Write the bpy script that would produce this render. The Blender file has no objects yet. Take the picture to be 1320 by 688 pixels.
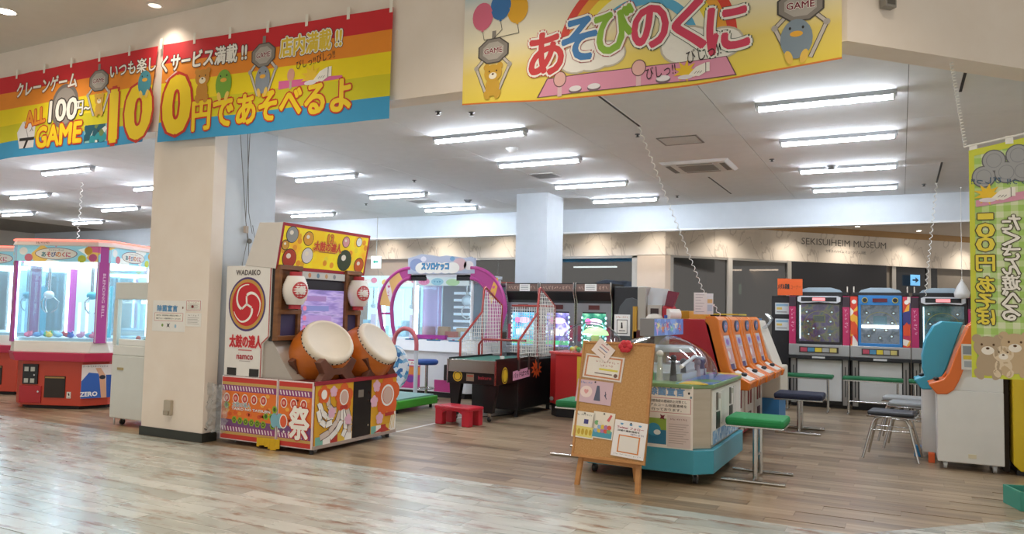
import bpy, bmesh, math, random
import numpy as np
from mathutils import Vector, Matrix

random.seed(7)
SC = bpy.context.scene
COL = SC.collection
PI = math.pi

# ------------------------------------------------------------------ camera
F_PX, YAW, PITCH, ROLL, CAM_H = 979.2, math.radians(-27.13), math.radians(3.37), math.radians(1.247), 1.5
_cy, _sy = math.cos(YAW), math.sin(YAW)
FWD = np.array([_sy*math.cos(PITCH), _cy*math.cos(PITCH), math.sin(PITCH)])
_rt = np.array([_cy, -_sy, 0.0]); _up = np.cross(_rt, FWD)
RGT = math.cos(ROLL)*_rt + math.sin(ROLL)*_up
UPV = -math.sin(ROLL)*_rt + math.cos(ROLL)*_up
cam_d = bpy.data.cameras.new('camera'); cam_d.sensor_width = 36; cam_d.lens = 36*F_PX/1320; cam_d.clip_end = 200
cam = bpy.data.objects.new('camera', cam_d); COL.objects.link(cam)
mw = Matrix.Identity(4)
for i in range(3):
    mw[i][0], mw[i][1], mw[i][2] = RGT[i], UPV[i], -FWD[i]
mw[2][3] = CAM_H
cam.matrix_world = mw
SC.camera = cam

# ------------------------------------------------------------------ world, exposure
w = bpy.data.worlds.new('world'); SC.world = w; w.use_nodes = True
w.node_tree.nodes['Background'].inputs[0].default_value = (1.0, 0.95, 0.89, 1)
w.node_tree.nodes['Background'].inputs[1].default_value = 0.75
SC.view_settings.view_transform = 'Standard'
SC.view_settings.look = 'None'
SC.view_settings.exposure = 0.12
SC.view_settings.gamma = 1.0
SC.view_settings.use_curve_mapping = False
SC.cycles.use_denoising = True
SC.cycles.max_bounces = 8
SC.cycles.transparent_max_bounces = 16
TUBE_STRENGTH = 85.0
DOWNLIGHT_W = 150.0

# ------------------------------------------------------------------ pixel -> place
def ray(px, py):
    return FWD + RGT*((px-660)/F_PX) - UPV*((py-344)/F_PX)
def on_plane(px, py, ax, val):
    d = ray(px, py); o = np.array([0, 0, CAM_H]); t = (val-o[ax])/d[ax]
    return o + t*d
def at_z(px, py, z=0.0): return on_plane(px, py, 2, z)
def at_y(px, py, y): return on_plane(px, py, 1, y)
def at_x(px, py, x): return on_plane(px, py, 0, x)

# ------------------------------------------------------------------ materials
def lin(c):
    if isinstance(c, str):
        c = [int(c[i:i+2], 16)/255 for i in (0, 2, 4)]
    return tuple((x/12.92 if x <= .04045 else ((x+.055)/1.055)**2.4) for x in c) + (1.0,)
_M = {}
def mat(hexc, rough=.5, metal=0.0, em=0.0, var=.05, coat=0.0, scale=6.0, name=None):
    key = (hexc, rough, metal, em, var, coat)
    if key in _M: return _M[key]
    m = bpy.data.materials.new(name or 'paint_%s' % hexc); m.use_nodes = True
    nt = m.node_tree; b = nt.nodes['Principled BSDF']; L = nt.links
    c = lin(hexc)
    b.inputs['Roughness'].default_value = rough; b.inputs['Metallic'].default_value = metal
    b.inputs['Coat Weight'].default_value = coat
    if var > 0:
        tc = nt.nodes.new('ShaderNodeTexCoord'); nz = nt.nodes.new('ShaderNodeTexNoise')
        nz.inputs['Scale'].default_value = scale; nz.inputs['Detail'].default_value = 3
        mr = nt.nodes.new('ShaderNodeMapRange'); mr.inputs['To Min'].default_value = 1-var; mr.inputs['To Max'].default_value = 1+var
        hs = nt.nodes.new('ShaderNodeHueSaturation'); hs.inputs['Color'].default_value = c
        L.new(tc.outputs['Object'], nz.inputs['Vector']); L.new(nz.outputs['Fac'], mr.inputs['Value'])
        L.new(mr.outputs[0], hs.inputs['Value']); L.new(hs.outputs[0], b.inputs['Base Color'])
    else:
        b.inputs['Base Color'].default_value = c
    if em > 0:
        b.inputs['Emission Color'].default_value = c; b.inputs['Emission Strength'].default_value = em
    _M[key] = m
    return m
def ink(hexc): return mat(hexc, .55, var=0)
def chrome(): return mat('c8c8c6', .18, 1.0, var=.04)
def glass(tint='ffffff', gloss=.08, rough=.03, name='clear_pane', milk=0.0, milk_col='e8f2f6'):
    key = ('glass', tint, gloss, milk, milk_col)
    if key in _M: return _M[key]
    m = bpy.data.materials.new(name); m.use_nodes = True; nt = m.node_tree
    nt.nodes.remove(nt.nodes['Principled BSDF']); out = nt.nodes['Material Output']
    t = nt.nodes.new('ShaderNodeBsdfTransparent'); t.inputs[0].default_value = lin(tint)
    g = nt.nodes.new('ShaderNodeBsdfGlossy'); g.inputs['Roughness'].default_value = rough
    mx = nt.nodes.new('ShaderNodeMixShader')
    fr = nt.nodes.new('ShaderNodeMath'); fr.operation = 'POWER'; fr.inputs[1].default_value = 5.0; lw = nt.nodes.new('ShaderNodeLayerWeight'); lw.inputs[0].default_value = .5; nt.links.new(lw.outputs['Facing'], fr.inputs[0])
    ad = nt.nodes.new('ShaderNodeMath'); ad.operation = 'ADD'; ad.inputs[1].default_value = gloss; ad.use_clamp = True
    nt.links.new(fr.outputs[0], ad.inputs[0]); nt.links.new(ad.outputs[0], mx.inputs[0])
    nt.links.new(t.outputs[0], mx.inputs[1]); nt.links.new(g.outputs[0], mx.inputs[2])
    last = mx
    if milk > 0:
        d = nt.nodes.new('ShaderNodeBsdfDiffuse'); d.inputs[0].default_value = lin(milk_col)
        m2 = nt.nodes.new('ShaderNodeMixShader'); m2.inputs[0].default_value = milk
        nt.links.new(mx.outputs[0], m2.inputs[1]); nt.links.new(d.outputs[0], m2.inputs[2]); last = m2
    nt.links.new(last.outputs[0], out.inputs[0])
    _M[key] = m
    return m
def node_mat(name):
    m = bpy.data.materials.new(name); m.use_nodes = True
    return m, m.node_tree, m.node_tree.nodes['Principled BSDF'], m.node_tree.links
def plank_mat(name, width, length, shift, y0, ramp, rough, streak=(1.2, 22, 1), coat=0.0, blotch=None, joint=.35):
    """vinyl planks laid along X: one tone for each plank, grain streaks, dark joints"""
    m, nt, b, L = node_mat(name)
    N = nt.nodes.new
    def math_(op, a, bb=None):
        n = N('ShaderNodeMath'); n.operation = op
        for i, v in enumerate((a, bb)):
            if v is None: continue
            if isinstance(v, (int, float)): n.inputs[i].default_value = v
            else: L.new(v, n.inputs[i])
        return n.outputs[0]
    geo = N('ShaderNodeNewGeometry'); sep = N('ShaderNodeSeparateXYZ'); L.new(geo.outputs['Position'], sep.inputs[0])
    ry = math_('DIVIDE', math_('SUBTRACT', sep.outputs[1], y0), width)
    row = math_('FLOOR', ry)
    cx = math_('DIVIDE', math_('ADD', sep.outputs[0], math_('MULTIPLY', row, shift)), length)
    colm = math_('FLOOR', cx)
    cmb = N('ShaderNodeCombineXYZ'); L.new(row, cmb.inputs[0]); L.new(colm, cmb.inputs[1])
    wn = N('ShaderNodeTexWhiteNoise'); wn.noise_dimensions = '2D'; L.new(cmb.outputs[0], wn.inputs['Vector'])
    mp = N('ShaderNodeMapping'); mp.inputs['Scale'].default_value = streak; L.new(geo.outputs['Position'], mp.inputs[0])
    off = N('ShaderNodeVectorMath'); off.operation = 'ADD'; L.new(mp.outputs[0], off.inputs[0])
    sc3 = N('ShaderNodeVectorMath'); sc3.operation = 'SCALE'; sc3.inputs['Scale'].default_value = 9.0; L.new(wn.outputs['Color'], sc3.inputs[0]); L.new(sc3.outputs[0], off.inputs[1])
    nz = N('ShaderNodeTexNoise'); nz.inputs['Scale'].default_value = 1.0; nz.inputs['Detail'].default_value = 5; L.new(off.outputs[0], nz.inputs['Vector'])
    fac = math_('ADD', math_('MULTIPLY', nz.outputs['Fac'], .75), math_('MULTIPLY', wn.outputs['Value'], .25))
    cr = N('ShaderNodeValToRGB'); L.new(fac, cr.inputs[0])
    e = cr.color_ramp.elements
    while len(e) < len(ramp): e.new(.5)
    for el, (p, c) in zip(e, ramp): el.position = p; el.color = lin(c)
    col = cr.outputs[0]
    if blotch:
        n2 = N('ShaderNodeTexNoise'); n2.inputs['Scale'].default_value = 1.0; n2.inputs['Detail'].default_value = 6; n2.inputs['Roughness'].default_value = .65
        mp2 = N('ShaderNodeMapping'); mp2.inputs['Scale'].default_value = blotch[0]; L.new(geo.outputs['Position'], mp2.inputs[0]); L.new(mp2.outputs[0], n2.inputs['Vector'])
        r2 = N('ShaderNodeMapRange'); r2.inputs['From Min'].default_value = blotch[1]; r2.inputs['From Max'].default_value = blotch[2]; L.new(n2.outputs['Fac'], r2.inputs['Value'])
        mx = N('ShaderNodeMix'); mx.data_type = 'RGBA'; L.new(r2.outputs[0], mx.inputs[0]); L.new(col, mx.inputs[6]); mx.inputs[7].default_value = lin(blotch[3]); col = mx.outputs[2]
    fy = math_('FRACT', ry); ey = math_('MINIMUM', fy, math_('SUBTRACT', 1.0, fy))
    fx = math_('FRACT', cx); ex = math_('MINIMUM', fx, math_('SUBTRACT', 1.0, fx))
    edge = math_('MINIMUM', math_('MULTIPLY', ey, width), math_('MULTIPLY', ex, length))
    er = N('ShaderNodeMapRange'); er.inputs['From Max'].default_value = .003; er.inputs['To Min'].default_value = 1-joint; L.new(edge, er.inputs['Value'])
    mu = N('ShaderNodeMix'); mu.data_type = 'RGBA'; mu.blend_type = 'MULTIPLY'; mu.inputs[0].default_value = 1; L.new(col, mu.inputs[6]); L.new(er.outputs[0], mu.inputs[7])
    L.new(mu.outputs[2], b.inputs['Base Color'])
    rr = N('ShaderNodeMapRange'); rr.inputs['To Min'].default_value = rough-.08; rr.inputs['To Max'].default_value = rough+.08; L.new(nz.outputs['Fac'], rr.inputs['Value']); L.new(rr.outputs[0], b.inputs['Roughness'])
    bp = N('ShaderNodeBump'); bp.inputs['Strength'].default_value = .12; bp.inputs['Distance'].default_value = .004; L.new(nz.outputs['Fac'], bp.inputs['Height']); L.new(bp.outputs[0], b.inputs['Normal'])
    b.inputs['Coat Weight'].default_value = coat; b.inputs['Coat Roughness'].default_value = .15
    return m
def noise_mat(name, ramp, scale=(1, 1, 1), rough=.6, detail=5, bump=0.0, em=0.0, coords='Object', distortion=0.0, metal=0.0, vor=False):
    m, nt, b, L = node_mat(name)
    N = nt.nodes.new
    tc = N('ShaderNodeTexCoord'); mp = N('ShaderNodeMapping'); mp.inputs['Scale'].default_value = scale
    if vor:
        nz = N('ShaderNodeTexVoronoi'); o = nz.outputs['Color']; nz.inputs['Scale'].default_value = 1
        sp = N('ShaderNodeSeparateColor'); L.new(o, sp.inputs[0]); o = sp.outputs[0]
    else:
        nz = N('ShaderNodeTexNoise'); nz.inputs['Scale'].default_value = 1; nz.inputs['Detail'].default_value = detail; nz.inputs['Distortion'].default_value = distortion; o = nz.outputs['Fac']
    L.new(tc.outputs[coords], mp.inputs[0]); L.new(mp.outputs[0], nz.inputs['Vector'])
    cr = N('ShaderNodeValToRGB'); L.new(o, cr.inputs[0])
    e = cr.color_ramp.elements
    while len(e) < len(ramp): e.new(.5)
    for el, (p, c) in zip(e, ramp): el.position = p; el.color = lin(c)
    if vor: cr.color_ramp.interpolation = 'CONSTANT'
    L.new(cr.outputs[0], b.inputs['Base Color']); b.inputs['Roughness'].default_value = rough; b.inputs['Metallic'].default_value = metal
    if em:
        L.new(cr.outputs[0], b.inputs['Emission Color']); b.inputs['Emission Strength'].default_value = em
    if bump:
        bp = N('ShaderNodeBump'); bp.inputs['Strength'].default_value = bump; L.new(nz.outputs[0], bp.inputs['Height']); L.new(bp.outputs[0], b.inputs['Normal'])
    return m

# ------------------------------------------------------------------ text outlines as flat meshes
_T = {}
def glyphs(s, bold=0.0, res=2):
    """flat triangles of a line of writing; bottom-left at 0,0, height 1 = glyph box height"""
    key = (s, bold, res)
    if key in _T: return _T[key]
    c = bpy.data.curves.new('t', 'FONT'); c.body = s; c.resolution_u = res; c.offset = bold; c.size = 1
    o = bpy.data.objects.new('t', c); COL.objects.link(o)
    bpy.context.view_layer.update()
    ev = o.evaluated_get(bpy.context.evaluated_depsgraph_get()); me = ev.to_mesh()
    n = len(me.vertices); co = np.zeros(n*3); me.vertices.foreach_get('co', co); co = co.reshape(-1, 3)[:, :2].copy()
    fs = [tuple(p.vertices) for p in me.polygons]
    ev.to_mesh_clear(); bpy.data.objects.remove(o); bpy.data.curves.remove(c)
    _T[key] = (co, fs)
    return _T[key]

# ------------------------------------------------------------------ mesh builder
class MB:
    def __init__(s, T=None): s.v = []; s.f = []; s.m = []; s.s = []; s.mats = []; s.T = T
    def mi(s, m):
        if m not in s.mats: s.mats.append(m)
        return s.mats.index(m)
    def add(s, vs, fs, m, smooth=False):
        o = len(s.v)
        if s.T is not None: vs = [tuple(s.T @ Vector(p)) for p in vs]
        s.v += [tuple(map(float, p)) for p in vs]
        k = s.mi(m)
        for f in fs: s.f.append(tuple(i+o for i in f)); s.m.append(k); s.s.append(smooth)
        return s
    def box(s, x0, x1, y0, y1, z0, z1, m):
        vs = [(x, y, z) for z in (z0, z1) for y in (y0, y1) for x in (x0, x1)]
        return s.add(vs, [(0, 2, 3, 1), (4, 5, 7, 6), (0, 1, 5, 4), (2, 6, 7, 3), (0, 4, 6, 2), (1, 3, 7, 5)], m)
    def prism(s, poly, a0, a1, axis, m, smooth=False, top=None):
        """poly extruded along axis; top = optional scaled polygon at a1"""
        n = len(poly); P2 = top or poly
        def mk(u, v, a): return {'x': (a, u, v), 'y': (u, a, v), 'z': (u, v, a)}[axis]
        vs = [mk(u, v, a0) for u, v in poly] + [mk(u, v, a1) for u, v in P2]
        s.add(vs, [tuple(range(n)), tuple(range(2*n-1, n-1, -1))], m)
        o = len(s.v)-2*n; k = s.mi(m)
        for i in range(n):
            j = (i+1) % n
            s.f.append((o+i, o+j, o+n+j, o+n+i)); s.m.append(k); s.s.append(smooth)
        return s
    def cyl(s, p0, p1, r, m, n=12, r2=None, caps=True):
        p0, p1 = Vector(p0), Vector(p1); d = (p1-p0).normalized()
        a = d.orthogonal().normalized(); b = d.cross(a); r2 = r if r2 is None else r2
        vs = []
        for p, rr in ((p0, r), (p1, r2)):
            for i in range(n):
                t = 2*PI*i/n; vs.append(p + a*(rr*math.cos(t)) + b*(rr*math.sin(t)))
        s.add(vs, [(i, (i+1) % n, n+(i+1) % n, n+i) for i in range(n)], m, True)
        if caps:
            s.add(vs, [tuple(range(n))[::-1], tuple(range(n, 2*n))], m)
        return s
    def tube(s, pts, r, m, n=8, closed=False):
        pts = [Vector(p) for p in pts]; k = len(pts); vs = []; prev = None
        for i, p in enumerate(pts):
            if closed: d = pts[(i+1) % k]-pts[i-1]
            else: d = pts[min(i+1, k-1)]-pts[max(i-1, 0)]
            d.normalize()
            a = d.orthogonal().normalized() if prev is None else (prev - d*prev.dot(d)).normalized()
            prev = a; b = d.cross(a)
            for j in range(n):
                t = 2*PI*j/n; vs.append(p + a*(r*math.cos(t)) + b*(r*math.sin(t)))
        fs = [(i*n+j, i*n+(j+1) % n, ((i+1) % k)*n+(j+1) % n, ((i+1) % k)*n+j) for i in range(k if closed else k-1) for j in range(n)]
        s.add(vs, fs, m, True)
        if not closed: s.add(vs, [tuple(range(n))[::-1], tuple(range((k-1)*n, k*n))], m)
        return s
    def lathe(s, prof, m, n=24, T=None, a0=0, a1=2*PI):
        full = abs(a1-a0-2*PI) < 1e-6; k = n if full else n+1
        vs = []
        for r, z in prof:
            for i in range(k):
                t = a0+(a1-a0)*i/n; p = Vector((r*math.cos(t), r*math.sin(t), z)); vs.append(T @ p if T else p)
        fs = [(a*k+i, a*k+(i+1) % k, (a+1)*k+(i+1) % k, (a+1)*k+i) for a in range(len(prof)-1) for i in range(n)]
        return s.add(vs, fs, m, True)
    def ball(s, c, r, m, nu=12, nv=8, v0=-PI/2, v1=PI/2, T=None):
        r = r if isinstance(r, (tuple, list)) else (r, r, r)
        prof = []
        vs = []
        for j in range(nv+1):
            v = v0+(v1-v0)*j/nv
            for i in range(nu):
                u = 2*PI*i/nu; p = Vector((c[0]+r[0]*math.cos(v)*math.cos(u), c[1]+r[1]*math.cos(v)*math.sin(u), c[2]+r[2]*math.sin(v)))
                vs.append(T @ p if T else p)
        return s.add(vs, [(a*nu+i, a*nu+(i+1) % nu, (a+1)*nu+(i+1) % nu, (a+1)*nu+i) for a in range(nv) for i in range(nu)], m, True)
    def quad(s, pts, m): return s.add(pts, [tuple(range(len(pts)))], m)
    def build(s, name, parent=None, bevel=0.0, label=None, fix=True):
        me = bpy.data.meshes.new(name); me.from_pydata(s.v, [], s.f)
        for m in s.mats: me.materials.append(m)
        me.polygons.foreach_set('material_index', s.m); me.polygons.foreach_set('use_smooth', s.s)
        if fix:
            bm = bmesh.new(); bm.from_mesh(me); bmesh.ops.remove_doubles(bm, verts=bm.verts, dist=1e-6) if bevel else None
            bmesh.ops.recalc_face_normals(bm, faces=bm.faces); bm.to_mesh(me); bm.free()
        me.update()
        o = bpy.data.objects.new(name, me); COL.objects.link(o); o.parent = parent
        if bevel:
            bv = o.modifiers.new('bevel', 'BEVEL'); bv.width = bevel; bv.segments = 2; bv.limit_method = 'ANGLE'; bv.angle_limit = math.radians(40)
        if label: o['label'] = label
        return o

class Face:
    """a printed face: origin, right and up vectors (thing's own space); shapes are laid 1.2 mm apart per layer"""
    def __init__(s, mb, O, U, V, step=.0012, warp=None):
        s.mb = mb; s.O = Vector(O); s.U = Vector(U).normalized(); s.V = Vector(V).normalized(); s.N = s.U.cross(s.V); s.step = step; s.warp = warp
    def p(s, u, v, k=1):
        q = s.O + s.U*u + s.V*v + s.N*(s.step*k)
        return s.warp(q, u, v) if s.warp else q
    def poly(s, pts, m, k=1): s.mb.add([s.p(u, v, k) for u, v in pts], [tuple(range(len(pts)))], m); return s
    def rect(s, u0, v0, u1, v1, m, k=1, nu=1):
        for i in range(nu):
            a = u0+(u1-u0)*i/nu; b = u0+(u1-u0)*(i+1)/nu
            s.poly([(a, v0), (b, v0), (b, v1), (a, v1)], m, k)
        return s
    def ell(s, cu, cv, ru, rv, m, k=1, n=20, rot=0.0, a0=0, a1=2*PI):
        pts = []
        full = abs(a1-a0) > 6.28
        for i in range(n if full else n+1):
            t = a0+(a1-a0)*i/n; x, y = ru*math.cos(t), rv*math.sin(t)
            pts.append((cu+x*math.cos(rot)-y*math.sin(rot), cv+x*math.sin(rot)+y*math.cos(rot)))
        return s.poly(pts, m, k)
    def ring(s, cu, cv, r0, r1, m, k=1, n=28, a0=0, a1=2*PI, sq=1.0):
        for i in range(n):
            t0 = a0+(a1-a0)*i/n; t1 = a0+(a1-a0)*(i+1)/n
            s.poly([(cu+r0*math.cos(t0), cv+sq*r0*math.sin(t0)), (cu+r1*math.cos(t0), cv+sq*r1*math.sin(t0)), (cu+r1*math.cos(t1), cv+sq*r1*math.sin(t1)), (cu+r0*math.cos(t1), cv+sq*r0*math.sin(t1))], m, k)
        return s
    def star(s, cu, cv, r0, r1, n, m, k=1, rot=0.0, sq=1.0):
        pts = []
        for i in range(2*n):
            t = rot+PI*i/n; r = r1 if i % 2 else r0; pts.append((cu+r*math.cos(t), cv+sq*r*math.sin(t)))
        # fan from the centre so a concave outline fills well
        vs = [s.p(cu, cv, k)] + [s.p(u, v, k) for u, v in pts]; q = len(pts)
        s.mb.add(vs, [(0, 1+i, 1+(i+1) % q) for i in range(q)], m); return s
    def line(s, pts, wd, m, k=1):
        for (a, b) in zip(pts[:-1], pts[1:]):
            d = Vector((b[0]-a[0], b[1]-a[1])); L = d.length or 1; nx, ny = -d.y/L*wd/2, d.x/L*wd/2
            s.poly([(a[0]-nx, a[1]-ny), (b[0]-nx, b[1]-ny), (b[0]+nx, b[1]+ny), (a[0]+nx, a[1]+ny)], m, k)
        return s
    def text(s, t, cu, cv, h, m, k=2, w=None, bold=.012, out=None, ow=.05, rot=0.0, mirror=False, out2=None, ow2=.1, res=2):
        """writing centred at cu, cv, h high (and w wide), with up to two outlines behind it"""
        base, _ = glyphs(t, 0.0, res); lo = base.min(0); hi = base.max(0)
        sy_ = h/(hi[1]-lo[1]); sx_ = (w/(hi[0]-lo[0])) if w else sy_
        cx, cyy = (lo[0]+hi[0])/2, (lo[1]+hi[1])/2
        co, fs = glyphs(t, 0.0, res)
        def lay(mm, rad, kk, n):
            """the glyphs in one colour, thickened by rad: copies set around, each a hair above the last"""
            shifts = [(0, 0)] + ([(rad*math.cos(2*PI*i/n), rad*math.sin(2*PI*i/n)) for i in range(n)] if rad > .004 else [])
            for q, (dx, dy) in enumerate(shifts):
                vs = []
                for x, y in co:
                    u, v = ((x-cx)*sx_+dx*sy_)*(-1 if mirror else 1), (y-cyy)*sy_+dy*sy_
                    vs.append(s.p(cu+u*math.cos(rot)-v*math.sin(rot), cv+u*math.sin(rot)+v*math.cos(rot), kk+.025*q))
                s.mb.add(vs, fs, mm)
        if out2: lay(out2, bold+ow2, k-1.2, 10)
        if out: lay(out, bold+ow, k-.7, 8)
        lay(m, bold, k-.3, 6)
        return s

def strokes(f, cu, cv, w, h, m, n, k=2, seed=1, rot=0.0, th=.16):
    """a row of n brush-stroke marks where the photo's lettering is too small to read"""
    r = random.Random(seed); c, s_ = math.cos(rot), math.sin(rot)
    for i in range(n):
        u0 = -w/2+w*(i+.5)/n; g = w/n*.8
        for q in range(3):
            a = (u0+g*r.uniform(-.5, .5), h*r.uniform(-.5, .5)); b = (u0+g*r.uniform(-.5, .5), h*r.uniform(-.5, .5))
            f.line([(cu+a[0]*c-a[1]*s_, cv+a[0]*s_+a[1]*c), (cu+b[0]*c-b[1]*s_, cv+b[0]*s_+b[1]*c)], h*th, m, k+.04*q)
def tag(o, label, cat, group=None):
    o['label'] = label; o['category'] = cat
    if group: o['group'] = group
    return o
def thing(name, label, cat, loc=(0, 0, 0), rz=0.0, group=None):
    o = bpy.data.objects.new(name, None); COL.objects.link(o); o.empty_display_size = .1
    o.location = loc; o.rotation_euler = (0, 0, rz)
    return tag(o, label, cat, group)
def struct(o):
    o['kind'] = 'structure'; return o
def copy_tree(o, parent=None):
    c = o.copy(); COL.objects.link(c)
    if parent is not None: c.parent = parent
    for ch in list(o.children): copy_tree(ch, c)
    return c
def wave_pts(a, b, n, amp, turns):
    """a coiled cord from a to b"""
    a, b = Vector(a), Vector(b); d = b-a; u = d.normalized(); p = u.orthogonal().normalized(); q = u.cross(p)
    return [a+d*(i/n)+p*(amp*math.cos(2*PI*turns*i/n))+q*(amp*math.sin(2*PI*turns*i/n)) for i in range(n+1)]
# ================================================================== the shell
FRONT_Y, CEIL_Z, HEAD_Z, MALL_Z, BACK_Y, SOFF_Z = 5.92, 3.60, 3.52, 4.90, 14.2, 3.14
CORNER_X = -0.33
cream = noise_mat('cream_wallpaper', [(.3, 'ecdfd1'), (.7, 'f1e6da')], (3, 3, 3), .8, bump=.05)
white_paint = mat('d3dae0', .75, name='white_paint')
ceil_mat = mat('e2e3e3', .85, name='ceiling_board')
dark = mat('1b1b1d', .5, name='black_gloss')
wood_floor = plank_mat('wood_vinyl', .15, .92, .37, FRONT_Y, [(.25, '6a5844'), (.42, '8c775d'), (.58, 'a58f73'), (.78, 'baa78b')], .33, (.9, 14, 1), coat=.15)
walk_floor = plank_mat('weathered_vinyl', .18, 1.21, .47, FRONT_Y, [(.25, '9fa29a'), (.45, 'b2b5ac'), (.6, 'c6c8c0'), (.8, 'd6d7cf')], .27, (1.3, 4.5, 1), coat=.3, blotch=((2.2, 9, 1), .53, .66, '8f725f'), joint=.22)

fl = MB().quad([(-24, FRONT_Y, -.003), (CORNER_X, FRONT_Y, -.003), (6, FRONT_Y+6-CORNER_X, -.003), (6, 30, -.003), (-24, 30, -.003)], wood_floor).build('floor')
struct(fl)
wk = MB().quad([(-24, -5, -.003), (8, -5, -.003), (8, FRONT_Y+8-CORNER_X, -.003), (CORNER_X, FRONT_Y, -.003), (-24, FRONT_Y, -.003)], walk_floor).build('floor_walkway')
struct(wk)
def lay_planks(parent, width, length, shift, rows, xr, m, keep, seed_row=0):
    first = None
    for r in rows:
        c0 = math.floor((xr[0]+r*shift)/length); c1 = math.ceil((xr[1]+r*shift)/length)
        for c in range(c0, c1):
            x0 = c*length-r*shift; y0 = FRONT_Y+r*width
            if not keep(x0, x0+length, y0, y0+width): continue
            if first is None:
                g = .0012
                first = MB().box(g, length-g, g, width-g, -.003, 0, m).build('plank', parent)
                o = first
            else:
                o = bpy.data.objects.new('plank', first.data); COL.objects.link(o); o.parent = parent
            o.location = (x0, y0, 0)
lay_planks(fl, .15, .92, .37, range(0, 20), (-11.5, 2.2), wood_floor,
           lambda a, b, c, d: b-CORNER_X < (c-FRONT_Y) and not (b < -6.2 and c > 7.3) and not (c > 7.6 and b < -4.5))
lay_planks(wk, .18, 1.21, .47, range(-16, 0), (-10.5, .6), walk_floor, lambda a, b, c, d: a > -10.6+(FRONT_Y-d)*1.5 and b < .3+(FRONT_Y-d)*.05)

# arcade ceiling: backing and the boards below it
def inner(poly):
    """keep the part of a plan outline that lies behind the slanted header"""
    f = lambda p: (p[1]-FRONT_Y-.32)-(p[0]-CORNER_X)
    out = []
    for a, b in zip(poly, poly[1:]+poly[:1]):
        fa, fb = f(a), f(b)
        if fa >= 0: out.append(a)
        if fa*fb < 0: k = fa/(fa-fb); out.append((a[0]+(b[0]-a[0])*k, a[1]+(b[1]-a[1])*k))
    return out
cb = struct(MB().prism(inner([(-24, FRONT_Y+.2), (8, FRONT_Y+.2), (8, BACK_Y+.2), (-24, BACK_Y+.2)]), CEIL_Z+.012, CEIL_Z+.06, 'z', mat('8f8d88', .9)).build('ceiling'))
first = None
for i in range(-12, 4):
    for j in range(3):
        x0, y0, ln = .075+1.715*i, FRONT_Y+.24+2.68*j, 2.68
        if i >= -1:
            pl = inner([(x0+.003, y0+.002), (x0+1.712, y0+.002), (x0+1.712, y0+ln-.002), (x0+.003, y0+ln-.002)])
            if len(pl) > 2: MB().prism(pl, CEIL_Z, CEIL_Z+.012, 'z', ceil_mat).build('ceiling_panel', cb)
            continue
        if first is None:
            first = MB().box(.003, 1.712, .002, ln-.002, 0, .012, ceil_mat).build('ceiling_panel', cb); o = first
        else:
            o = bpy.data.objects.new('ceiling_panel', first.data); COL.objects.link(o); o.parent = cb
        o.location = (x0, y0, CEIL_Z)
struct(MB().quad([(-24, -5, MALL_Z), (-24, FRONT_Y, MALL_Z), (CORNER_X, FRONT_Y, MALL_Z), (8, FRONT_Y+8-CORNER_X, MALL_Z), (8, -5, MALL_Z)], mat('d9d3c8', .85)).build('ceiling_mall'))
# header over the shop front, straight and then turning back at 45 degrees
t = .24
hp = [(-24, FRONT_Y), (CORNER_X, FRONT_Y), (6, FRONT_Y+6-CORNER_X), (6-t*.707, FRONT_Y+6-CORNER_X+t*.707), (CORNER_X-t*.414, FRONT_Y+t), (-24, FRONT_Y+t)]
hb = MB().prism(hp, HEAD_Z, MALL_Z+.01, 'z', cream)
struct(hb.build('wall_header'))
# pillar on the front line with its dark skirting
PX0, PX1 = -7.80, -6.80
struct(MB().box(PX0, PX1, FRONT_Y+.02, FRONT_Y+.20, .09, HEAD_Z+.02, cream).build('wall_pillar', bevel=.006))
struct(MB().box(PX0-.012, PX1+.012, FRONT_Y+.008, FRONT_Y+.212, 0, .1, mat('2f332e', .5)).build('baseboard_pillar'))
struct(MB().box(-7.76, -6.84, 6.12, 6.93, 0, CEIL_Z+.012, white_paint).build('wall_column', bevel=.004))
struct(MB().box(-6.1, -5.49, 12.03, 12.73, 0, CEIL_Z+.012, white_paint).build('wall_column', bevel=.004))
# soffit closing the arcade at the back
struct(MB().box(-24, 8, BACK_Y, BACK_Y+.2, SOFF_Z, CEIL_Z+.05, white_paint).build('wall_soffit'))
struct(MB().box(-24, 8, BACK_Y-.012, BACK_Y+.212, SOFF_Z-.03, SOFF_Z, mat('f2f4f5', .5)).build('trim_1'))

# ------------------------------------------------------------------ the showroom across the far corridor
marble = noise_mat('veined_stone', [(.3, 'ddd4c8'), (.485, 'e6ddd1'), (.5, 'c3b9ae'), (.515, 'e3dace'), (.7, 'eae2d7')], (1.3, 1.3, 1.0), .35, 6, distortion=.9, coords='Object')
taupe = mat('b9aca0', .7); beige = mat('d8c8b8', .75)
WY, FZ0, FZ1, KX = 16.0, 2.80, 3.47, -4.5          # flat part of the wall up to KX, then 45 degrees back
s2 = math.sqrt(.5)
D = Matrix.Translation((KX, WY, 0)) @ Matrix.Rotation(PI/4, 4, 'Z')   # local x runs along the slanted wall
struct(MB().box(-24, KX, BACK_Y+.2, WY+.3, FZ1+.14, FZ1+.2, mat('d9d4cc', .8)).quad([(KX, BACK_Y+.2, FZ1+.14), (12, BACK_Y+.2, FZ1+.14), (12, WY+16.5, FZ1+.14), (KX, WY, FZ1+.14)], mat('d9d4cc', .8)).build('ceiling_corridor'))
fas = struct(MB().box(-24, KX, WY+.02, WY+.3, FZ0, FZ1+.16, mat('b08c5c', .7)).build('wall_fascia'))
fas2 = MB(D).box(0, 14, .02, .3, FZ0, FZ1, mat('a39a90', .7)).box(0, 14, -.02, .3, FZ1, FZ1+.15, mat('b08c5c', .6)).build('wall_fascia_slanted'); struct(fas2)
first = None
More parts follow.
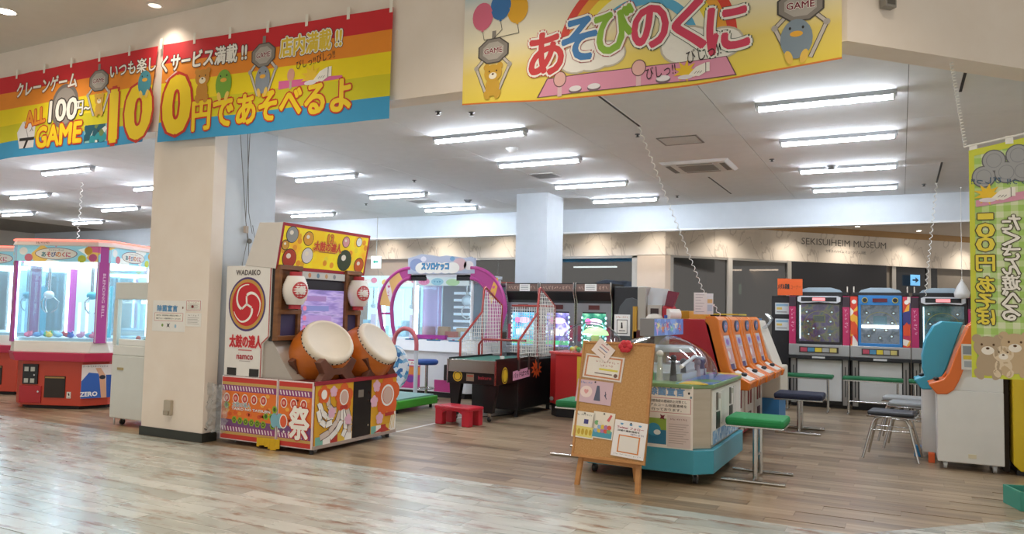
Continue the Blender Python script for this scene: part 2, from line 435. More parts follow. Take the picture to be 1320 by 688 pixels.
for k in range(16):                                 # stone slabs on the fascia
    ln = 1.22
    for base, par in ((None, fas), (D, fas2)):
        if base is None and k > 12: continue
        if base is not None and k > 8: continue
        if first is None:
            first = MB().box(.002, ln-.002, 0, .02, FZ0-.01, FZ1+.005, marble).build('stone_slab', par); o = first
        else:
            o = bpy.data.objects.new('stone_slab', first.data); COL.objects.link(o); o.parent = par
        if base is None: o.location = (KX-ln*(k+1), WY, 0)
        else: o.matrix_local = D @ Matrix.Translation((ln*k, 0, 0))
# lettering on the slanted fascia
mb = MB(D)
def dpx(px, py): # pixel -> (along, z) on the slanted wall
    d = ray(px, py); n = np.array([-s2, s2, 0]); o = np.array([KX, WY, 0]); c = np.array([0, 0, CAM_H])
    tt = ((o-c)@n)/(d@n); p = c+tt*d
    return (float((p-o)@np.array([s2, s2, 0])), float(p[2]))
a0, z0 = dpx(1033, 309); a1, z1 = dpx(1142, 318)
fc = Face(mb, (0, -.002, 0), (1, 0, 0), (0, 0, 1), .002)
steel = mat('6e6a64', .35, .6)
fc.text('SEKISUIHEIM MUSEUM', (a0+a1)/2, (z0+z1)/2+.0, .15, steel, 2, w=a1-a0, bold=.0)
b0, y0_ = dpx(1064, 323); b1, y1_ = dpx(1116, 326)
fc.text('セキスイハイム ミュージアム浜松', (b0+b1)/2, (y0_+y1_)/2, .075, steel, 2, w=b1-b0, bold=.0)
mb.build('wall_lettering', fas2, label='grey metal letters of the showroom name', fix=False)
# downlights washing the stone: small ceiling fittings
def downlight(loc, watts, color, name, label, group, r=.05, spot=math.radians(125), lamp=True, em=30):
    o = thing(name, label, 'light', loc, 0, group)
    MB().lathe([(r, -.004), (r*1.25, -.006), (r*1.25, 0), (r, .0)], mat('e8e6e2', .5), 16).build('trim_ring', o)
    MB().lathe([(.0001, -.002), (r, -.002), (r, .0)], mat('fff2dc', .5, em=em, var=0), 16).build('lens', o)
    if lamp:
        ld = bpy.data.lights.new('lamp', 'SPOT'); ld.energy = watts; ld.color = color; ld.spot_size = spot; ld.spot_blend = .85; ld.shadow_soft_size = r
        lo = bpy.data.objects.new('lamp', ld); COL.objects.link(lo); lo.parent = o; lo.location = (0, 0, -.02)
    return o
warm = (1.0, .88, .74)
for k, px in enumerate((490, 560, 640, 760, 840)):
    p = at_y(px, 300, WY-.5)
    downlight((float(p[0]), WY-.5, FZ1+.14), 65, warm, 'corridor_downlight', 'small round downlight over the straight stone fascia, number %s from the left' % ('one', 'two', 'three', 'four', 'five')[k], 'downlights over the stone fascia')
for k, px in enumerate((930, 1015, 1085, 1163, 1240)):
    a, _ = dpx(px, 320); q = D @ Vector((a, -.5, FZ1+.14))
    downlight(tuple(q), 75, warm, 'corridor_downlight', 'small round downlight over the slanted stone fascia, number %s from the left' % ('one', 'two', 'three', 'four', 'five')[k], 'downlights over the stone fascia')
# wall and glazing below the fascia (flat part)
def wpx(px, y=WY+.06): return float(at_y(px, 380, y)[0])
frame = mat('b9b6b0', .4, .5); pane_m = glass('8d9498', .16, name='smoked_pane')
struct(MB().box(-24, wpx(598), WY+.06, WY+.2, 0, FZ0, taupe).build('wall_showroom_left'))
struct(MB().box(wpx(822), KX, WY+.0, WY+.2, 0, FZ0, beige).build('wall_showroom_post'))
wn = struct(MB().box(wpx(598), wpx(604), WY+.02, WY+.12, 0, FZ0, frame).box(wpx(815), wpx(822), WY+.02, WY+.12, 0, FZ0, frame).box(wpx(598), wpx(822), WY+.02, WY+.12, FZ0-.06, FZ0, frame).box(wpx(598), wpx(822), WY+.02, WY+.12, 0, .08, frame).build('window_1'))
xm = (wpx(604)+wpx(815))/2
for a, b in ((wpx(604), xm-.02), (xm+.02, wpx(815))):
    MB().box(a, b, WY+.06, WY+.07, .08, FZ0-.06, pane_m).build('pane', wn)
MB().box(xm-.02, xm+.02, WY+.04, WY+.1, .08, FZ0-.06, frame).build('mullion', wn)
# showroom interior seen through the glass
struct(MB().box(-24, -1.6, 19.5, 19.6, 0, 3.2, mat('8a8782', .8)).box(-24, KX, WY+.3, 19.5, 2.95, 3.0, mat('5a5754', .8)).build('wall_showroom_back'))
for x, y, ln, lb in ((float(at_y(767, 345, 17.4)[0]), 17.4, 1.1, 'seen through the left showroom window'), (-8.6, 18.2, 1.2, 'added to brighten the room deep inside the left showroom window'), (-3.2, 19.0, 1.2, 'added to brighten the room behind the brown showroom doors')):  # first lamp is visible; the other two are added to brighten the interior
    o = thing('showroom_lamp', 'white strip lamp %s' % lb, 'light', (x, y, 2.62), 0, 'strip lamps in the showroom'); MB().box(-ln/2, ln/2, -.05, .05, 0, .03, mat('fff6ea', .4, em=14, var=0)).build('diffuser', o); MB().box(-ln/2-.02, ln/2+.02, -.06, .06, .03, .06, mat('d0ccc4', .5)).build('housing', o)
    for dx in (-ln/3, ln/3): MB().cyl((dx, 0, .06), (dx, 0, .34 if y < 18.5 else .8), .006, mat('b0aca4', .4), 6).build('hanger', o)
# glazing on the slanted part
def sx(px): return dpx(px, 380)[0]
dk = mat('2a2725', .35); brown = mat('7a6e64', .6)
gd = struct(MB(D).box(sx(864), sx(868), -.0, .1, 0, FZ0, frame).box(sx(938), sx(943.5), -.02, .1, 0, FZ0, mat('cfccc6', .4)).box(sx(864), sx(1020), .0, .1, FZ0-.05, FZ0, frame).build('window_2'))
for a, b, tint in ((868, 938, '9a9086'), (944, 1018, '7d7873')):
    MB(D).box(sx(a), sx(b), .04, .05, 0, FZ0-.05, glass(tint, .14, name='brown_pane')).build('pane', gd)
MB(D).box(sx(1015), sx(1020), -.01, .1, 0, FZ0, frame).build('frame_post', gd)
struct(MB(D).box(-.0, sx(864), .0, .2, 0, FZ0, beige).build('wall_showroom_corner'))
it = MB(D).box(sx(870), sx(930), 2.2, 2.3, 0, 2.8, brown).box(sx(938), sx(962), 2.0, 2.1, 0, 2.8, mat('5b534c', .6)).box(sx(962), sx(990), 1.6, 1.7, 0, 2.8, mat('8b8176', .6)).box(sx(990), sx(1030), 1.5, 1.6, 0, 2.8, mat('4a4744', .5)).build('wall_showroom_partition'); struct(it)
struct(MB(D).box(sx(1018), sx(1143), .0, .3, 1.9, FZ0+.0, mat('23242a', .5)).box(sx(1018), sx(1052), .02, .3, 0, 1.9, mat('2c2c30', .5)).box(sx(1110), sx(1143), .02, .3, 0, 1.9, mat('1c1c20', .5)).build('wall_dark_portal'))
struct(MB(D).box(sx(1000), sx(1230), 1.2, 1.3, 0, 2.9, mat('b9ad9e', .6)).build('wall_portal_inside'))
g3 = struct(MB(D).box(sx(1143), 16, .1, .2, 2.05, FZ0, mat('8c857c', .6)).box(sx(1143), 16, .12, .2, 0, 2.1, mat('9a9186', .6)).build('wall_showroom_right'))
w3 = struct(MB(D).box(sx(1157), sx(1212), .08, .12, 2.17, FZ0-.02, mat('1e1f22', .2)).build('window_3'))
MB(D).box(sx(1152), sx(1157), .04, .14, 2.0, FZ0, frame).build('mullion', w3); MB(D).box(sx(1198), sx(1202), .04, .14, 0, FZ0, frame).build('mullion', w3)
# green exit lamp inside and the blue arrow sign
def plate_sign(name, label, c, U, wd, ht, base, arts, th=.02, group=None, back=None):
    """a small flat sign with depth; arts(face) prints on it"""
    o = thing(name, label, 'sign', tuple(c), 0, group)
    U = Vector(U).normalized(); V = Vector((0, 0, 1)); Nn = U.cross(V)
    T = Matrix((( *[U[0], V[0], -Nn[0], 0],), ( *[U[1], V[1], -Nn[1], 0],), ( *[U[2], V[2], -Nn[2], 0],), (0, 0, 0, 1)))
    MB(T).box(-wd/2, wd/2, -ht/2, ht/2, 0, th, base).build('plate', o)
    mb = MB(); fc = Face(mb, (0, 0, 0), U, V); arts(fc)
    if mb.v: mb.build('print', o, fix=False)
    return o
dU = (s2, s2, 0)
a, z = dpx(983.5, 370); q = D @ Vector((a+.5, 1.45, z))
plate_sign('exit_lamp', 'small glowing green exit lamp inside the showroom doors', q, dU, .24, .24, mat('bff5df', .4, em=1.5, var=0), lambda f: f.ell(0, -.02, .05, .07, mat('4fbf9a', .5, em=.6, var=0)))
a, z = dpx(1178, 361); q = D @ Vector((a, -.05, z))
plate_sign('arrow_sign', 'blue square sign with a dark arrow above the pinball machines', q, dU, .28, .26, mat('6db3e8', .4, em=.6, var=0), lambda f: (f.rect(-.09, -.02, .02, .02, ink('17324f')), f.poly([(.0, -.07), (.1, 0), (.0, .07)], ink('17324f'))))

# ================================================================== ceiling lights
tube_m = mat('e9f2ff', .5, em=TUBE_STRENGTH, var=0, name='light_tube')
hous = mat('a9adb1', .5)
proto = None
cols = [(-.64, 'first column from the right', {0: 7.67, 1: 9.35, 2: 11.25, 3: 13.03}), (-4.42, 'second column from the right', {0: 7.70, 1: 9.37, 2: 11.32, 3: 13.04}),
        (-8.11, 'third column from the right', {0: 7.5, 1: 9.28, 2: 11.22, 3: 13.05}), (-11.65, 'fourth column from the right', {0: 7.34, 1: 8.98, 2: 11.0, 3: 12.95}),
        (-15.18, 'fifth column from the right', {0: 7.2, 1: 8.85, 2: 10.79, 3: 12.6}), (-18.61, 'sixth column from the right', {1: 8.8, 2: 10.6, 3: 12.35})]
rowname = ['nearest the shop front', 'second from the shop front', 'second from the back soffit', 'nearest the back soffit']
for cx, cn, rows in cols:
    for r, y in rows.items():
        if proto is None:
            proto = thing('ceiling_light', '', 'light', (0, 0, 0), 0, 'tube lights on the arcade ceiling')
            MB().prism([(-.05, .0), (-.036, -.045), (.036, -.045), (.05, 0)], -.625, .625, 'x', hous).build('housing', proto)
            MB().prism([(.036*math.cos(PI+PI*i/8), -.045+.036*math.sin(PI+PI*i/8)) for i in range(9)], -.59, .59, 'x', tube_m, smooth=True).build('tube', proto)
            for sgn in (-1, 1):
                MB().box(min(sgn*.59, sgn*.612), max(sgn*.59, sgn*.612), -.04, .04, -.083, -.0, mat('d5d8da', .5)).build('end_cap', proto)
            o = proto
        else: o = copy_tree(proto)
        o.location = (cx, y, CEIL_Z)
        o['label'] = 'bright tube light in the %s, %s' % (cn, rowname[r])
# mall downlights in front of the shop
p = at_z(8, 15, MALL_Z); downlight((float(p[0]), float(p[1]), MALL_Z), DOWNLIGHT_W, warm, 'mall_downlight', 'glowing round downlight in the mall ceiling at the far left', 'mall ceiling downlights', r=.1, em=25)
p = at_z(198, 7.5, MALL_Z); downlight((float(p[0])+.02, float(p[1]), MALL_Z), DOWNLIGHT_W*.25, warm, 'mall_downlight', 'dim ringed downlight in the mall ceiling above the rainbow banner pillar', 'mall ceiling downlights', r=.07, em=1.5)
for x, y in ((-3.0, 4.7), (.3, 4.7), (-1.2, 2.8), (-5.2, 3.0), (-9.2, 2.6), (-5.8, 4.6), (-11.8, 4.7)):
    downlight((x, y, MALL_Z), DOWNLIGHT_W, warm, 'mall_downlight', 'round downlight in the mall ceiling outside the picture', 'mall downlights out of view', r=.1, em=25)

# ================================================================== ceiling fittings
o = thing('air_conditioner', 'square ceiling air conditioner with a grey grille', 'air conditioner', (-2.5, 10.55, CEIL_Z-.002))
MB().prism([(-.47, -.4), (.47, -.4), (.47, .4), (-.47, .4)], 0, -.035, 'z', mat('d8d8d6', .5), top=[(-.42, -.36), (.42, -.36), (.42, .36), (-.42, .36)]).build('panel', o)
gm = mat('8d8a84', .6)
for k in range(9):
    MB().box(-.24, .24, -.2+.045*k, -.172+.045*k, -.043, -.034, gm).build('grille_slat', o)
for dx in (-.37, .37): MB().box(dx-.035, dx+.035, -.26, .26, -.04, -.03, mat('77756f', .6)).build('air_slot', o)
for dy in (-.29, .29): MB().box(-.24, .24, dy-.025, dy+.025, -.04, -.03, mat('9c9a95', .6)).build('air_slot', o)
o = thing('access_hatch', 'square access hatch with a dark metal rim in the ceiling', 'hatch', (-2.34, 8.93, CEIL_Z))
MB().box(-.22, .22, -.19, .19, -.006, 0, mat('cfcfcd', .7)).build('lid', o)
rm = mat('7d7b76', .4, .6)
MB().box(-.24, .24, -.21, -.19, -.009, 0, rm).box(-.24, .24, .19, .21, -.009, 0, rm).box(-.24, -.22, -.19, .19, -.009, 0, rm).box(.22, .24, -.19, .19, -.009, 0, rm).build('rim', o)
slots = [(-2.58, 6.75, 8.1, 'beside the access hatch'), (-2.57, 11.45, 13.2, 'behind the air conditioner'), (.5, 7.31, 7.95, 'near the green hanging banner'), (.5, 11.4, 13.1, 'far right of the last tube lights')]
for x, y0, y1, lb in slots:
    o = thing('ceiling_slot', 'black line slot in the ceiling %s' % lb, 'ceiling slot', (x, (y0+y1)/2, CEIL_Z), 0, 'line slots in the ceiling')
    MB().box(-.022, .022, -(y1-y0)/2, (y1-y0)/2, -.004, 0, mat('e0e0de', .5)).build('frame', o)
    MB().box(-.012, .012, -(y1-y0)/2+.01, (y1-y0)/2-.01, -.006, -.003, dark).build('opening', o)
for k, (px, py, lb) in enumerate([(660, 194, 'between the first two tube lights of the second column'), (603, 259, 'dark, by the white soffit'), (1072, 216, 'grey, over the third tube light on the right')]):
    p = at_z(px, py, CEIL_Z-.03)
    o = thing('smoke_detector', 'small round smoke detector %s' % lb, 'detector', (float(p[0]), float(p[1]), CEIL_Z), 0, 'detectors on the ceiling')
    MB().lathe([(.075, 0), (.075, -.02), (.055, -.03), (.05, -.055), (.0001, -.06)], mat('77787a' if k else 'd8d8d6', .5), 16).build('body', o)
    MB().lathe([(.085, 0), (.085, -.008), (.074, -.008)], mat('c9c9c7', .5), 16).build('base_ring', o)
for k, (px, py) in enumerate([(565, 145), (822, 174), (995, 206), (873, 253), (608, 146), (1191, 238), (534, 233), (472, 263)]):
    p = at_z(px, py, CEIL_Z-.01)
    o = thing('sprinkler', 'tiny ceiling sprinkler head %s' % ('left of the first tube light in the second column', 'at the end of the slot by the hatch', 'right of the air conditioner', 'near the last light of the second column', 'above the first tube light of the second column', 'near the far right line slot', 'between the lights of the third column', 'above the drum machine sign')[k], 'sprinkler', (float(p[0]), float(p[1]), CEIL_Z), 0, 'sprinkler heads')
    MB().lathe([(.035, 0), (.035, -.005), (.014, -.008), (.014, -.03), (.028, -.033), (.0001, -.035)], mat('5a5a58', .4, .6), 10).build('head', o)
for px, py, wd, lb in ((703, 226, .4, 'between the second and third lights of the second column'), (545, 259, .5, 'beside the last lights of the third column')):
    p = at_z(px, py, CEIL_Z)
    o = thing('ceiling_vent', 'flat rectangular ceiling vent %s' % lb, 'vent', (float(p[0]), float(p[1]), CEIL_Z), 0, 'flat ceiling vents')
    MB().box(-wd/2, wd/2, -.2, .2, -.01, 0, mat('b5b3af', .6)).build('frame', o)
    for k in range(6): MB().box(-wd/2+.03, wd/2-.03, -.17+.06*k, -.13+.06*k, -.014, -.009, mat('8b8985', .6)).build('vent_slat', o)
# far left end of the mall floor, closed by a plain shop wall
struct(MB().box(-24.2, -24, -5, 24, 0, MALL_Z, mat('cfc8bd', .8)).build('wall_far_left'))

# ================================================================== banners
BY = FRONT_Y-.035                                   # plane of the banners on the header
def bxz(px, py, y=BY):
    p = at_y(px, py, y); return float(p[0]), float(p[2])
def cloth_warp(seed, amp, zt, zb):
    r = random.Random(seed); ph = [r.uniform(0, 6.28) for _ in range(4)]
    def wv(q, u, v):
        h = min(1, max(0, (zt-q.z)/(zt-zb)))
        d = amp*h*(math.sin(q.x*2.3+ph[0]+h)+.6*math.sin(q.x*5.1+ph[1]-2*h)) + .25*amp*math.sin(q.x*9+ph[2]+3*h)
        return Vector((q.x, q.y+d-.012*h, q.z))
    return wv
def cloth_sheet(name, label, x0, x1, top, bot, mat_of, warp, nx=48, ny=20, y=BY, cat='banner', group=None):
    """top, bot: z as functions of x; mat_of(t): material for the height fraction"""
    o = thing(name, label, cat, (0, 0, 0), 0, group); mb = MB()
    P = [[None]*(nx+1) for _ in range(ny+1)]
    for j in range(ny+1):
        for i in range(nx+1):
            x = x0(j/ny)+(x1(j/ny)-x0(j/ny))*i/nx; z = bot(x)+(top(x)-bot(x))*j/ny
            P[j][i] = warp(Vector((x, y, z)), 0, 0)
    for j in range(ny):
        m = mat_of((j+.5)/ny)
        for i in range(nx):
            mb.add([P[j][i], P[j][i+1], P[j+1][i+1], P[j+1][i]], [(0, 1, 2, 3)], m, True)
    c = mb.build('cloth', o, fix=False)
    bm = bmesh.new(); bm.from_mesh(c.data); bmesh.ops.remove_doubles(bm, verts=bm.verts, dist=1e-5); bm.to_mesh(c.data); bm.free()
    return o
def drape(o, wv, longest=.1):
    """subdivide a flat print and let it follow the folds of its cloth"""
    bm = bmesh.new(); bm.from_mesh(o.data); bmesh.ops.triangulate(bm, faces=bm.faces)
    for _ in range(5):
        es = [e for e in bm.edges if e.calc_length() > longest]
        if not es: break
        bmesh.ops.subdivide_edges(bm, edges=es, cuts=1); bmesh.ops.triangulate(bm, faces=bm.faces)
    for v in bm.verts: v.co = wv(v.co.copy(), 0, 0)
    bm.to_mesh(o.data); bm.free()
fab = lambda h: mat(h, .75, var=.03)
RAINBOW = [fab('3f9fd0'), fab('d9cf22'), fab('f6dc1a'), fab('f0902a'), fab('d22a32')]
rb_of = lambda t: RAINBOW[min(4, int(t*5))]
BK, WHI, RED_, YEL = ink('2a2523'), ink('f7f3ea'), ink('d33a26'), ink('f7d51e')
def bear(f, u, v, s, body, muzzle, k=3):
    """a plain teddy: ears, head, sitting body"""
    b2 = ink(body); dkk = ink('5a3d1e')
    f.ell(u, v-.1*s, .12*s, .14*s, b2, k); f.ell(u-.09*s, v-.22*s, .045*s, .07*s, b2, k+.3, rot=.5); f.ell(u+.09*s, v-.22*s, .045*s, .07*s, b2, k+.3, rot=-.5)
    for q in (-1, 1): f.ell(u+q*.11*s, v+.2*s, .05*s, .05*s, b2, k)
    f.ell(u, v+.1*s, .145*s, .13*s, b2, k+.4); f.ell(u, v+.06*s, .065*s, .05*s, ink(muzzle), k+.8); f.ell(u, v+.085*s, .02*s, .015*s, dkk, k+1.2, 8)
    for q in (-1, 1): f.ell(u+q*.06*s, v+.13*s, .013*s, .015*s, dkk, k+1.2, 8)
def bird(f, u, v, s, body, k=3):
    f.ell(u, v, .15*s, .2*s, ink(body), k)
    f.ell(u, v+.05*s, .06*s, .03*s, ink('f0b23c'), k+.8)
    for q in (-1, 1):
        f.ell(u+q*.06*s, v+.11*s, .012*s, .016*s, BK, k+.8, 8); f.ell(u+q*.07*s, v-.18*s, .035*s, .07*s, ink('f2c95c'), k+.6, rot=-.3*q)
def claw(f, u, v, s, k=3):
    """the grey grab of a crane game with a GAME plate and two arms"""
    g1, g2, g3 = ink('8c857e'), ink('b5aea6'), ink('4b4642')
    f.rect(u-.03*s, v+.14*s, u+.03*s, v+.28*s, g1, k)
    for q in (-1, 1): f.line([(u+q*.12*s, v-.08*s), (u+q*.26*s, v-.22*s), (u+q*.1*s, v-.58*s)], .05*s, g3, k); f.line([(u+q*.12*s, v-.08*s), (u+q*.26*s, v-.22*s), (u+q*.1*s, v-.58*s)], .035*s, ink('cfc6bc'), k+.5); f.ell(u+q*.26*s, v-.22*s, .035*s, .035*s, g2, k+.8, 10)
    oc = lambda r: [(u+r*1.35*math.cos(PI/8+i*PI/4)*s, v+r*math.sin(PI/8+i*PI/4)*s) for i in range(8)]
    f.poly(oc(.19), g3, k+1); f.poly(oc(.175), g1, k+1.3); f.poly(oc(.13), g2, k+1.6)
    f.text('GAME', u, v, .075*s, ink('7d2438'), k+3, bold=.02, out=WHI, ow=.05)
def hand(f, u, v, s, k=4):
    w_, d_ = WHI, ink('4b4642')
    f.star(u-.12*s, v, .17*s, .08*s, 9, ink('f2c832'), k, sq=.9)
    f.ell(u-.12*s, v-.08*s, .1*s, .03*s, ink('e9e3ea'), k+.4)
    f.poly([(u-.08*s, v-.06*s), (u+.02*s, v+.04*s), (u+.14*s, v+.08*s), (u+.16*s, v-.04*s), (u+.06*s, v-.09*s)], w_, k+.8)
    for i in range(3): f.ell(u+(.0+.035*i)*s, v-(.065-.01*i)*s, .03*s, .02*s, w_, k+1, 10, rot=.6); f.line([(u+(.0+.035*i)*s, v-.05*s), (u+(.03+.035*i)*s, v-.02*s)], .006*s, d_, k+1.4)
    f.rect(u+.15*s, v-.04*s, u+.2*s, v+.08*s, w_, k+.8); f.line([(u+.15*s, v-.05*s), (u+.15*s, v+.08*s)], .008*s, d_, k+1.4)
def tabs(o, xs, top, warp, m):
    for x in xs:
        q = warp(Vector((x, BY, top(x))), 0, 0)
        MB().box(q.x-.018, q.x+.018, q.y-.006, q.y-.002, q.z-.05, q.z+.075, m).build('tape_tab', o)
tape = mat('f1ece0', .5)

# -- rainbow banner, left length
zt1, zb1 = 4.53, 3.40
wv = cloth_warp(3, .018, zt1, zb1)
o1 = cloth_sheet('rainbow_banner', 'rainbow striped cloth banner reading crane game, left of the pillar', lambda t: -12.3, lambda t: -7.92+.16*t,
                 lambda x: zt1, lambda x: zb1, rb_of, wv)
mb = MB(); f = Face(mb, (0, BY, 0), (1, 0, 0), (0, 0, 1), .0015)
def T(s, px, py, h, m, k=4, w=None, **kw):
    u, v = bxz(px, py); kw.setdefault('res', 3); f.text(s, u, v, h, m, k, w=w, **kw)
RT = ink('c9301f'); 
u, v = bxz(85, 137); f.ell(u, v, .27, .29, ink('77706b'), 2, 24); f.ell(u, v, .22, .24, ink('9b938c'), 2.5, 24)
T('クレーンゲーム', 60, 110, .19, WHI, w=1.28, bold=.03, out=ink('9a4a20'), ow=.05)
T('ALL', 47, 151, .2, ink('f09a28'), w=.42, bold=.03, out=RT, ow=.04, rot=.1)
T('100', 83, 142, .27, WHI, w=.55, bold=.03, out=ink('3a3330'), ow=.05)
T('円~', 107, 139, .18, WHI, w=.3, bold=.02, out=ink('3a3330'), ow=.05)
T('GAME', 77, 174, .26, YEL, w=.92, bold=.04, out=RT, ow=.045)
T('10', 168, 146, .6, YEL, w=.72, bold=.05, out=RT, ow=.04)
T('いつも楽し', 171, 87, .17, WHI, w=.82, bold=.02, out=ink('4a3a34'), ow=.04)
# karate jacket and photo patch
u, v = bxz(36, 172); f.poly([(u-.12, v-.2), (u+.17, v-.2), (u+.17, v+.1), (u+.1, v+.16), (u-.1, v+.16), (u-.2, v+.02)], ink('e9e6e6'), 2); f.rect(u-.13, v-.1, u+.17, v-.06, BK, 3); f.poly([(u+.0, v-.1), (u+.05, v-.1), (u+.0, v-.2), (u-.04, v-.2)], BK, 3)
f.line([(u-.06, v+.16), (u+.04, v-.06)], .012, ink('a9a4a4'), 3); f.text('人', u+.1, v+.05, .07, ink('5a5050'), 3)
photo = noise_mat('photo_print', [(0, '1d5c6e'), (.25, '8fc4c6'), (.45, 'e8efe9'), (.6, '2f9aa6'), (.8, '6f8a52'), (.9, '33404a')], (14, 14, 14), .5, vor=True)
a = bxz(109, 187); b = bxz(153, 156); f.rect(a[0], a[1]+.02, b[0], b[1], photo, 2, 4)
u, v = bxz(128, 104); claw(f, u, v, .75); u, v = bxz(128, 134); bear(f, u, v, .55, 'd8a93c', 'f3e6c8', 6)
u, v = bxz(187, 107); bird(f, u, v, .75, '4a97a8', 6)
drape(mb.build('print', o1, fix=False), wv)
tabs(o1, [bxz(px, 90)[0] for px in (22, 57, 92, 128, 166)], lambda x: zt1, wv, tape)

# -- rainbow banner, right length
zt2, zb2 = 4.53, 3.37
top2 = lambda x: zt2-.10*min(1, max(0, (x+7.7)/3.3)); bot2 = lambda x: zb2-.04*min(1, max(0, (x+7.7)/3.3))
wv2 = cloth_warp(11, .016, zt2, zb2)
o2 = cloth_sheet('rainbow_banner', 'rainbow striped cloth banner with yellow lettering, right of the pillar', lambda t: -7.66, lambda t: -4.37, top2, bot2, rb_of, wv2)
mb = MB(); f = Face(mb, (0, BY, 0), (1, 0, 0), (0, 0, 1), .0015)
T('くサービス満載 !!', 262, 75, .2, WHI, w=1.35, bold=.03, out=ink('4a3a34'), ow=.04, rot=-.02)
T('店内満載 !!', 401, 55, .21, ink('e8c83a'), w=.82, bold=.03, out=WHI, ow=.05, out2=ink('3f3a2e'), ow2=.075)
T('0', 229, 135, .62, YEL, w=.4, bold=.05, out=RT, ow=.04)
T('円であそべるよ', 345, 137, .33, YEL, w=2.25, bold=.035, out=RT, ow=.04)
u, v = bxz(229, 102); f.poly([(u-.2, v), (u-.02, v+.1), (u+.15, v-.05), (u-.02, v-.14)], ink('f2c4c0'), 3)
u, v = bxz(262, 109); bear(f, u, v, .75, 'c98a2a', 'f3e6c8', 5)
u, v = bxz(289, 108); bird(f, u, v, .8, '79ac34', 5)
u, v = bxz(340, 71); claw(f, u, v, .75); u, v = bxz(339, 103); bird(f, u, v, .75, '8d96a2', 6)
a, b = bxz(360, 116), bxz(442, 101); f.poly([(a[0], a[1]), (b[0], a[1]+.02), (b[0], b[1]+.03), (a[0], a[1]+.09)], ink('e069a2'), 2)
u, v = bxz(376, 97); f.ell(u, v, .05, .07, ink('dba08c'), 3); f.rect(u-.015, v-.15, u+.015, v-.06, ink('c9b8a2'), 2.6)
u, v = bxz(412, 97); hand(f, u, v, .85)
T('びしっ!!', 395, 81, .09, BK, w=.26, bold=.0, rot=.1); T('びしっ!!', 421, 73, .09, BK, w=.24, bold=.0, rot=.1)
drape(mb.build('print', o2, fix=False), wv2)
tabs(o2, [bxz(px, 40)[0] for px in (209, 252, 297, 345, 395, 449, 504)], top2, wv2, tape)

# -- yellow banner in the middle
zt3 = 4.55
def bot3(x): s_ = (x+3.55)/3.17; return 3.375-.07*math.sin(PI*min(1, max(0, s_)))
wv3 = cloth_warp(5, .014, zt3, 3.35)
def grad_mat():
    m, nt, b, L = node_mat('banner_print_gradient'); N = nt.nodes.new
    tc = N('ShaderNodeNewGeometry'); sp = N('ShaderNodeSeparateXYZ'); L.new(tc.outputs['Position'], sp.inputs[0])
    mr = N('ShaderNodeMapRange'); mr.inputs['From Min'].default_value = 3.3; mr.inputs['From Max'].default_value = 4.5; L.new(sp.outputs[2], mr.inputs['Value'])
    cr = N('ShaderNodeValToRGB'); L.new(mr.outputs[0], cr.inputs[0]); e = cr.color_ramp.elements
    rp = [(.0, 'f4dc4c'), (.28, 'f0d873'), (.5, 'f3e9c8'), (.78, 'eeeae0'), (.98, '86b9cc')]
    while len(e) < len(rp): e.new(.5)
    for el, (p, c) in zip(e, rp): el.position = p; el.color = lin(c)
    L.new(cr.outputs[0], b.inputs['Base Color']); b.inputs['Roughness'].default_value = .75
    return m
gm3 = grad_mat(); edge_m = fab('e0803a')
o3 = cloth_sheet('yellow_banner', 'yellow cloth banner with coloured hiragana letters and a rainbow', lambda t: -3.56, lambda t: -.365, lambda x: zt3, bot3, lambda t: edge_m if t < .012 else gm3, wv3, ny=90)
mb = MB(); f = Face(mb, (0, BY, 0), (1, 0, 0), (0, 0, 1), .0015)
cu, cv = bxz(828, 66)
for i, c in enumerate(('dd4638', 'f0a83c', 'f6e04e', 'f4f0d2', '5fb2d8')):
    r1 = .76-.075*i; f.ring(cu, cv, r1-.075, r1, ink(c), 2, 36, .0, PI)
for px, py, r in ((745, 77, .16), (765, 72, .18), (785, 70, .14), (885, 58, .2), (905, 62, .2), (930, 55, .16), (870, 48, .14)):
    u, v = bxz(px, py); f.ell(u, v, r*1.03+.01, r*.75+.01, ink('c9c0ac'), 2.4); f.ell(u, v, r, r*.72, ink('f6f3ea'), 2.8)
for ch, px, py, h, c, oc in (('あ', 705, 70, .37, 'd43d42', 'c9444c'), ('そ', 748, 52, .36, '3c7fbe', 'a8484c'), ('び', 793, 39, .38, '8dbb3c', 'b04c58'), ('の', 838, 35, .34, 'd94564', '3f5a4a'), ('く', 888, 32, .40, 'd94564', '3f5a4a'), ('に', 938, 37, .36, 'd94564', '3f5a4a')):
    u, v = bxz(px, py); f.text(ch, u, v, h, ink(c), 6, w=h*(.85 if ch != 'く' else .62), bold=.03, out=WHI, ow=.04, out2=ink(oc), ow2=.052, rot=.05, res=3)
pts = [bxz(*p) for p in ((693, 127), (706, 102), (937, 72), (950, 97))]; f.poly(pts, ink('6d4a4e'), 3); pts = [bxz(*p) for p in ((695.5, 126), (707, 103), (936, 73), (948, 96))]; f.poly(pts, ink('e59ab6'), 3.4)
for px, py in ((723, 103), (824, 88)):
    u, v = bxz(px, py); f.rect(u-.02, v-.15, u+.02, v, ink('e8c4c8'), 4); f.ell(u, v, .062, .07, ink('6d4a4e'), 4.3); f.ell(u, v, .055, .062, ink('eab9b2'), 4.6)
for px, py in ((743, 115), (767, 112), (855, 101)):
    u, v = bxz(px, py); f.ell(u, v-.012, .06, .03, ink('7b6670'), 4); f.ell(u, v, .055, .024, ink('f3eef2'), 4.4)
u, v = bxz(895, 90); hand(f, u, v, .6, 6)
T('びしっ!!', 852, 92, .1, BK, k=7, w=.24, bold=.0, rot=.1); T('びしっ!!', 907, 68, .11, BK, k=8, w=.27, bold=.0, rot=.15)
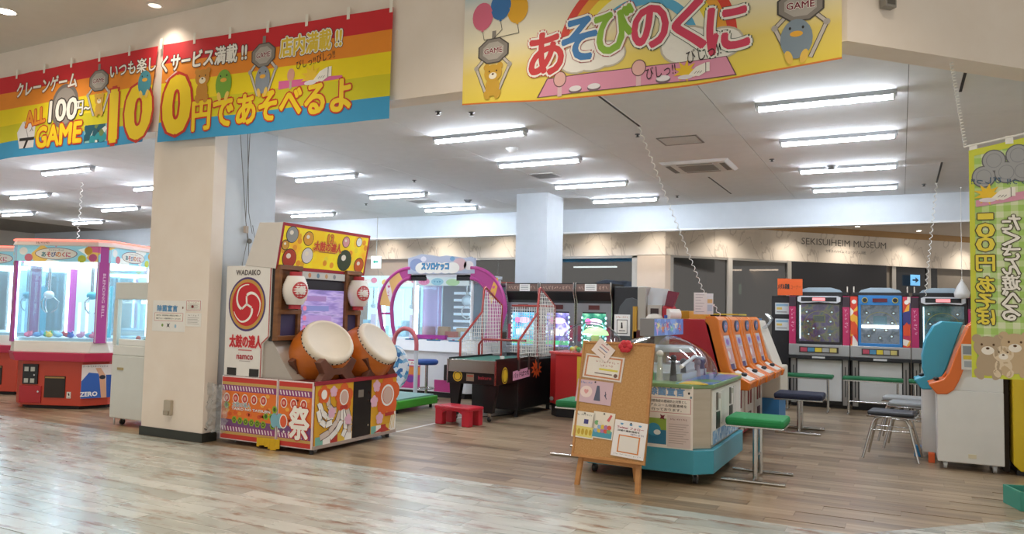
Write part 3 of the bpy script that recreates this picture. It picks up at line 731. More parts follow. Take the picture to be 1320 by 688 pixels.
for px, py, c in ((623, 22, 'e2728f'), (646, 8, '3b78b8'), (668, 12, 'edb22c')):
    u, v = bxz(px, py); f.ell(u, v, .105, .13, ink(c), 4); f.poly([(u-.015, v-.14), (u+.015, v-.14), (u, v-.12)], ink(c), 4.2)
    f.line([(u, v-.13), (u+.02, v-.22), (bxz(637, 50)[0], bxz(637, 50)[1])], .005, BK, 3.2)
u, v = bxz(637, 66); claw(f, u, v, .66); u, v = bxz(637, 104); bear(f, u, v, .62, 'd3a63a', 'f6efdc', 6)
u, v = bxz(1032, 7); claw(f, u, v, .7); u, v = bxz(1027, 51); bird(f, u, v, .76, '8596a4', 6)
u0, v0 = bxz(955, 98); drape(mb.build('print', o3, fix=False), wv3)
tabs(o3, [-3.5, -2.9, -2.3, -1.7, -1.1, -.45], lambda x: zt3, wv3, tape)

# -- green checked banner hanging by the slanted header, seen from its back (writing reversed)
GY = 6.62
def checks():
    m, nt, b, L = node_mat('green_check_cloth'); N = nt.nodes.new
    g = N('ShaderNodeNewGeometry'); sp = N('ShaderNodeSeparateXYZ'); L.new(g.outputs['Position'], sp.inputs[0])
    def strip(o, s_):
        a = N('ShaderNodeMath'); a.operation = 'MULTIPLY'; a.inputs[1].default_value = s_; L.new(o, a.inputs[0])
        c = N('ShaderNodeMath'); c.operation = 'FRACT'; L.new(a.outputs[0], c.inputs[0])
        d = N('ShaderNodeMath'); d.operation = 'GREATER_THAN'; d.inputs[1].default_value = .5; L.new(c.outputs[0], d.inputs[0]); return d.outputs[0]
    ad = N('ShaderNodeMath'); ad.operation = 'ADD'; L.new(strip(sp.outputs[0], 11), ad.inputs[0]); L.new(strip(sp.outputs[2], 11), ad.inputs[1])
    hf = N('ShaderNodeMath'); hf.operation = 'MULTIPLY'; hf.inputs[1].default_value = .5; L.new(ad.outputs[0], hf.inputs[0])
    cr = N('ShaderNodeValToRGB'); L.new(hf.outputs[0], cr.inputs[0]); e = cr.color_ramp.elements
    e[0].color = lin('dfe8c0'); e[1].color = lin('a9cf6c'); n = e.new(.5); n.color = lin('c4dc96')
    L.new(cr.outputs[0], b.inputs['Base Color']); b.inputs['Roughness'].default_value = .7
    return m
gx0 = float(at_y(1250, 300, GY)[0]); gx1 = gx0+.62
gtop = lambda x: float(at_y(1247, 191, GY)[2])-.02+.2*(x-gx0); gbot = lambda x: float(at_y(1253, 486, GY)[2])
wv4 = cloth_warp(9, .006, 2.9, 1.1)
chk = checks(); ye = fab('d2d84a')
o4 = cloth_sheet('green_banner', 'green checked hanging banner with bears, its writing seen reversed', lambda t: gx0, lambda t: gx1, gtop, gbot, lambda t: chk, wv4, nx=16, ny=30, y=GY)
mb = MB(); f = Face(mb, (0, GY, 0), (1, 0, 0), (0, 0, 1), .0015)
def gxz(px, py): return bxz(px, py, GY)
for i in range(14):
    z0 = gbot(0)+(gtop(gx0)-gbot(0))*i/14; z1 = gbot(0)+(gtop(gx0)-gbot(0))*(i+1)/14; f.rect(gx0, z0, gx0+.035, z1, ye, 1.5); f.rect(gx1-.035, z0, gx1, z1, ye, 1.5)
f.rect(gx0, gbot(0), gx1, gbot(0)+.04, ye, 1.6, 6); f.poly([(gx0, gtop(gx0)-.05), (gx1, gtop(gx1)-.05), (gx1, gtop(gx1)), (gx0, gtop(gx0))], ye, 1.6)
for ch, py in zip('100円あそぼ', (279, 297, 315, 339, 367, 389, 408)):
    u, v = gxz(1270, py); f.text(ch, u, v, .1 if ch in '10' else .115, ink('ecd94c'), 4, w=.115 if ch != '1' else .045, bold=.03 if ch != '1' else .0, out=ink('4f4a32'), ow=.05, mirror=True, rot=(PI/2 if ch == '1' else 0))
for ch, py in zip('たくさん遊べる', (287, 307, 326, 344, 364, 384, 403)):
    u, v = gxz(1303, py); f.text(ch, u, v, .11, WHI, 4, w=.11, bold=.03, out=ink('4f4a32'), ow=.05, mirror=True)
for px, py in ((1281, 207), (1312, 200), (1268, 228), (1297, 222), (1318, 220)):
    u, v = gxz(px, py); f.ell(u, v, .078, .083, ink('6a6a6c'), 2); f.ell(u, v, .07, .075, ink('a3a5a8'), 2.4); f.ell(u, v, .05, .055, ink('8d8f93'), 2.8); f.ell(u, v, .045, .05, ink('a3a5a8'), 3)
a = gxz(1258, 267); f.poly([a, (gx1-.04, a[1]+.08), (gx1-.04, a[1]+.15), (a[0], a[1]+.05)], ink('dd9cb4'), 3)
u, v = gxz(1282, 250); hand(f, u+.02, v+.0, .55, 4)
f.text('びしっ!!', gxz(1271, 233)[0], gxz(1271, 233)[1], .05, ink('3b5f7a'), 5, mirror=True)
f.text('びしっ!!', gxz(1318, 233)[0], gxz(1318, 233)[1], .05, ink('3b5f7a'), 5, mirror=True)
for px, py, c, s_ in ((1273, 458, 'b5a084', .62), (1308, 455, 'c9b08c', .62), (1293, 464, 'e2cfb2', .45)):
    u, v = gxz(px, py); bear(f, u, v, s_, c, 'f3ece0', 3)
drape(mb.build('print', o4, fix=False), wv4)
za, zb_ = gtop(gx0)+.03, gtop(gx1)+.03
MB().cyl((gx0-.03, GY, za), (gx1+.03, GY, zb_), .008, mat('eceae4', .4)).build('rod', o4)
for x in (gx0+.03, gx0+.26, gx0+.5): MB().box(x-.025, x+.025, GY-.004, GY+.003, gtop(x)-.02, gtop(x)+.04, mat('f1f1ec', .6)).build('hanging_loop', o4)
MB().tube(wave_pts((gx0-.02, GY, za), (gx0-.1, GY+.12, HEAD_Z), 150, .012, 28), .003, mat('f0efe9', .5), 5).build('coil_cord', o4)
MB().tube(wave_pts((gx1, GY, zb_), (gx1, GY+.12, HEAD_Z), 90, .012, 20), .003, mat('f0efe9', .5), 5).build('coil_cord', o4)
# speaker-like bracket on the slanted header
q = Vector((CORNER_X+.25, FRONT_Y+.25-.03, float(at_y(1145, 5, FRONT_Y+.2)[2])))
o = thing('wall_bracket', 'small grey bracket fixed on the slanted cream header', 'bracket', tuple(q), PI/4)
MB().box(-.05, .05, -.05, .012, -.03, .07, mat('8d8880', .5)).build('body', o, bevel=.004); MB().box(-.035, .035, -.053, -.048, -.01, .05, mat('5a564f', .5)).build('face_plate', o)
# ================================================================== left: crane games
def tile_prints(mb): return mb
def castor(mb, x, y, z, m1, m2, r=.035, wd=.025, top=.1):
    mb.cyl((x-wd/2, y, z+r), (x+wd/2, y, z+r), r, m1, 14); mb.box(x-wd/2-.006, x+wd/2+.006, y-.012, y+.012, z+r, z+top, m2)
sky = noise_mat('balloon_print', [(0, '8fc8d8'), (.42, '93cbd9'), (.5, 'e9efe6'), (.62, '9fd0dc'), (.78, 'd9b45a'), (.9, 'c8608a')], (5, 5, 5), .4, vor=True, em=.25)
def crane_game(name, label, loc, rz, fill, header='あそびのくに', group=None):
    o = thing(name, label, 'crane game', loc, rz, group)
    red, mag, cr, pink = mat('c8462f', .4), mat('c42f52', .35), mat('e6e0d8', .4), mat('b8489a', .4)
    oct_ = lambda h, c: [(-h+c, -h), (h-c, -h), (h, -h+c), (h, h-c), (h-c, h), (-h+c, h), (-h, h-c), (-h, -h+c)]
    MB().prism(oct_(.62, .24), 0, .07, 'z', mat('26211f', .6)).build('plinth', o)
    MB().prism(oct_(.68, .24), .05, .68, 'z', red).build('base', o, bevel=.008)
    MB().prism(oct_(.76, .26), .67, .79, 'z', mag, top=oct_(.78, .26)).build('control_band', o, bevel=.01)
    MB().prism(oct_(.74, .2), .79, .95, 'z', cr, top=oct_(.70, .13)).build('ledge', o, bevel=.01)
    # front: coin panel, prize door, service door
    cd = MB().box(-.42, -.2, -.7, -.675, .34, .62, mat('17171a', .4)).build('coin_panel', o, bevel=.004)
    for dx in (-.36, -.27):
        for z in (.39, .55): MB().box(dx-.03, dx+.03, -.705, -.699, z-.03, z+.03, mat('b9b9b0', .3, .5)).build('coin_slot', cd)
    MB().cyl((-.24, -.7, .47), (-.24, -.712, .47), .012, chrome()).build('lock', cd)
    pd = MB().box(-.1, .2, -.69, -.678, .16, .46, mat('2b2018', .5)).build('prize_door', o)
    MB().box(-.09, .19, -.696, -.69, .43, .45, mat('a8874a', .4)).build('door_lip', pd)
    sd = MB().box(-.46, -.14, -.695, -.678, .08, .32, mat('b5262e', .4)).build('service_door', o, bevel=.005)
    MB().cyl((-.18, -.695, .24), (-.18, -.705, .24), .014, chrome()).build('lock', sd)
    # floor of the cabin, walls of glass, corner panels, sign band, cap
    MB().prism(oct_(.66, .1), .95,   .99, 'z', mat('d5e6f0', .35)).build('play_floor', o)
    gl = glass('eaf6fa', .05, milk=.05, name='cabin_glass')
    for k in range(4):
        T = Matrix.Rotation(k*PI/2, 4, 'Z')
        MB(T).box(-.59, .59, -.70, -.692, .95, 2.08, gl).build('glass_pane', o)
        sp = MB(T).box(-.62, .62, -.712, -.68, 2.07, 2.29, sky).build('sign_panel', o)
        mb = MB(T); f = Face(mb, (0, -.712, 2.18), (1, 0, 0), (0, 0, 1))
        f.ell(-.02, 0, .31, .085, ink('7d3a55'), 1, 28); f.ell(-.02, 0, .30, .078, WHI, 2, 28)
        for ch, c, dx in zip(header, ('3f7f8a', 'd0504a', '4f5f9a', 'e08a3a', 'd0504a', 'c94a7a'), range(6)): f.text(ch, -.2+.072*dx, -.012, .066, ink(c), 3, bold=.03)
        f.text('ファミリーランド', -.02, .048, .024, ink('5a4a52'), 3)
        for bx_, bz, c in ((-.5, .03, 'f2f2ee'), (.45, .05, 'e0a83c'), (.52, -.05, 'cf5f8f'), (-.42, -.06, 'd97a8a'), (.36, -.07, 'cfd84a')): f.ell(bx_, bz, .06, .055, ink(c), 1)
        mb.build('print', sp, fix=False)
        cp = MB(T).prism([(.60, -.715), (.715, -.60), (.69, -.575), (.575, -.69)], .93, 2.29, 'z', pink).build('corner_panel', o, bevel=.004)
        mb = MB(T); s_ = math.sqrt(.5); f = Face(mb, (.6575, -.6575, 1.6), (s_, s_, 0), (0, 0, 1)); f.text('BLENDING BELL', .01, 0, .035, ink('f0d3e6'), 2, w=.62, rot=-PI/2)
        for q in (-1, 1): f.rect(q*.07-.006, -.66, q*.07+.006, .66, ink('d8d4d6'), 1)
        mb.build('print', cp, fix=False)
        MB(T).box(-.6, -.57, -.69, -.66, .97, 2.06, mat('e9f6ff', .4, em=7.0, var=0)).build('light_strip', o)
    cap = MB().prism(oct_(.74, .13), 2.29, 2.37, 'z', cr, top=oct_(.72, .13)).build('cap', o, bevel=.01)
    mb = MB().tube([(x, y, 2.372) for x, y in oct_(.73, .13)], .012, mat('ff7060', .4, em=2.0, var=0), 6, True); mb.build('light_rope', cap)
    mb = MB(); f = Face(mb, (-.2, -.742, 2.33), (1, 0, 0), (0, 0, 1)); strokes(f, 0, 0, .2, .03, ink('7a6a5a'), 9); mb.build('print', cap, fix=False)
    MB().prism(oct_(.62, .1), 2.02, 2.07, 'z', mat('e6f3fa', .4, em=5, var=0)).build('cabin_ceiling', o)  # ceiling given its own glow to brighten the cabin
    MB().box(-.16, .16, .0, .3, .99, 2.05, mat('e6f2f8', .3)).build('centre_column', o, bevel=.01)
    for x, y, c in ((-.36, -.32, 'd9dde0'), (.3, -.34, '4fb6c8')):
        k = MB().cyl((x, y, 2.03), (x, y, 1.62), .02, chrome(), 10).build('claw_shaft', o)
        MB().ball((x, y, 1.6), (.07, .07, .06), mat(c, .3), 14, 8).build('claw_head', k)
        for a in range(3):
            t_ = a*2.09+.4; ca, sa = math.cos(t_), math.sin(t_)
            MB().tube([(x+.05*ca, y+.05*sa, 1.58), (x+.13*ca, y+.13*sa, 1.5), (x+.11*ca, y+.11*sa, 1.4), (x+.04*ca, y+.04*sa, 1.34)], .009, chrome(), 6).build('claw_finger', k)
    if fill:
        MB().cyl((.36, -.1, .99), (.36, -.1, 1.75), .1, mat('58c4d0', .25), 16).build('prize_tube', o)
        for x in (.1, .22, .48): MB().cyl((x, -.3, .99), (x, -.3, 1.5), .022, mat('f2fbff', .2, em=1.2, var=0), 10).build('prize_post', o)
    return o
CG = (-10.9, 7.26, 0); CR = math.radians(24)
crane = crane_game('crane_game', 'red based square crane game with glass sides by the shop front', CG, CR, True, group='crane games')
for k, (x, y, r_, lb) in enumerate([(-13.3, 7.75, .42, 'cut off at the left edge'), (-13.6, 10.3, .3, 'seen through the glass of the front one'), (-11.2, 11.2, .1, 'standing behind the front one')]):
    c2 = copy_tree(crane); c2.location = (x, y, 0); c2.rotation_euler.z = r_; c2['label'] = 'crane game with red base and glass sides, %s' % lb
Tc = Matrix.Translation(CG) @ Matrix.Rotation(CR, 4, 'Z')
pl_cols = ['e07a98', '6aa8d8', '4fb58a', 'd8d0e8', 'e8c25a', '9fd0e8', 'c84a5a', 'efe6f2', '3f6fc0', 'e8a0c0', '7fc8d8', 'f0f0f0']
for k in range(14):
    x = -.52+.08*k; y = -.5+.09*((k*5) % 4)
    q = Tc @ Vector((x, y, .99)); o = thing('plush_toy', 'small plush prize lying on the floor of the front crane game', 'toy', tuple(q), k*.7, 'plush prizes in the front crane game')
    m = mat(pl_cols[k % 12], .8)
    MB().ball((0, 0, .035), (.06, .045, .035), m, 10, 6).build('body', o); MB().ball((.055, 0, .05), (.032, .032, .032), m, 8, 6).build('head', o)
    for q_ in (-1, 1): MB().ball((.055, q_*.025, .08), (.012, .012, .014), m, 6, 4).build('ear', o)
# poster on the right chamfer of the base
s_ = math.sqrt(.5)
q = Tc @ Vector((.58, -.58, .38)); o = thing('poster', 'poster of a blue shirted wrist with a watch, ZERO at its foot', 'poster', tuple(q), CR+PI/4)
MB().box(-.19, .19, -.016, -.01, -.22, .25, mat('e8ddd6', .5)).build('sheet', o)
mb = MB(); f = Face(mb, (0, -.016, 0), (1, 0, 0), (0, 0, 1)); f.poly([(-.19, -.22), (.08, -.22), (.04, .12), (-.1, .14), (-.19, .02)], ink('2f5fb0')); f.poly([(.14, -.22), (.19, -.22), (.19, .1), (.12, .1)], ink('2a56a6'))
f.poly([(.07, -.22), (.14, -.22), (.11, .1), (.05, .2), (-.02, .2), (.03, .1)], ink('d9a583'), 2); f.ell(.075, .07, .04, .03, ink('20242e'), 3); f.text('ZERO', -.09, -.16, .06, WHI, 3, bold=.04); f.text('クールでスタイリッシュ', -.02, .225, .025, BK, 2, w=.32)
mb.build('print', o, fix=False)
q = Tc @ Vector((.26, -.684, .2)); o = thing('small_notice', 'tiny white notice stuck beside the dark prize door of the crane game', 'notice', tuple(q), CR)
MB().box(-.03, .03, -.004, 0, -.045, .045, mat('efece6', .6)).build('sheet', o); mb = MB(); f = Face(mb, (0, -.004, 0), (1, 0, 0), (0, 0, 1)); f.poly([(-.012, .02), (.0, .03), (.015, .0), (.0, -.012)], BK); f.rect(-.02, -.035, .02, -.028, ink('8a8a8a')); mb.build('print', o, fix=False)

# white upright crane game next to the pillar
o = thing('upright_crane_game', 'white upright crane game with one window beside the cream pillar', 'crane game', (-8.74, 6.2, 0))
wht = mat('d9dbd6', .45)
MB().box(0, .84, 0, .7, .09, .86, wht).build('body', o, bevel=.012)
MB().box(.01, .83, .0, .69, .86, .98, mat('e3e4e0', .4)).build('shelf', o, bevel=.01)
for (a, b, c, d) in ((0, .06, 0, .06), (.78, .84, 0, .06), (0, .06, .64, .7), (.78, .84, .64, .7)): MB().box(a, b, c, d, .98, 1.55, wht).build('corner_post', o)
MB().box(0, .84, 0, .7, 1.55, 1.76, wht).build('top_box', o, bevel=.012)
MB().box(.06, .78, .012, .018, .98, 1.55, glass('f2fafc', .05, milk=.06)).build('glass_pane', o); MB().box(.012, .018, .06, .64, .98, 1.55, glass('f2fafc', .05, milk=.06)).build('glass_pane', o)
MB().box(.07, .77, .62, .65, 1.0, 1.54, mat('dcecf2', .5, em=2.2, var=0)).build('back_panel', o)  # panel is no lamp; its glow is added to brighten the window
MB().box(.1, .74, .3, .36, 1.5, 1.54, mat('f4fbff', .4, em=8, var=0)).build('lamp', o)
pc = MB().box(.42, .7, .35, .36, 1.12, 1.42, mat('27463c', .5)).build('picture_card', o)
mb = MB(); f = Face(mb, (.56, .35, 1.27), (1, 0, 0), (0, 0, 1)); f.ell(-.02, .02, .09, .1, ink('e58f92')); f.ell(-.01, -.0, .06, .07, ink('f2d7c6'), 2); f.poly([(-.1, -.15), (.08, -.15), (.04, -.06), (-.05, -.06)], ink('efefe6'), 2); mb.build('print', pc, fix=False)
for x in (.12, .62): MB().box(x, x+.11, -.008, .004, .68, .71, mat('b9a77a', .35, .5)).build('handle', o)
MB().box(.1, .7, .006, .08, .98, 1.06, mat('ecedea', .4)).build('control_shelf', o, bevel=.01)
for x in (.12, .72):
    for y in (.1, .6):
        mb = MB(); castor(mb, x, y, 0, mat('2b2b2b', .5), chrome()); mb.build('castor', o)
mb = MB().cyl((.05, .04, 0), (.05, .04, .1), .012, chrome(), 8); mb.build('levelling_foot', o)
for k in range(9):
    o2 = thing('plush_toy', 'small plush prize inside the white upright crane game', 'toy', (-8.6+.075*k, 6.45+.05*(k % 3), .98), k*.9, 'plush prizes in the white crane game')
    m = mat(('b85a5a', '5a8a7a', 'd8c8b0', '8a6a9a', '4a6a8a')[k % 5], .8)
    MB().ball((0, 0, .04), (.05, .045, .04), m, 10, 6).build('body', o2); MB().ball((.03, -.02, .085), (.03, .03, .03), m, 8, 6).build('head', o2)

# ================================================================== pillar notices, outlet, plastic
PF = FRONT_Y+.02
def paper(name, label, px0, py0, px1, py1, y, art, base='f1efea', group=None, rot=0.0, cat='notice'):
    a, b = at_y(px0, py0, y), at_y(px1, py1, y); cx, cz, wd, ht = (a[0]+b[0])/2, (a[2]+b[2])/2, abs(b[0]-a[0]), abs(a[2]-b[2])
    o = thing(name, label, cat, (float(cx), y, float(cz)), 0, group); o.rotation_euler.y = rot
    MB().box(-wd/2, wd/2, -.003, 0, -ht/2, ht/2, mat(base, .5)).build('sheet', o)
    mb = MB(); f = Face(mb, (0, -.003, 0), (1, 0, 0), (0, 0, 1), .0006); art(f, wd, ht); mb.build('print', o, fix=False)
    return o
def sani(f, w, h):
    f.text('除菌宣言', -.05*w, .25*h, .2*h, ink('5f9fd0'), 2, w=.62*w, bold=.02, out=ink('3a6a98'), ow=.02)
    f.rect(-.44*w, -.16*h, .44*w, .1*h, ink('c24a4a')); f.rect(-.43*w, -.15*h, .43*w, .09*h, WHI, 2)
    f.text('当店では、新型感染症の感染防止対策として', 0, .02*h, .05*h, BK, 3, w=.76*w); f.text('除菌アルコール除菌清掃を行っております。', 0, -.08*h, .05*h, BK, 3, w=.76*w)
    f.ell(.42*w, .28*h, .02*w, .04*h, ink('8a6a5a')); f.ell(-.18*w, -.3*h, .03*w, .05*h, ink('7aa04a')); f.star(.0, -.3*h, .07*w, .02*w, 4, ink('2b2b30'), 2, .78); f.ell(.22*w, -.32*h, .03*w, .06*h, ink('9ac0d8'))
paper('disinfection_notice', 'large disinfection notice taped to the cream pillar', 198, 387, 238, 428, PF, sani)
def lines(tt, c='6a5a56'):
    def art(f, w, h):
        strokes(f, 0, .33*h, .7*w, .12*h, ink(c), 5, 2, len(tt))
        for i in range(5): f.rect(-.38*w, (.12-.11*i)*h, (.38-.1*(i % 2))*w, (.15-.11*i)*h, ink('a9a29c'))
    return art
paper('small_notice', 'small red framed notice on the pillar, upper of two', 240, 386.5, 259.5, 401, PF, lambda f, w, h: (f.rect(-.46*w, -.44*h, .46*w, .44*h, ink('c86a6a'), .5), f.rect(-.43*w, -.40*h, .43*w, .40*h, WHI, 1), lines('お願い', 'b04a4a')(f, w, h), f.ell(-.05*w, -.1*h, .08*w, .14*h, ink('7a2a2a'), 3)))
paper('small_notice', 'small plain notice on the pillar, lower of two', 240, 403, 259, 421, PF, lines('ご案内'))
p = at_y(219, 525, PF); o = thing('outlet_box', 'metal outlet box low on the cream pillar', 'outlet', (float(p[0]), PF, float(p[2])))
MB().box(-.055, .055, -.045, 0, -.085, .085, mat('b9ae9c', .35, .4)).build('cover', o, bevel=.008); MB().box(-.04, .04, -.06, -.045, -.075, -.03, mat('a69a88', .35, .4)).build('flap', o, bevel=.004)
# clear wrinkled plastic sheet with its cord between pillar and drum machine
rr = random.Random(4)
o = thing('plastic_wrap', 'crumpled clear plastic sheet hanging between pillar and drum machine', 'plastic sheet', (-6.74, 6.02, 0))
mb = MB(); nx, ny = 10, 16; G = [[None]*(nx+1) for _ in range(ny+1)]
for j in range(ny+1):
    for i in range(nx+1):
        t_ = j/ny; x = -.05-.06*math.sin(t_*3)+i/nx*(.26+.1*math.sin(t_*PI)); G[j][i] = (x+rr.uniform(-.02, .02), -.03+rr.uniform(-.025, .025), .12+.52*t_+rr.uniform(-.015, .015))
for j in range(ny):
    for i in range(nx): mb.add([G[j][i], G[j][i+1], G[j+1][i+1], G[j+1][i]], [(0, 1, 2, 3)], glass('f4f6f6', .12, .15, milk=.16, name='plastic_film'), False)
mb.build('sheet', o, fix=False)
MB().tube([(-.02, -.05, .14), (-.16, -.05, .17), (-.24, -.04, .24), (-.28, -.03, .33), (-.33, -.03, .42), (-.31, -.03, .5), (-.2, -.04, .56), (-.08, -.05, .5)], .006, mat('5a5550', .5), 6).build('cord', o)

# ================================================================== drum game
TX, TY = -5.36, 6.06
o = drum = thing('drum_game', 'white and festive patterned drum arcade game with two big orange drums', 'drum game', (TX, TY, 0))
tw = mat('ece9e4', .4); redl = mat('c23b35', .4); woodb = noise_mat('brown_wood', [(.3, '6e4526'), (.6, '85572f'), (.8, '936338')], (2, 2, 14), .45)
W_ = 1.42; xr = -1.29
bs = MB().box(xr, .01, .01, W_-.01, .06, .72, mat('8f2f2a', .5)).build('base', drum)
slash = mat('f2e4ea', .5); purple, tan, orange = ink('8f3f7a'), ink('c9a25a'), ink('e8772a')
for (x0, x1) in ((xr, -.475), (-.462, .012)):                            # two printed side panels
    pn = MB().box(x0, x1, -.012, .012, .05, .735, mat('ead9d9', .4)).build('side_panel', drum, bevel=.004)
    mb = MB(); f = Face(mb, (0, -.0125, 0), (1, 0, 0), (0, 0, 1), .001); a, b = x0+.012, x1-.012
    f.rect(a, .062, b, .722, orange, 1)
    for z0, z1, c in ((.062, .11, ink('c8392f')), (.11, .14, tan), (.14, .20, purple), (.672, .722, ink('c8392f')), (.64, .672, tan), (.575, .64, purple), (.20, .27, ink('7a4a80'))): f.rect(a, z0, b, z1, c, 1.5)
    n = int((b-a)/.042)
    for i in range(n):
        u = a+.012+.042*i
        for z0 in (.148, .585): f.poly([(u, z0+.045), (u+.016, z0+.045), (u+.03, z0), (u+.014, z0)], slash, 2.2)
    r2 = random.Random(int(abs(x0)*100))
    for i in range(int((b-a)*38)):
        u = r2.uniform(a+.04, b-.04); v = r2.uniform(.3, .56); f.ell(u, v, .03, .022, ink(('f09a3a', 'e2602a', 'f2b04a', 'd9542a')[i % 4]), 1.8, 6)
    for i in range(int((b-a)/.135)):
        u = a+.075+.135*i; f.ell(u, .5, .046, .052, WHI, 3, 16); f.ell(u, .5, .036, .042, ink('c8392f'), 4, 14); f.ell(u, .5, .018, .022, ink('e8a08a'), 5, 10)
    if x0 < -1:
        for i in range(6):
            u = a+.2+.085*i; f.ell(u, .27-.004*i, .04, .042, ink('8fae2c'), 3, 6); f.ell(u, .27-.004*i, .024, .026, ink('3f5a20'), 4, 6); f.ell(u, .27-.004*i, .012, .013, ink('8fae2c'), 5, 6)
        for u, v in ((-.62, .34), (-.54, .34), (-.5, .42), (-.52, .25), (-1.2, .42)): f.ell(u, v, .04, .042, ink('8fae2c'), 3, 6); f.ell(u, v, .022, .024, ink('3f5a20'), 4, 6)
        f.text('太鼓の達人', -.98, .435, .05, ink('8fa0a8'), 5, bold=.03, out=WHI, ow=.05); f.text('TAIKO NO TATSUJIN', -.84, .385, .032, WHI, 5, w=.56, bold=.04, out=ink('b0506a'), ow=.06)
        f.ell(-.5, .31, .05, .075, ink('7fb4c4'), 6, 16)
    else:
        f.ell(-.42, .31, .06, .08, ink('7fb4c4'), 5, 16); f.ell(-.37, .31, .055, .075, WHI, 6, 18); f.ell(-.37, .31, .044, .062, ink('e2603a'), 7, 18)
        f.text('祭', -.155, .31, .33, WHI, 7, w=.26, bold=.03, out=ink('c8392f'), ow=.03)
        for u in (-.43, -.36, -.29): f.star(u, .205, .02, .008, 4, WHI, 6)
    mb.build('print', pn, fix=False)
# front: two yellow panels and the black coin door
def flower(f, u, v, r, c, k):
    for i in range(5):
        t_ = 2*PI*i/5+.3; f.ell(u+r*.6*math.cos(t_), v+r*.6*math.sin(t_), r*.5, r*.5, ink(c), k+.03*i, 14)
    f.ell(u, v, r*.6, r*.6, ink(c), k+.2, 16)
yel = mat('dfa628', .45)
for (y0, y1) in ((.02, .62), (.94, W_)):
    pn = MB().box(-.01, .022, y0, y1, .08, .70, yel).build('front_panel', drum, bevel=.004)
    mb = MB(); f = Face(mb, (.022, 0, 0), (0, 1, 0), (0, 0, 1), .001)
    n = 5
    for i in range(n):
        u0 = y0+.01+(y1-y0-.02)*i/n; f.rect(u0, .085, u0+(y1-y0-.02)/n, .17, (ink('7fb9a8'), WHI, ink('b8382f'), ink('e6c04a'), WHI)[i], 1)
    if y0 < .5:
        for q, pts in enumerate(([(.44, .46), (.36, .3), (.24, .2), (.1, .16)], [(.46, .46), (.44, .3), (.36, .2), (.26, .14)], [(.48, .46), (.5, .3), (.5, .2), (.46, .13)], [(.5, .46), (.55, .34), (.58, .24), (.56, .16)], [(.07, .52), (.12, .42), (.2, .36), (.3, .36)], [(.06, .44), (.1, .33), (.18, .28), (.28, .3)], [(.2, .56), (.22, .48), (.28, .42), (.34, .42)])):
            f.line(pts, .075, ink('5a3a36'), 2+.15*q); f.line(pts, .06, WHI if q % 3 else ink('d8c8bc'), 2.07+.15*q)
        flower(f, .46, .545, .14, 'e0642a', 4); f.ell(.46, .545, .075, .085, WHI, 6, 18); f.ell(.46, .545, .06, .07, ink('d9b8a8'), 7, 18); f.rect(.4, .42, .52, .46, ink('b8382f'), 5)
        flower(f, .14, .6, .09, 'e0642a', 4); f.ell(.14, .6, .045, .05, WHI, 6)
        for u, v in ((.29, .62), (.54, .3), (.27, .4)): flower(f, u, v, .055, 'e8b8cc', 5)
    else:
        flower(f, 1.24, .5, .22, 'e0642a', 4); f.ring(1.24, .5, .1, .125, WHI, 6); f.ell(1.24, .5, .088, .095, ink('d9b8a8'), 6.5, 20)
        f.poly([(1.28, .1), (1.41, .1), (1.41, .3), (1.33, .3)], WHI, 5); f.rect(1.2, .26, 1.38, .3, ink('b8382f'), 5.5)
        for i in range(3): f.line([(1.3+.035*i, .11), (1.34+.025*i, .27)], .01, ink('d8b23a'), 6)
        for u, v in ((.99, .45), (1.1, .25), (1.03, .62)): flower(f, u, v, .065, 'e8b8cc', 5)
        f.poly([(1.0, .09), (1.2, .16), (1.3, .09)], ink('b8382f'), 3)
    mb.build('print', pn, fix=False)
cd = MB().box(-.01, .024, .62, .94, .09, .70, mat('1c1a1a', .4)).build('coin_door', drum, bevel=.004)
MB().box(.024, .03, .7, .79, .52, .6, mat('9a9286', .35, .4)).build('coin_plate', cd)
for y, z in ((.88, .56), (.88, .47), (.88, .2)): MB().cyl((.024, y, z), (.034, y, z), .013, chrome(), 10).build('lock', cd)
MB().box(-.01, .028, .0, W_, .698, .738, mat('9c2f3a', .4)).build('front_rail', drum); MB().box(-.01, .028, 0, W_, .05, .085, mat('b9aaa0', .35, .3)).build('kick_rail', drum)
MB().box(xr, .02, .0, W_, .715, .735, mat('5a1f22', .5)).build('deck', drum)
for x in (xr+.12, -.5, -.06):
    for y in (.12, W_-.12):
        mb = MB(); castor(mb, x, y, 0, mat('9a948c', .4), chrome(), .03, .03, .07); mb.build('castor', drum)
for y in (.03, W_-.1): MB().cyl((-.02, y, 0), (-.02, y, .07), .022, mat('2a2a2a', .5), 10).build('levelling_foot', drum)
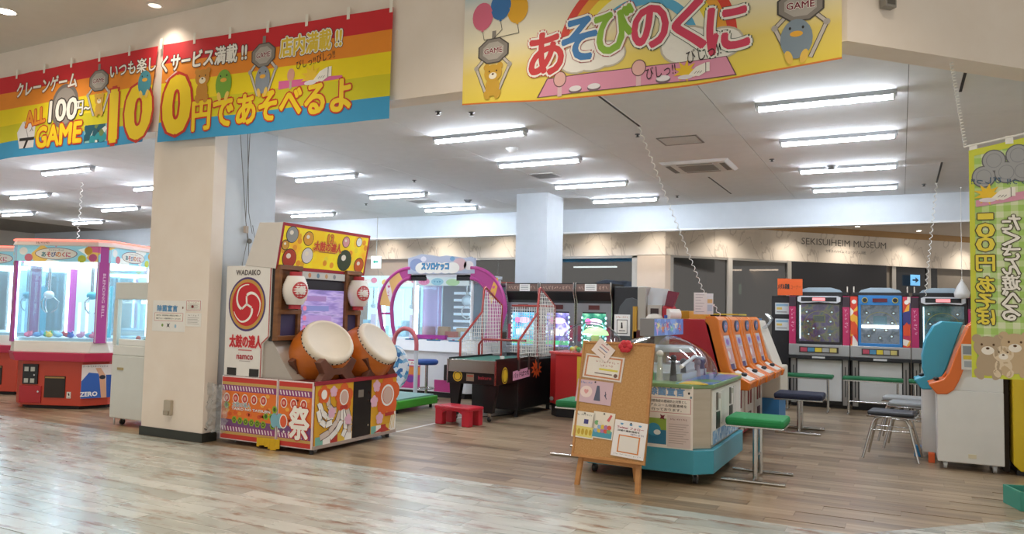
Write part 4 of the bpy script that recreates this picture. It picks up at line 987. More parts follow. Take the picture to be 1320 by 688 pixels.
# tall cabinet with the round crest
cab = MB().prism([(xr, .735), (-.74, .735), (-.74, 1.1), (-.64, 1.18), (-.64, 1.94), (xr-.02, 1.94)], .005, W_-.005, 'y', tw).build('cabinet', drum, bevel=.008)
mb = MB(); f = Face(mb, (0, .004, 0), (1, 0, 0), (0, 0, 1), .001)
f.text('WADAIKO', -.98, 1.865, .055, ink('6a6260'), 2, w=.36, bold=.03)
cx, cz, rr_ = -.98, 1.52, .275
f.ell(cx, cz, rr_, rr_+.02, ink('4f3d78'), 1, 40); f.ell(cx, cz, rr_-.02, rr_-.002, ink('c99a4a'), 2, 40); f.ell(cx, cz, rr_-.055, rr_-.037, ink('c9252f'), 3, 40)
R_ = rr_-.06
for k in range(3):                                                         # three white swirls between red commas
    a0 = math.radians(95+120*k); pin, pout = [], []
    for i in range(17):
        t_ = i/16; ang = a0-t_*2.3; rad = .10+(R_*.94-.10)*min(1, t_*1.5)**.9 if t_ < .67 else R_*.94
        wd = .034*(1-t_)**1.1+.004
        pin.append((cx+(rad-wd)*math.cos(ang), cz+(rad-wd)*math.sin(ang)*1.06)); pout.append((cx+(rad+.004)*math.cos(ang), cz+(rad+.004)*math.sin(ang)*1.06))
    for i in range(16): f.poly([pin[i], pin[i+1], pout[i+1], pout[i]], WHI, 4)
    f.line([(cx, cz), ((pin[0][0]+pout[0][0])/2, (pin[0][1]+pout[0][1])/2)], .024, WHI, 4)
f.text('太鼓の達人', cx, 1.115, .13, ink('c9252f'), 3, w=.47, bold=.045, out=ink('f3c9c4'), ow=.03); f.rect(cx-.1, 1.015, cx+.1, 1.028, ink('d07a7a'), 2)
f.text('©', cx-.09, .985, .012, ink('a08a8a'), 2); f.text('namco', cx, .945, .045, ink('b02838'), 2, w=.24, bold=.03); f.rect(cx-.08, .9, cx+.08, .906, ink('b0a4a0'), 2)
for x0 in (xr+.06, -.9): MB().box(x0, x0+.13, -.004, .01, .745, .825, mat('23211f', .5)).build('recessed_handle', cab)
f.line([(-.745, .735), (-.745, 1.1), (-.648, 1.18), (-.648, 1.93)], .012, ink('b03a38'), 2)
mb.build('print', cab, fix=False)
con = MB().prism([(-.74, .735), (-.3, .735), (-.36, .8), (-.62, 1.14), (-.74, 1.14)], .03, W_-.03, 'y', mat('b5ada4', .35, .2)).build('console', drum)
# wooden front, niches, screen
MB().box(-.66, -.60, .02, W_-.02, 1.13, 1.94, mat('1f1a18', .5)).build('screen_bay', drum)
for (y0, y1) in ((.015, .37), (W_-.30, W_-.015)):
    wf = MB().box(-.60, -.54, y0, y0+.05, 1.14, 1.94, woodb).box(-.60, -.54, y1-.05, y1, 1.14, 1.94, woodb)
    for z in (1.14, 1.42, 1.9): wf.box(-.60, -.53, y0, y1, z, z+.05, woodb)
    wf.box(-.60, -.58, y0+.05, y1-.05, 1.47, 1.9, woodb).build('lantern_niche', drum, bevel=.004)
    MB().box(-.60, -.575, y0+.05, y1-.05, 1.19, 1.42, mat('3a3358', .5)).build('blue_panel', drum)
scr_m = noise_mat('drum_screen', [(.2, '4a4a78'), (.42, '8a7ab8'), (.55, 'b0a0cc'), (.7, '6f6aa0'), (.85, '3a4468')], (1, 3, 22), .3, 3, em=.55)
sc_ = MB().box(-.6, -.565, .38, W_-.31, 1.15, 1.80, scr_m).build('screen', drum)
mb = MB(); f = Face(mb, (-.565, 0, 0), (0, 1, 0), (0, 0, 1)); f.rect(.38, 1.70, W_-.31, 1.80, mat('23222a', .3, em=.05, var=0))
for i in range(4): f.rect(.42, 1.24+.11*i, .95-.05*i, 1.3+.11*i, mat(('8f7fc0', 'a98fc8', '7f86c0', '9a7ab0')[i], .4, em=.4, var=0), 1); f.ell(.45, 1.27+.11*i, .03, .03, mat('d87a9a', .4, em=.4, var=0), 2, 12)
mb.build('picture', sc_, fix=False)
st = MB().box(-.6, -.555, .38, W_-.31, 1.82, 1.90, mat('c9c6be', .5)).build('icon_strip', drum)
mb = MB(); f = Face(mb, (-.555, 0, 0), (0, 1, 0), (0, 0, 1)); [f.ell(.5+.14*i, 1.86, .025, .028, ink(('d08a5a', '6a8a9a', 'c89a6a', '8a8a8a')[i]), 1, 12) for i in range(4)]; mb.build('print', st, fix=False)
lan_w, lan_r = mat('efe9e2', .6), mat('c23a42', .5)
for y in (.19, W_-.155):
    pr = []
    for i in range(25):
        t_ = i/24; pr.append((.085+.05*math.sin(PI*t_)+.004*(i % 2), -.155+.31*t_))
    ln = MB().lathe(pr, lan_w, 20, Matrix.Translation((-.47, y, 1.68))).build('lantern', drum)
    for z in (1.51, 1.85): MB().cyl((-.47, y, z-.03), (-.47, y, z+.03), .065, lan_r, 14).build('lantern_cap', ln)
    mb = MB()
    for (rad, mm) in ((.092, lan_r), (.036, lan_w)):                       # round red crest wrapped on the lantern
        for i in range(20):
            t0, t1 = 2*PI*i/20, 2*PI*(i+1)/20; e = .003 if rad > .05 else .006
            def cp(t_, r=rad, e=e): v = r*math.sin(t_); a = -.35+r*math.cos(t_)/.135; Rr = .085+.05*math.sin(PI*((v+.15)/.3))+.004+e; return (-.47+Rr*math.cos(a), y+Rr*math.sin(a), 1.68+v)
            c0 = (-.47+(.139+e)*math.cos(-.35), y+(.139+e)*math.sin(-.35), 1.68); mb.add([c0, cp(t0), cp(t1)], [(0, 1, 2)], mm)
    mb.build('crest', ln, fix=False)
# slanted yellow sign box on top
rf = MB().prism([(-1.03, 1.94), (-.58, 1.905), (-.50, 2.40), (-.84, 2.41)], .0, 1.5, 'y', mat('dcd6cf', .45)).build('sign_box', drum, bevel=.006)
U_ = Vector((0, 1, 0)); V_ = Vector((.08, 0, .495)).normalized()
mb = MB(); f = Face(mb, (-.578, 0, 1.91), U_, V_, .0015)
f.rect(.0, -.005, 1.5, .50, ink('a82a3a'), 1); f.rect(.03, .03, 1.47, .465, noise_mat('yellow_sign', [(.35, 'f0c81e'), (.55, 'f4dc2a'), (.7, 'f0a828')], (3, 3, 3), .4, em=.15), 2)
f.text('太鼓の達人', .76, .29, .1, ink('d0452a'), 5, w=.46, bold=.05, out=ink('f6d04a'), ow=.05, out2=ink('a02a2a'), ow2=.08); f.text('13', .78, .39, .09, ink('e08a28'), 5, bold=.05, out=ink('a02a2a'), ow=.05)
f.rect(.62, .222, .9, .232, ink('b06a3a'), 4)
rq = random.Random(21)
for i in range(26): f.ell(rq.uniform(.06, 1.44), rq.uniform(.06, .44), .035, .035, ink(('f0a030', 'f4e040', 'efb428')[i % 3]), 2.5, 12)
for u, v, r_, c in ((.16, .38, .085, '9a9a96'), (.08, .26, .05, 'd8a040'), (.17, .12, .1, 'b8402a'), (.42, .36, .075, 'e0a038'), (.44, .17, .085, 'e8e0da'), (1.06, .38, .06, 'e0a0a0'), (1.08, .16, .12, '3f4a34'), (1.3, .4, .05, 'f0f0ea'), (1.36, .12, .085, 'd0602a')):
    f.ell(u, v, r_+.008, r_+.008, BK, 3, 18); f.ell(u, v, r_, r_, ink(c), 4, 18)           # plain discs where the photo shows cartoon figures
    f.ell(u-.2*r_, v+.25*r_, r_*.35, r_*.3, ink('f3ead8'), 5, 12)
mb.build('print', rf, fix=False)
# drums on their wooden cradles
drum_o = noise_mat('orange_barrel', [(.3, 'b8601c'), (.6, 'c66c22'), (.8, 'cf7a2c')], (2, 2, 10), .3); skin = mat('ddd0bc', .6); cradle = noise_mat('dark_wood', [(.3, '5a3426'), (.7, '74463200'[:6])], (4, 4, 4), .5)
for hc, ax in (((-.13, .37, 1.15), (.70, -.30, .63)), ((-.03, 1.13, 1.12), (.76, .06, .62))):
    ax = Vector(ax).normalized(); T_ = Matrix.Translation(Vector(hc)) @ ax.to_track_quat('Z', 'Y').to_matrix().to_4x4()
    pr = [(.0001, -.52), (.26, -.52)] + [(.265+.075*math.sin(PI*i/12)**.9, -.52+.50*i/12) for i in range(1, 13)]
    bd = MB().lathe(pr, drum_o, 32, T_).build('drum_barrel', drum)
    hd = MB().lathe([(.285, -.075), (.288, -.02), (.275, .0), (.24, .012), (.235, .006), (.0001, .008)], skin, 36, T_).build('drum_head', bd)
    mb = MB()
    for i in range(34):
        t_ = 2*PI*i/34; mb.ball((.289*math.cos(t_), .289*math.sin(t_), -.045), .009, mat('2a211a', .4, .5), 6, 4, T=T_)
    mb.build('tacks', bd)['kind'] = 'stuff'
    y = hc[1]
    for dx in (-.42, -.055):
        pts = [(y-.29, .735), (y-.13, .735), (y-.06, .79), (y+.06, .79), (y+.13, .735), (y+.29, .735), (y+.22, .81), (y+.30, .93), (y+.22, .97), (y+.08, .86), (y-.08, .86), (y-.22, .97), (y-.30, .93), (y-.22, .81)]
        MB().prism(pts, dx-.04+.03, dx+.04+.03, 'x', cradle).build('cradle', drum, bevel=.006)
# yellow rag hanging on the panel foot
rg = thing('yellow_cloth', 'yellow cloth tucked under the drum game side panel', 'cloth', (TX-.56, TY-.02, .05))
mb = MB(); rr = random.Random(2)
for i in range(8):
    x0, x1 = -.16+.04*i, -.12+.04*i; yy = -.012-.008*(i % 2); y2 = -.012-.008*((i+1) % 2); b0 = -.03+.02*math.sin(i*.9)
    mb.add([(x0, yy, b0), (x1, y2, b0+.004), (x1, y2, .07), (x0, yy, .07), (x0, yy+.006, b0), (x1, y2+.006, b0+.004), (x1, y2+.006, .07), (x0, yy+.006, .07)], [(0, 1, 2, 3), (7, 6, 5, 4), (0, 4, 5, 1), (3, 2, 6, 7)], mat('d9b01e', .8))
mb.build('cloth', rg, fix=False)
# ================================================================== middle of the hall
pinkm, rosew = mat('b23f8a', .35), mat('f0eef2', .35)
# -- round-fronted sweets crane with two pink arches
o = thing('arched_crane_game', 'white crane game with two tall pink arches and a cloud sign', 'crane game', (-7.3, 11.2, 0))
oc = lambda x0, x1, y0, y1, c: [(x0+c, y0), (x1-c, y0), (x1, y0+c), (x1, y1-c), (x1-c, y1), (x0+c, y1), (x0, y1-c), (x0, y0+c)]
MB().prism(oc(-1.0, .98, .05, 1.3, .3), 0, .09, 'z', dark).build('plinth', o)
bb = MB().prism(oc(-1.05, 1.03, 0, 1.35, .3), .09, .78, 'z', mat('e4e6ea', .4)).build('base', o, bevel=.01)
MB().prism(oc(-1.1, 1.08, -.05, 1.38, .3), .78, .98, 'z', mat('eceef0', .3), top=oc(-1.0, .98, .03, 1.3, .3)).build('counter', o, bevel=.012)
mb = MB(); f = Face(mb, (0, 0, 0), (1, 0, 0), (0, 0, 1)); f.rect(-.62, .12, -.2, .62, ink('c33f86')); f.rect(-.62, .36, -.2, .5, ink('e08a3a'), 2); f.rect(-.6, .52, -.22, .6, WHI, 2); strokes(f, -.41, .56, .3, .05, ink('d0503a'), 6, 3); f.ell(-.4, .28, .1, .06, ink('7a3fa0'), 2)
MB().box(.1, .6, -.006, .0, .1, .3, mat('c33f86', .4)).build('pink_panel', bb)
mb.build('print', bb, fix=False)
for x in (-.55, -.1, .35):
    cp = MB().box(x, x+.28, .02, .14, .965, .985, mat('3f86b0', .3)).build('control_plate', o)
    MB().cyl((x+.07, .07, .985), (x+.07, .07, 1.0), .02, mat('c94a6a', .3), 10).build('button', cp); MB().cyl((x+.18, .07, .985), (x+.18, .07, 1.0), .02, mat('e8d24a', .3), 10).build('button', cp)
X0, X1, Y0, Y1 = -.48, .72, .16, 1.15
for x, y in ((X0, Y0), (X1, Y0), (X0, Y1), (X1, Y1)): MB().box(x-.02, x+.02, y-.02, y+.02, .98, 2.12, mat('e9e9ec', .3)).build('cabin_post', o)
gl2 = glass('f2fafd', .05, milk=.05, name='cabin_glass')
for b in ((X0, X1, Y0-.004, Y0+.004), (X0, X1, Y1-.004, Y1+.004), (X0-.004, X0+.004, Y0, Y1), (X1-.004, X1+.004, Y0, Y1)): MB().box(*b, 1.0, 2.1, gl2).build('glass_pane', o)
MB().box(X0-.04, X1+.04, Y0-.04, Y1+.04, 2.08, 2.14, mat('dfe3ea', .4)).build('cabin_roof', o, bevel=.008)
MB().box(X0+.02, X1-.02, Y0+.02, Y1-.02, .985, 1.03, mat('d8dde2', .4)).build('play_floor', o)
MB().cyl((X0+.2, .45, 1.03), (X0+.2, .45, 2.08), .17, glass('f4dff2', .05, milk=.35, milk_col='e6b8dc', name='pink_tube'), 20).build('prize_tube', o)
MB().box(X0+.03, X1-.5, .12, .2, .99, 1.06, mat('b03a98', .4)).build('pink_skirt', o)
MB().box(X1-.05, X1-.025, Y0+.03, Y0+.055, 1.05, 2.05, mat('f4fbff', .3, em=7, var=0)).build('light_strip', o); MB().box(X0+.03, X0+.055, Y0+.03, Y0+.055, 1.05, 2.05, mat('f4fbff', .3, em=7, var=0)).build('light_strip', o)
bp = MB().box(X0+.05, X1-.05, Y1-.1, Y1-.07, 1.05, 2.0, mat('9aa2a8', .4)).build('back_panel', o)
for i in range(6): MB().box(X0+.3, X0+.7, Y1-.12, Y1-.105, 1.15+.13*i, 1.2+.13*i, mat('d8e6ee', .4, em=.5, var=0)).build('lit_shelf', bp)
for x, y, hgt, c in ((-.3, .4, .17, 'd8a86a'), (.05, .35, .18, 'cfa070'), (.35, .5, .16, 'd8b48a'), (.25, .28, .1, 'c8503a'), (.5, .4, .1, 'd0e4ee')):
    b = thing('prize_box', 'prize box in the arched crane game, %s' % {'d8a86a': 'tan one at the left', 'cfa070': 'brown one in the middle', 'd8b48a': 'pale brown one at the back', 'c8503a': 'small red one', 'd0e4ee': 'small white one at the right'}[c], 'box', (-7.3+x, 11.2+y, 1.03), .2, 'prize boxes in the arched crane game')
    MB().box(-.1, .1, -.07, .07, 0, hgt, mat(c, .6)).build('carton', b); MB().box(-.1, .1, -.015, .015, hgt, hgt+.002, mat('b08a5a', .5)).build('tape', b)
k = MB().cyl((.42, .5, 2.08), (.42, .5, 1.75), .02, chrome(), 8).build('claw_shaft', o)
MB().ball((.42, .5, 1.68), (.1, .09, .1), mat('d9e6f0', .3), 14, 8).build('claw_head', k)
for q in (-1, 1): MB().tube([(.42+q*.04, .5, 1.6), (.42+q*.11, .5, 1.5), (.42+q*.08, .5, 1.4), (.42+q*.01, .5, 1.36)], .014, mat('eef2f6', .3), 6).build('claw_finger', k)
vl = MB().box(X0+.05, X1-.05, Y0-.03, Y0-.02, 1.93, 2.08, mat('dff0f2', .4)).build('valance', o)
mb = MB(); f = Face(mb, (.12, Y0-.03, 2.0), (1, 0, 0), (0, 0, 1)); f.ell(-.38, 0, .12, .06, ink('e8a0c8')); f.ell(-.1, .0, .13, .065, ink('9fd4e4')); f.ell(.22, -.01, .14, .06, ink('b8e0b0')); strokes(f, -.38, 0, .16, .05, ink('c8408a'), 3, 3, 4); strokes(f, -.1, 0, .16, .05, ink('2f86b0'), 3, 3, 6); mb.build('print', vl, fix=False)
sg = MB().prism([(-.58, 2.14), (.8, 2.14), (.8, 2.4), (.72, 2.43), (.6, 2.41), (.4, 2.44), (.22, 2.46), (.08, 2.44), (-.1, 2.47), (-.3, 2.49), (-.44, 2.45), (-.58, 2.42)], .08, .13, 'y', mat('b9c2d6', .4)).build('cloud_sign', o)
mb = MB(); f = Face(mb, (0, .08, 0), (1, 0, 0), (0, 0, 1))
for u, v, r_, c in ((-.4, 2.3, .14, '8f9fc6'), (.5, 2.3, .14, 'd9b8bc'), (.68, 2.28, .1, 'e6dede'), (-.25, 2.4, .06, 'e6e6f0'), (.35, 2.4, .05, '7aa8d0')): f.ell(u, v, r_, r_*.8, ink(c), 1)
for u in (-.28, -.12, .05, .22, .36): f.ell(u, 2.24, .14, .1, WHI, 2+u*.1)
f.text('スソロケッコ', .0, 2.27, .12, ink('4fa0d0'), 5, w=.56, bold=.045, out=ink('2f3f6a'), ow=.04)
mb.build('print', sg, fix=False)
for x0 in (X0-.15, X1-.3): MB().box(x0, x0+.42, Y0-.04, Y0+.06, 2.02, 2.12, dark).build('lamp_bar', o)
def arch(side):
    """a flat curved band from the roof out and down to the counter"""
    outer, inner = [], []
    cx_, w_ = (X0-.05, -1) if side < 0 else (X1+.0, 1)
    for i in range(21):
        t_ = i/20; a = t_*PI/2
        ox = .68*math.sin(a) if t_ <= 1 else .68; oz = 1.52+.72*math.cos(a)
        ix = .68*math.sin(a)*.58-.0; iz = 1.50+.56*math.cos(a)
        outer.append((cx_+w_*ox, oz)); inner.append((cx_+w_*ix, iz))
    outer.append((cx_+w_*.60, 1.2)); inner.append((cx_+w_*.36, 1.2)); outer.append((cx_+w_*.52, .98)); inner.append((cx_+w_*.30, .98))
    mb = MB(); n = len(outer)
    for pl, tk in ((outer, .035), (inner, .035)): mb.tube([(x, .1, z) for x, z in pl], tk, pinkm, 8)
    a_ = mb.build('arch_tube', o)
    mb = MB(); vs = [(x, .1, z) for x, z in outer]+[(x, .1, z) for x, z in inner]
    for i in range(n-1):
        m = pinkm if (i < 5 or side > 0) else (mat('e8b870', .4) if i < 19 else None)
        if m is None: continue
        mb.add([(outer[i][0], .085, outer[i][1]), (outer[i+1][0], .085, outer[i+1][1]), (inner[i+1][0], .085, inner[i+1][1]), (inner[i][0], .085, inner[i][1]), (outer[i][0], .115, outer[i][1]), (outer[i+1][0], .115, outer[i+1][1]), (inner[i+1][0], .115, inner[i+1][1]), (inner[i][0], .115, inner[i][1])], [(0, 1, 2, 3), (7, 6, 5, 4)], m)
    p_ = mb.build('arch_panel', o)
    mb = MB(); f = Face(mb, (0, .085, 0), (1, 0, 0), (0, 0, 1)); i = 13; u, v = (outer[i][0]+inner[i][0])/2, (outer[i][1]+inner[i][1])/2
    f.ell(u, v, .055, .24, ink('efe6ea') if side < 0 else ink('e6b04a'), 2, 18, rot=side*-.28); f.text('♥', u, v+.06, .05, ink('d85a8a'), 3); strokes(f, u-.01, v-.06, .12, .05, ink('d85a8a'), 3, 3, 5, -PI/2)
    mb.build('print', p_, fix=False)
    MB().cyl((outer[-2][0], .1, 1.42), (inner[-2][0], .1, 1.42), .02, pinkm, 8).build('arch_rung', o)
arch(-1); arch(1)

# -- pale blue lit crane cabinets behind
lit = mat('cdeaf2', .4, em=.9, var=.08)
for k, (x, lb) in enumerate(((-10.4, 'left of a row of two'), (-9.42, 'right of a row of two'))):
    o = thing('lit_crane_game', 'glowing pale blue crane game behind the drum game, %s' % lb, 'crane game', (x, 12.55, 0), 0, 'lit crane games at the back')
    MB().box(0, .95, 0, .9, 0, .95, rosew).build('base', o, bevel=.01); MB().box(0, .95, .86, .9, .95, 1.95, lit).build('back_panel', o)
    for a, b in ((0, 0), (.91, 0)): MB().box(a, a+.04, b, b+.04, .95, 1.95, mat('e8eef2', .3)).build('cabin_post', o)
    MB().box(.04, .91, .01, .018, .95, 1.95, gl2).build('glass_pane', o)
    tp = MB().box(0, .95, -.02, .9, 1.95, 2.17, mat('bfe4ec', .4, em=.5, var=0)).build('sign_box', o, bevel=.01)
    mb = MB(); f = Face(mb, (.47, -.02, 2.06), (1, 0, 0), (0, 0, 1)); f.ell(0, 0, .3, .07, WHI); f.ell(.35, .02, .08, .06, ink('e89ab0')); f.ell(-.36, -.02, .08, .06, ink('f0d27a')); f.text('あそびのくに', 0, 0, .05, ink('d0607a'), 3, bold=.02); mb.build('print', tp, fix=False)
    for i in range(4): MB().box(.12+.2*i, .24+.2*i, .3, .5, .95, 1.15+.12*(i % 3), mat(('e6f4f8', 'bfe0ea', 'f2d8e6', 'd8f0e0')[i], .5)).build('display_box', o)
    MB().box(.06, .08, .05, .07, .97, 1.93, mat('f2fbff', .3, em=6, var=0)).build('light_strip', o); MB().box(.87, .89, .05, .07, .97, 1.93, mat('f2fbff', .3, em=6, var=0)).build('light_strip', o)
    kk = MB().cyl((.5, .4, 1.95), (.5, .4, 1.6), .015, chrome(), 8).build('claw_shaft', o); MB().ball((.5, .4, 1.56), (.06, .06, .05), mat('dfe6ea', .3), 12, 6).build('claw_head', kk)

# -- toddler ride with green foot and pink hoop
o = thing('toddler_ride', 'small ride with green base, blue patterned round panel and pink hoop', 'ride', (-7.42, 9.05, 0))
grn = mat('4fae3a', .4)
MB().box(0, 1.0, 0, 1.05, .06, .18, grn).build('base', o, bevel=.015)
for x in (.08, .92):
    for y in (.08, .97): MB().cyl((x, y, 0), (x, y, .07), .025, dark, 10).build('foot', o)
MB().box(.05, .95, .05, 1.0, .18, .2, mat('8fb8b0', .5)).build('mat_top', o)
pt = noise_mat('blue_rabbit_print', [(0, 'e9eef2'), (.4, '4f96c8'), (.6, 'f2f4f4'), (.8, '8fbfdc'), (.92, '2f6aa8')], (16, 16, 16), .4, vor=True)
pn = MB().prism([(.55+.28*math.cos(2*PI*i/24), .62+.34*math.sin(2*PI*i/24)) for i in range(24)], .42, .5, 'y', pt).build('round_panel', o, bevel=.01)
MB().box(.45, .65, .43, .49, .18, .36, mat('e4e6ea', .4)).build('panel_stem', o)
hoop = mat('cf6a6e', .4)
MB().tube([(.18, .98, .2), (.18, .98, .95)] + [(.4-.22*math.cos(PI*i/12), .98, .95+.25*math.sin(PI*i/12)) for i in range(1, 12)] + [(.62, .98, .95), (.62, .98, .86)], .035, hoop, 10).build('hoop', o)
MB().cyl((.62, .98, .16), (.62, .98, .88), .033, mat('dcdfe2', .3), 12).build('hoop_post', o)
MB().ball((.3, .25, .3), (.16, .2, .14), mat('3f7fc0', .4), 14, 8).build('seat', o)

# -- round blue stool
def round_stool(name, label, loc, seat_c, seat_z=.62, group=None):
    o = thing(name, label, 'stool', loc, 0, group)
    MB().lathe([(.0001, .0), (.21, .0), (.215, .012), (.12, .03), (.06, .07), (.035, .11), (.0001, .11)], chrome(), 24).build('foot_disc', o)
    MB().cyl((0, 0, .1), (0, 0, seat_z-.02), .025, chrome(), 12).build('pole', o)
    MB().lathe([(.0001, seat_z-.03), (.16, seat_z-.03), (.19, seat_z-.005), (.19, seat_z+.035), (.16, seat_z+.055), (.0001, seat_z+.06)], mat(seat_c, .6), 24).build('seat', o)
    MB().lathe([(.13, .2), (.14, .19), (.15, .2), (.14, .21), (.13, .2)], chrome(), 20).build('foot_ring', o)
    return o
round_stool('round_stool', 'blue round stool on a chrome trumpet foot before the arched crane game', (-7.05, 10.72, 0), '2a4f96')

# -- basketball / ball throw table
BX, BYY = -4.86, 9.08
o = thing('ball_game', 'low black ball throwing game with red tube cage and white nets', 'arcade game', (BX, BYY, 0))
blk = mat('191818', .35); w = .76
MB().prism([(.0, .50), (.72, .5), (.72, .80), (0, .82)], -w, 0, 'x', blk).build('table_body', o, bevel=.006)
MB().box(-w, 0, .68, 1.92, .10, .80, blk).build('rear_cabinet', o, bevel=.006)
fr = MB().prism([(-.015, .66), (.0, .82), (.02, .83), (.02, .66)], -w+.01, -.01, 'x', mat('9a8f84', .25, .8)).build('front_apron', o)
for x in (-w-.004, -.016): MB().box(x, x+.02, -.022, 0, .5, .83, chrome()).build('corner_trim', o)
MB().box(-w+.03, -.03, .05, 1.2, .815, .825, mat('2a6a58', .6)).build('play_bed', o)
for x in (-w, -.025): MB().box(x, x+.025, .02, 1.25, .8, .85, blk).build('side_rail', o)
MB().box(-.11, -.06, .3, .36, .825, .88, mat('e8e4da', .4)).build('ball_stop', o, bevel=.01)
MB().prism([(-.2, .12), (-.07, .12), (.0, .55), (-.2, .55)][::-1], .04, .12, 'y', blk).build('leg', o)
MB().prism([(-w+.2, .55), (-w, .55), (-w+.05, .06), (-w+.12, .06)], .04, .12, 'y', blk).build('leg', o)
mb = MB(); castor(mb, -.13, .08, 0, mat('2a2a2a', .5), chrome(), .035, .03, .13); mb.build('castor', o)
mb = MB(); castor(mb, -w+.09, .08, 0, mat('2a2a2a', .5), chrome(), .035, .03, .08); mb.build('castor', o)
for x in (-w+.06, -.06):
    for y in (.75, 1.85): MB().cyl((x, y, 0), (x, y, .12), .03, dark, 10).build('foot', o)
mb = MB(); f = Face(mb, (0, -.0, 0), (1, 0, 0), (0, 0, 1))
f.ell(-w+.16, .60, .075, .075, ink('e8c22a'), 1, 24); f.ell(-w+.16, .60, .06, .06, ink('2a2420'), 2, 24); f.ell(-w+.16, .60, .05, .05, ink('e8c22a'), 3, 24)
f.rect(-.46, .54, -.34, .64, ink('9a8a72'), 1); f.rect(-.45, .6, -.35, .62, ink('b8503a'), 2); f.text('bakuro', -.17, .595, .045, ink('a82f3a'), 2, bold=.02, w=.2)
mb.build('print', o, fix=False)
mb = MB(); f = Face(mb, (0, 0, 0), (0, 1, 0), (0, 0, 1))
f.ell(.26, .62, .09, .115, ink('e8c22a'), 1, 24); f.ell(.26, .62, .075, .1, ink('2a2420'), 2, 24); f.ell(.26, .62, .062, .086, ink('e8c22a'), 3, 24)
f.poly([(.5, .53), (1.05, .56), (1.05, .7), (.5, .66)], ink('e6a6c2'), 1); f.text('バッドばつ丸', .77, .612, .075, ink('3a2a30'), 2, w=.5, bold=.02, rot=.06)
f.star(1.28, .66, .2, .11, 11, ink('e2622a'), 2, .1, .75); strokes(f, 1.28, .66, .2, .09, ink('4a1a1a'), 2, 4, 3)
mb.build('side_print', o, fix=False)
for y in (.66, .98, 1.3): MB().box(-.002, .01, y, y+.05, .66, .86, mat('6f6c68', .3, .7)).build('cage_bracket', o)
MB().box(-w-.09, -w, .03, .1, .52, .74, mat('23201e', .4)).build('side_box', o, bevel=.01)
redt = mat('a83a30', .3)
prof = [(.66, .82), (.66, 1.08), (1.28, 1.49), (1.33, 1.85), (1.36, 1.87), (1.92, 1.60), (1.92, .72)]
def net(poly_yz, x, name='net'):
    """square mesh of cords inside an outline in the y-z plane"""
    mb = MB(); m = mat('f2efe8', .6)
    def spans(val, ax):
        ts = []
        n = len(poly_yz)
        for i in range(n):
            a, b = poly_yz[i], poly_yz[(i+1) % n]
            if (a[ax]-val)*(b[ax]-val) < 0: k_ = (val-a[ax])/(b[ax]-a[ax]); ts.append(a[1-ax]+(b[1-ax]-a[1-ax])*k_)
        ts.sort(); return list(zip(ts[::2], ts[1::2]))
    st_ = .055
    for ax in (0, 1):
        lo = min(p[ax] for p in poly_yz); hi = max(p[ax] for p in poly_yz); v = lo+st_/2
        while v < hi:
            for a, b in spans(v, ax):
                pts = []
                for i in range(5):
                    t_ = a+(b-a)*i/4; yz = (v, t_) if ax == 0 else (t_, v)
                    pts.append((x+.012*math.sin(yz[0]*7+yz[1]*5), yz[0], yz[1]))
                mb.tube(pts, .0055, m, 4)
            v += st_
    nt = mb.build(name, o, fix=False); nt['kind'] = 'stuff'
    return nt
for x, dy in ((-.0, 0), (-w-.06, -.24)):
    MB().tube([(x, y+dy, z) for y, z in prof], .018, redt, 8).build('cage_tube', o)
    net([(.66+dy, .84), (.66+dy, 1.08), (1.28+dy, 1.49), (1.33+dy, 1.85), (1.92+dy, 1.60), (1.92+dy, .82)], x)
    MB().tube([(x, 1.30+dy, 1.5), (x, 1.30+dy, .84)], .014, redt, 8).build('cage_tube', o)
MB().tube([(-w-.02, .9, .84), (-w-.02, .9, 1.0), (-w+.04, .9, 1.08), (-.04, .9, 1.08), (0.0, .9, 1.08)], .018, redt, 8).build('cage_tube', o)
# net across the back
mb = MB(); mm = mat('f2efe8', .6)
for i in range(18): mb.tube([(-w+.02+.042*i, 1.92+.01*math.sin(i), z) for z in (.85, 1.2, 1.6)], .005, mm, 4)
for i in range(17): mb.tube([(-w-.02, 1.92, .86+.045*i), (-w/2, 1.93, .86+.045*i), (0, 1.92, .86+.045*i)], .005, mm, 4)
mb.build('net', o, fix=False)['kind'] = 'stuff'
MB().tube([(-w, 1.92, 1.6), (0, 1.92, 1.6)], .016, redt, 8).build('cage_tube', o)
MB().tube([(-.5, .3, .01), (-.3, .55, .012), (-.2, .9, .012), (-.22, 1.3, .15)], .006, dark, 6).build('power_cord', o)

# -- red plastic step
o = thing('step_stool', 'small red plastic step stool on the wood floor', 'step stool', (-5.22, 8.74, 0), -.12)
rp = mat('c8293a', .35)
MB().box(-.29, .29, -.16, .16, .20, .245, rp).build('top', o, bevel=.012)
for sx_ in (-1, 1):
    for sy_ in (-1, 1):
        x0, x1 = sorted((sx_*.28, sx_*.16)); y0, y1 = sorted((sy_*.155, sy_*.06)); MB().box(x0, x1, y0, y1, 0, .21, rp).build('leg', o, bevel=.01)
for sy_ in (-.15, .12):
    MB().prism([(-.17, .15), (-.1, .185), (.1, .185), (.17, .15), (.17, .205), (-.17, .205)], sy_, sy_+.03, 'y', rp).build('apron', o)

# -- tape line on the floor
o = thing('floor_tape', 'thin white tape line on the wood floor beside the drum game', 'tape', (-5.52, 8.0, 0))
MB().box(-.02, .02, -1.5, 1.4, 0, .0015, mat('e6e4de', .5)).build('strip', o)

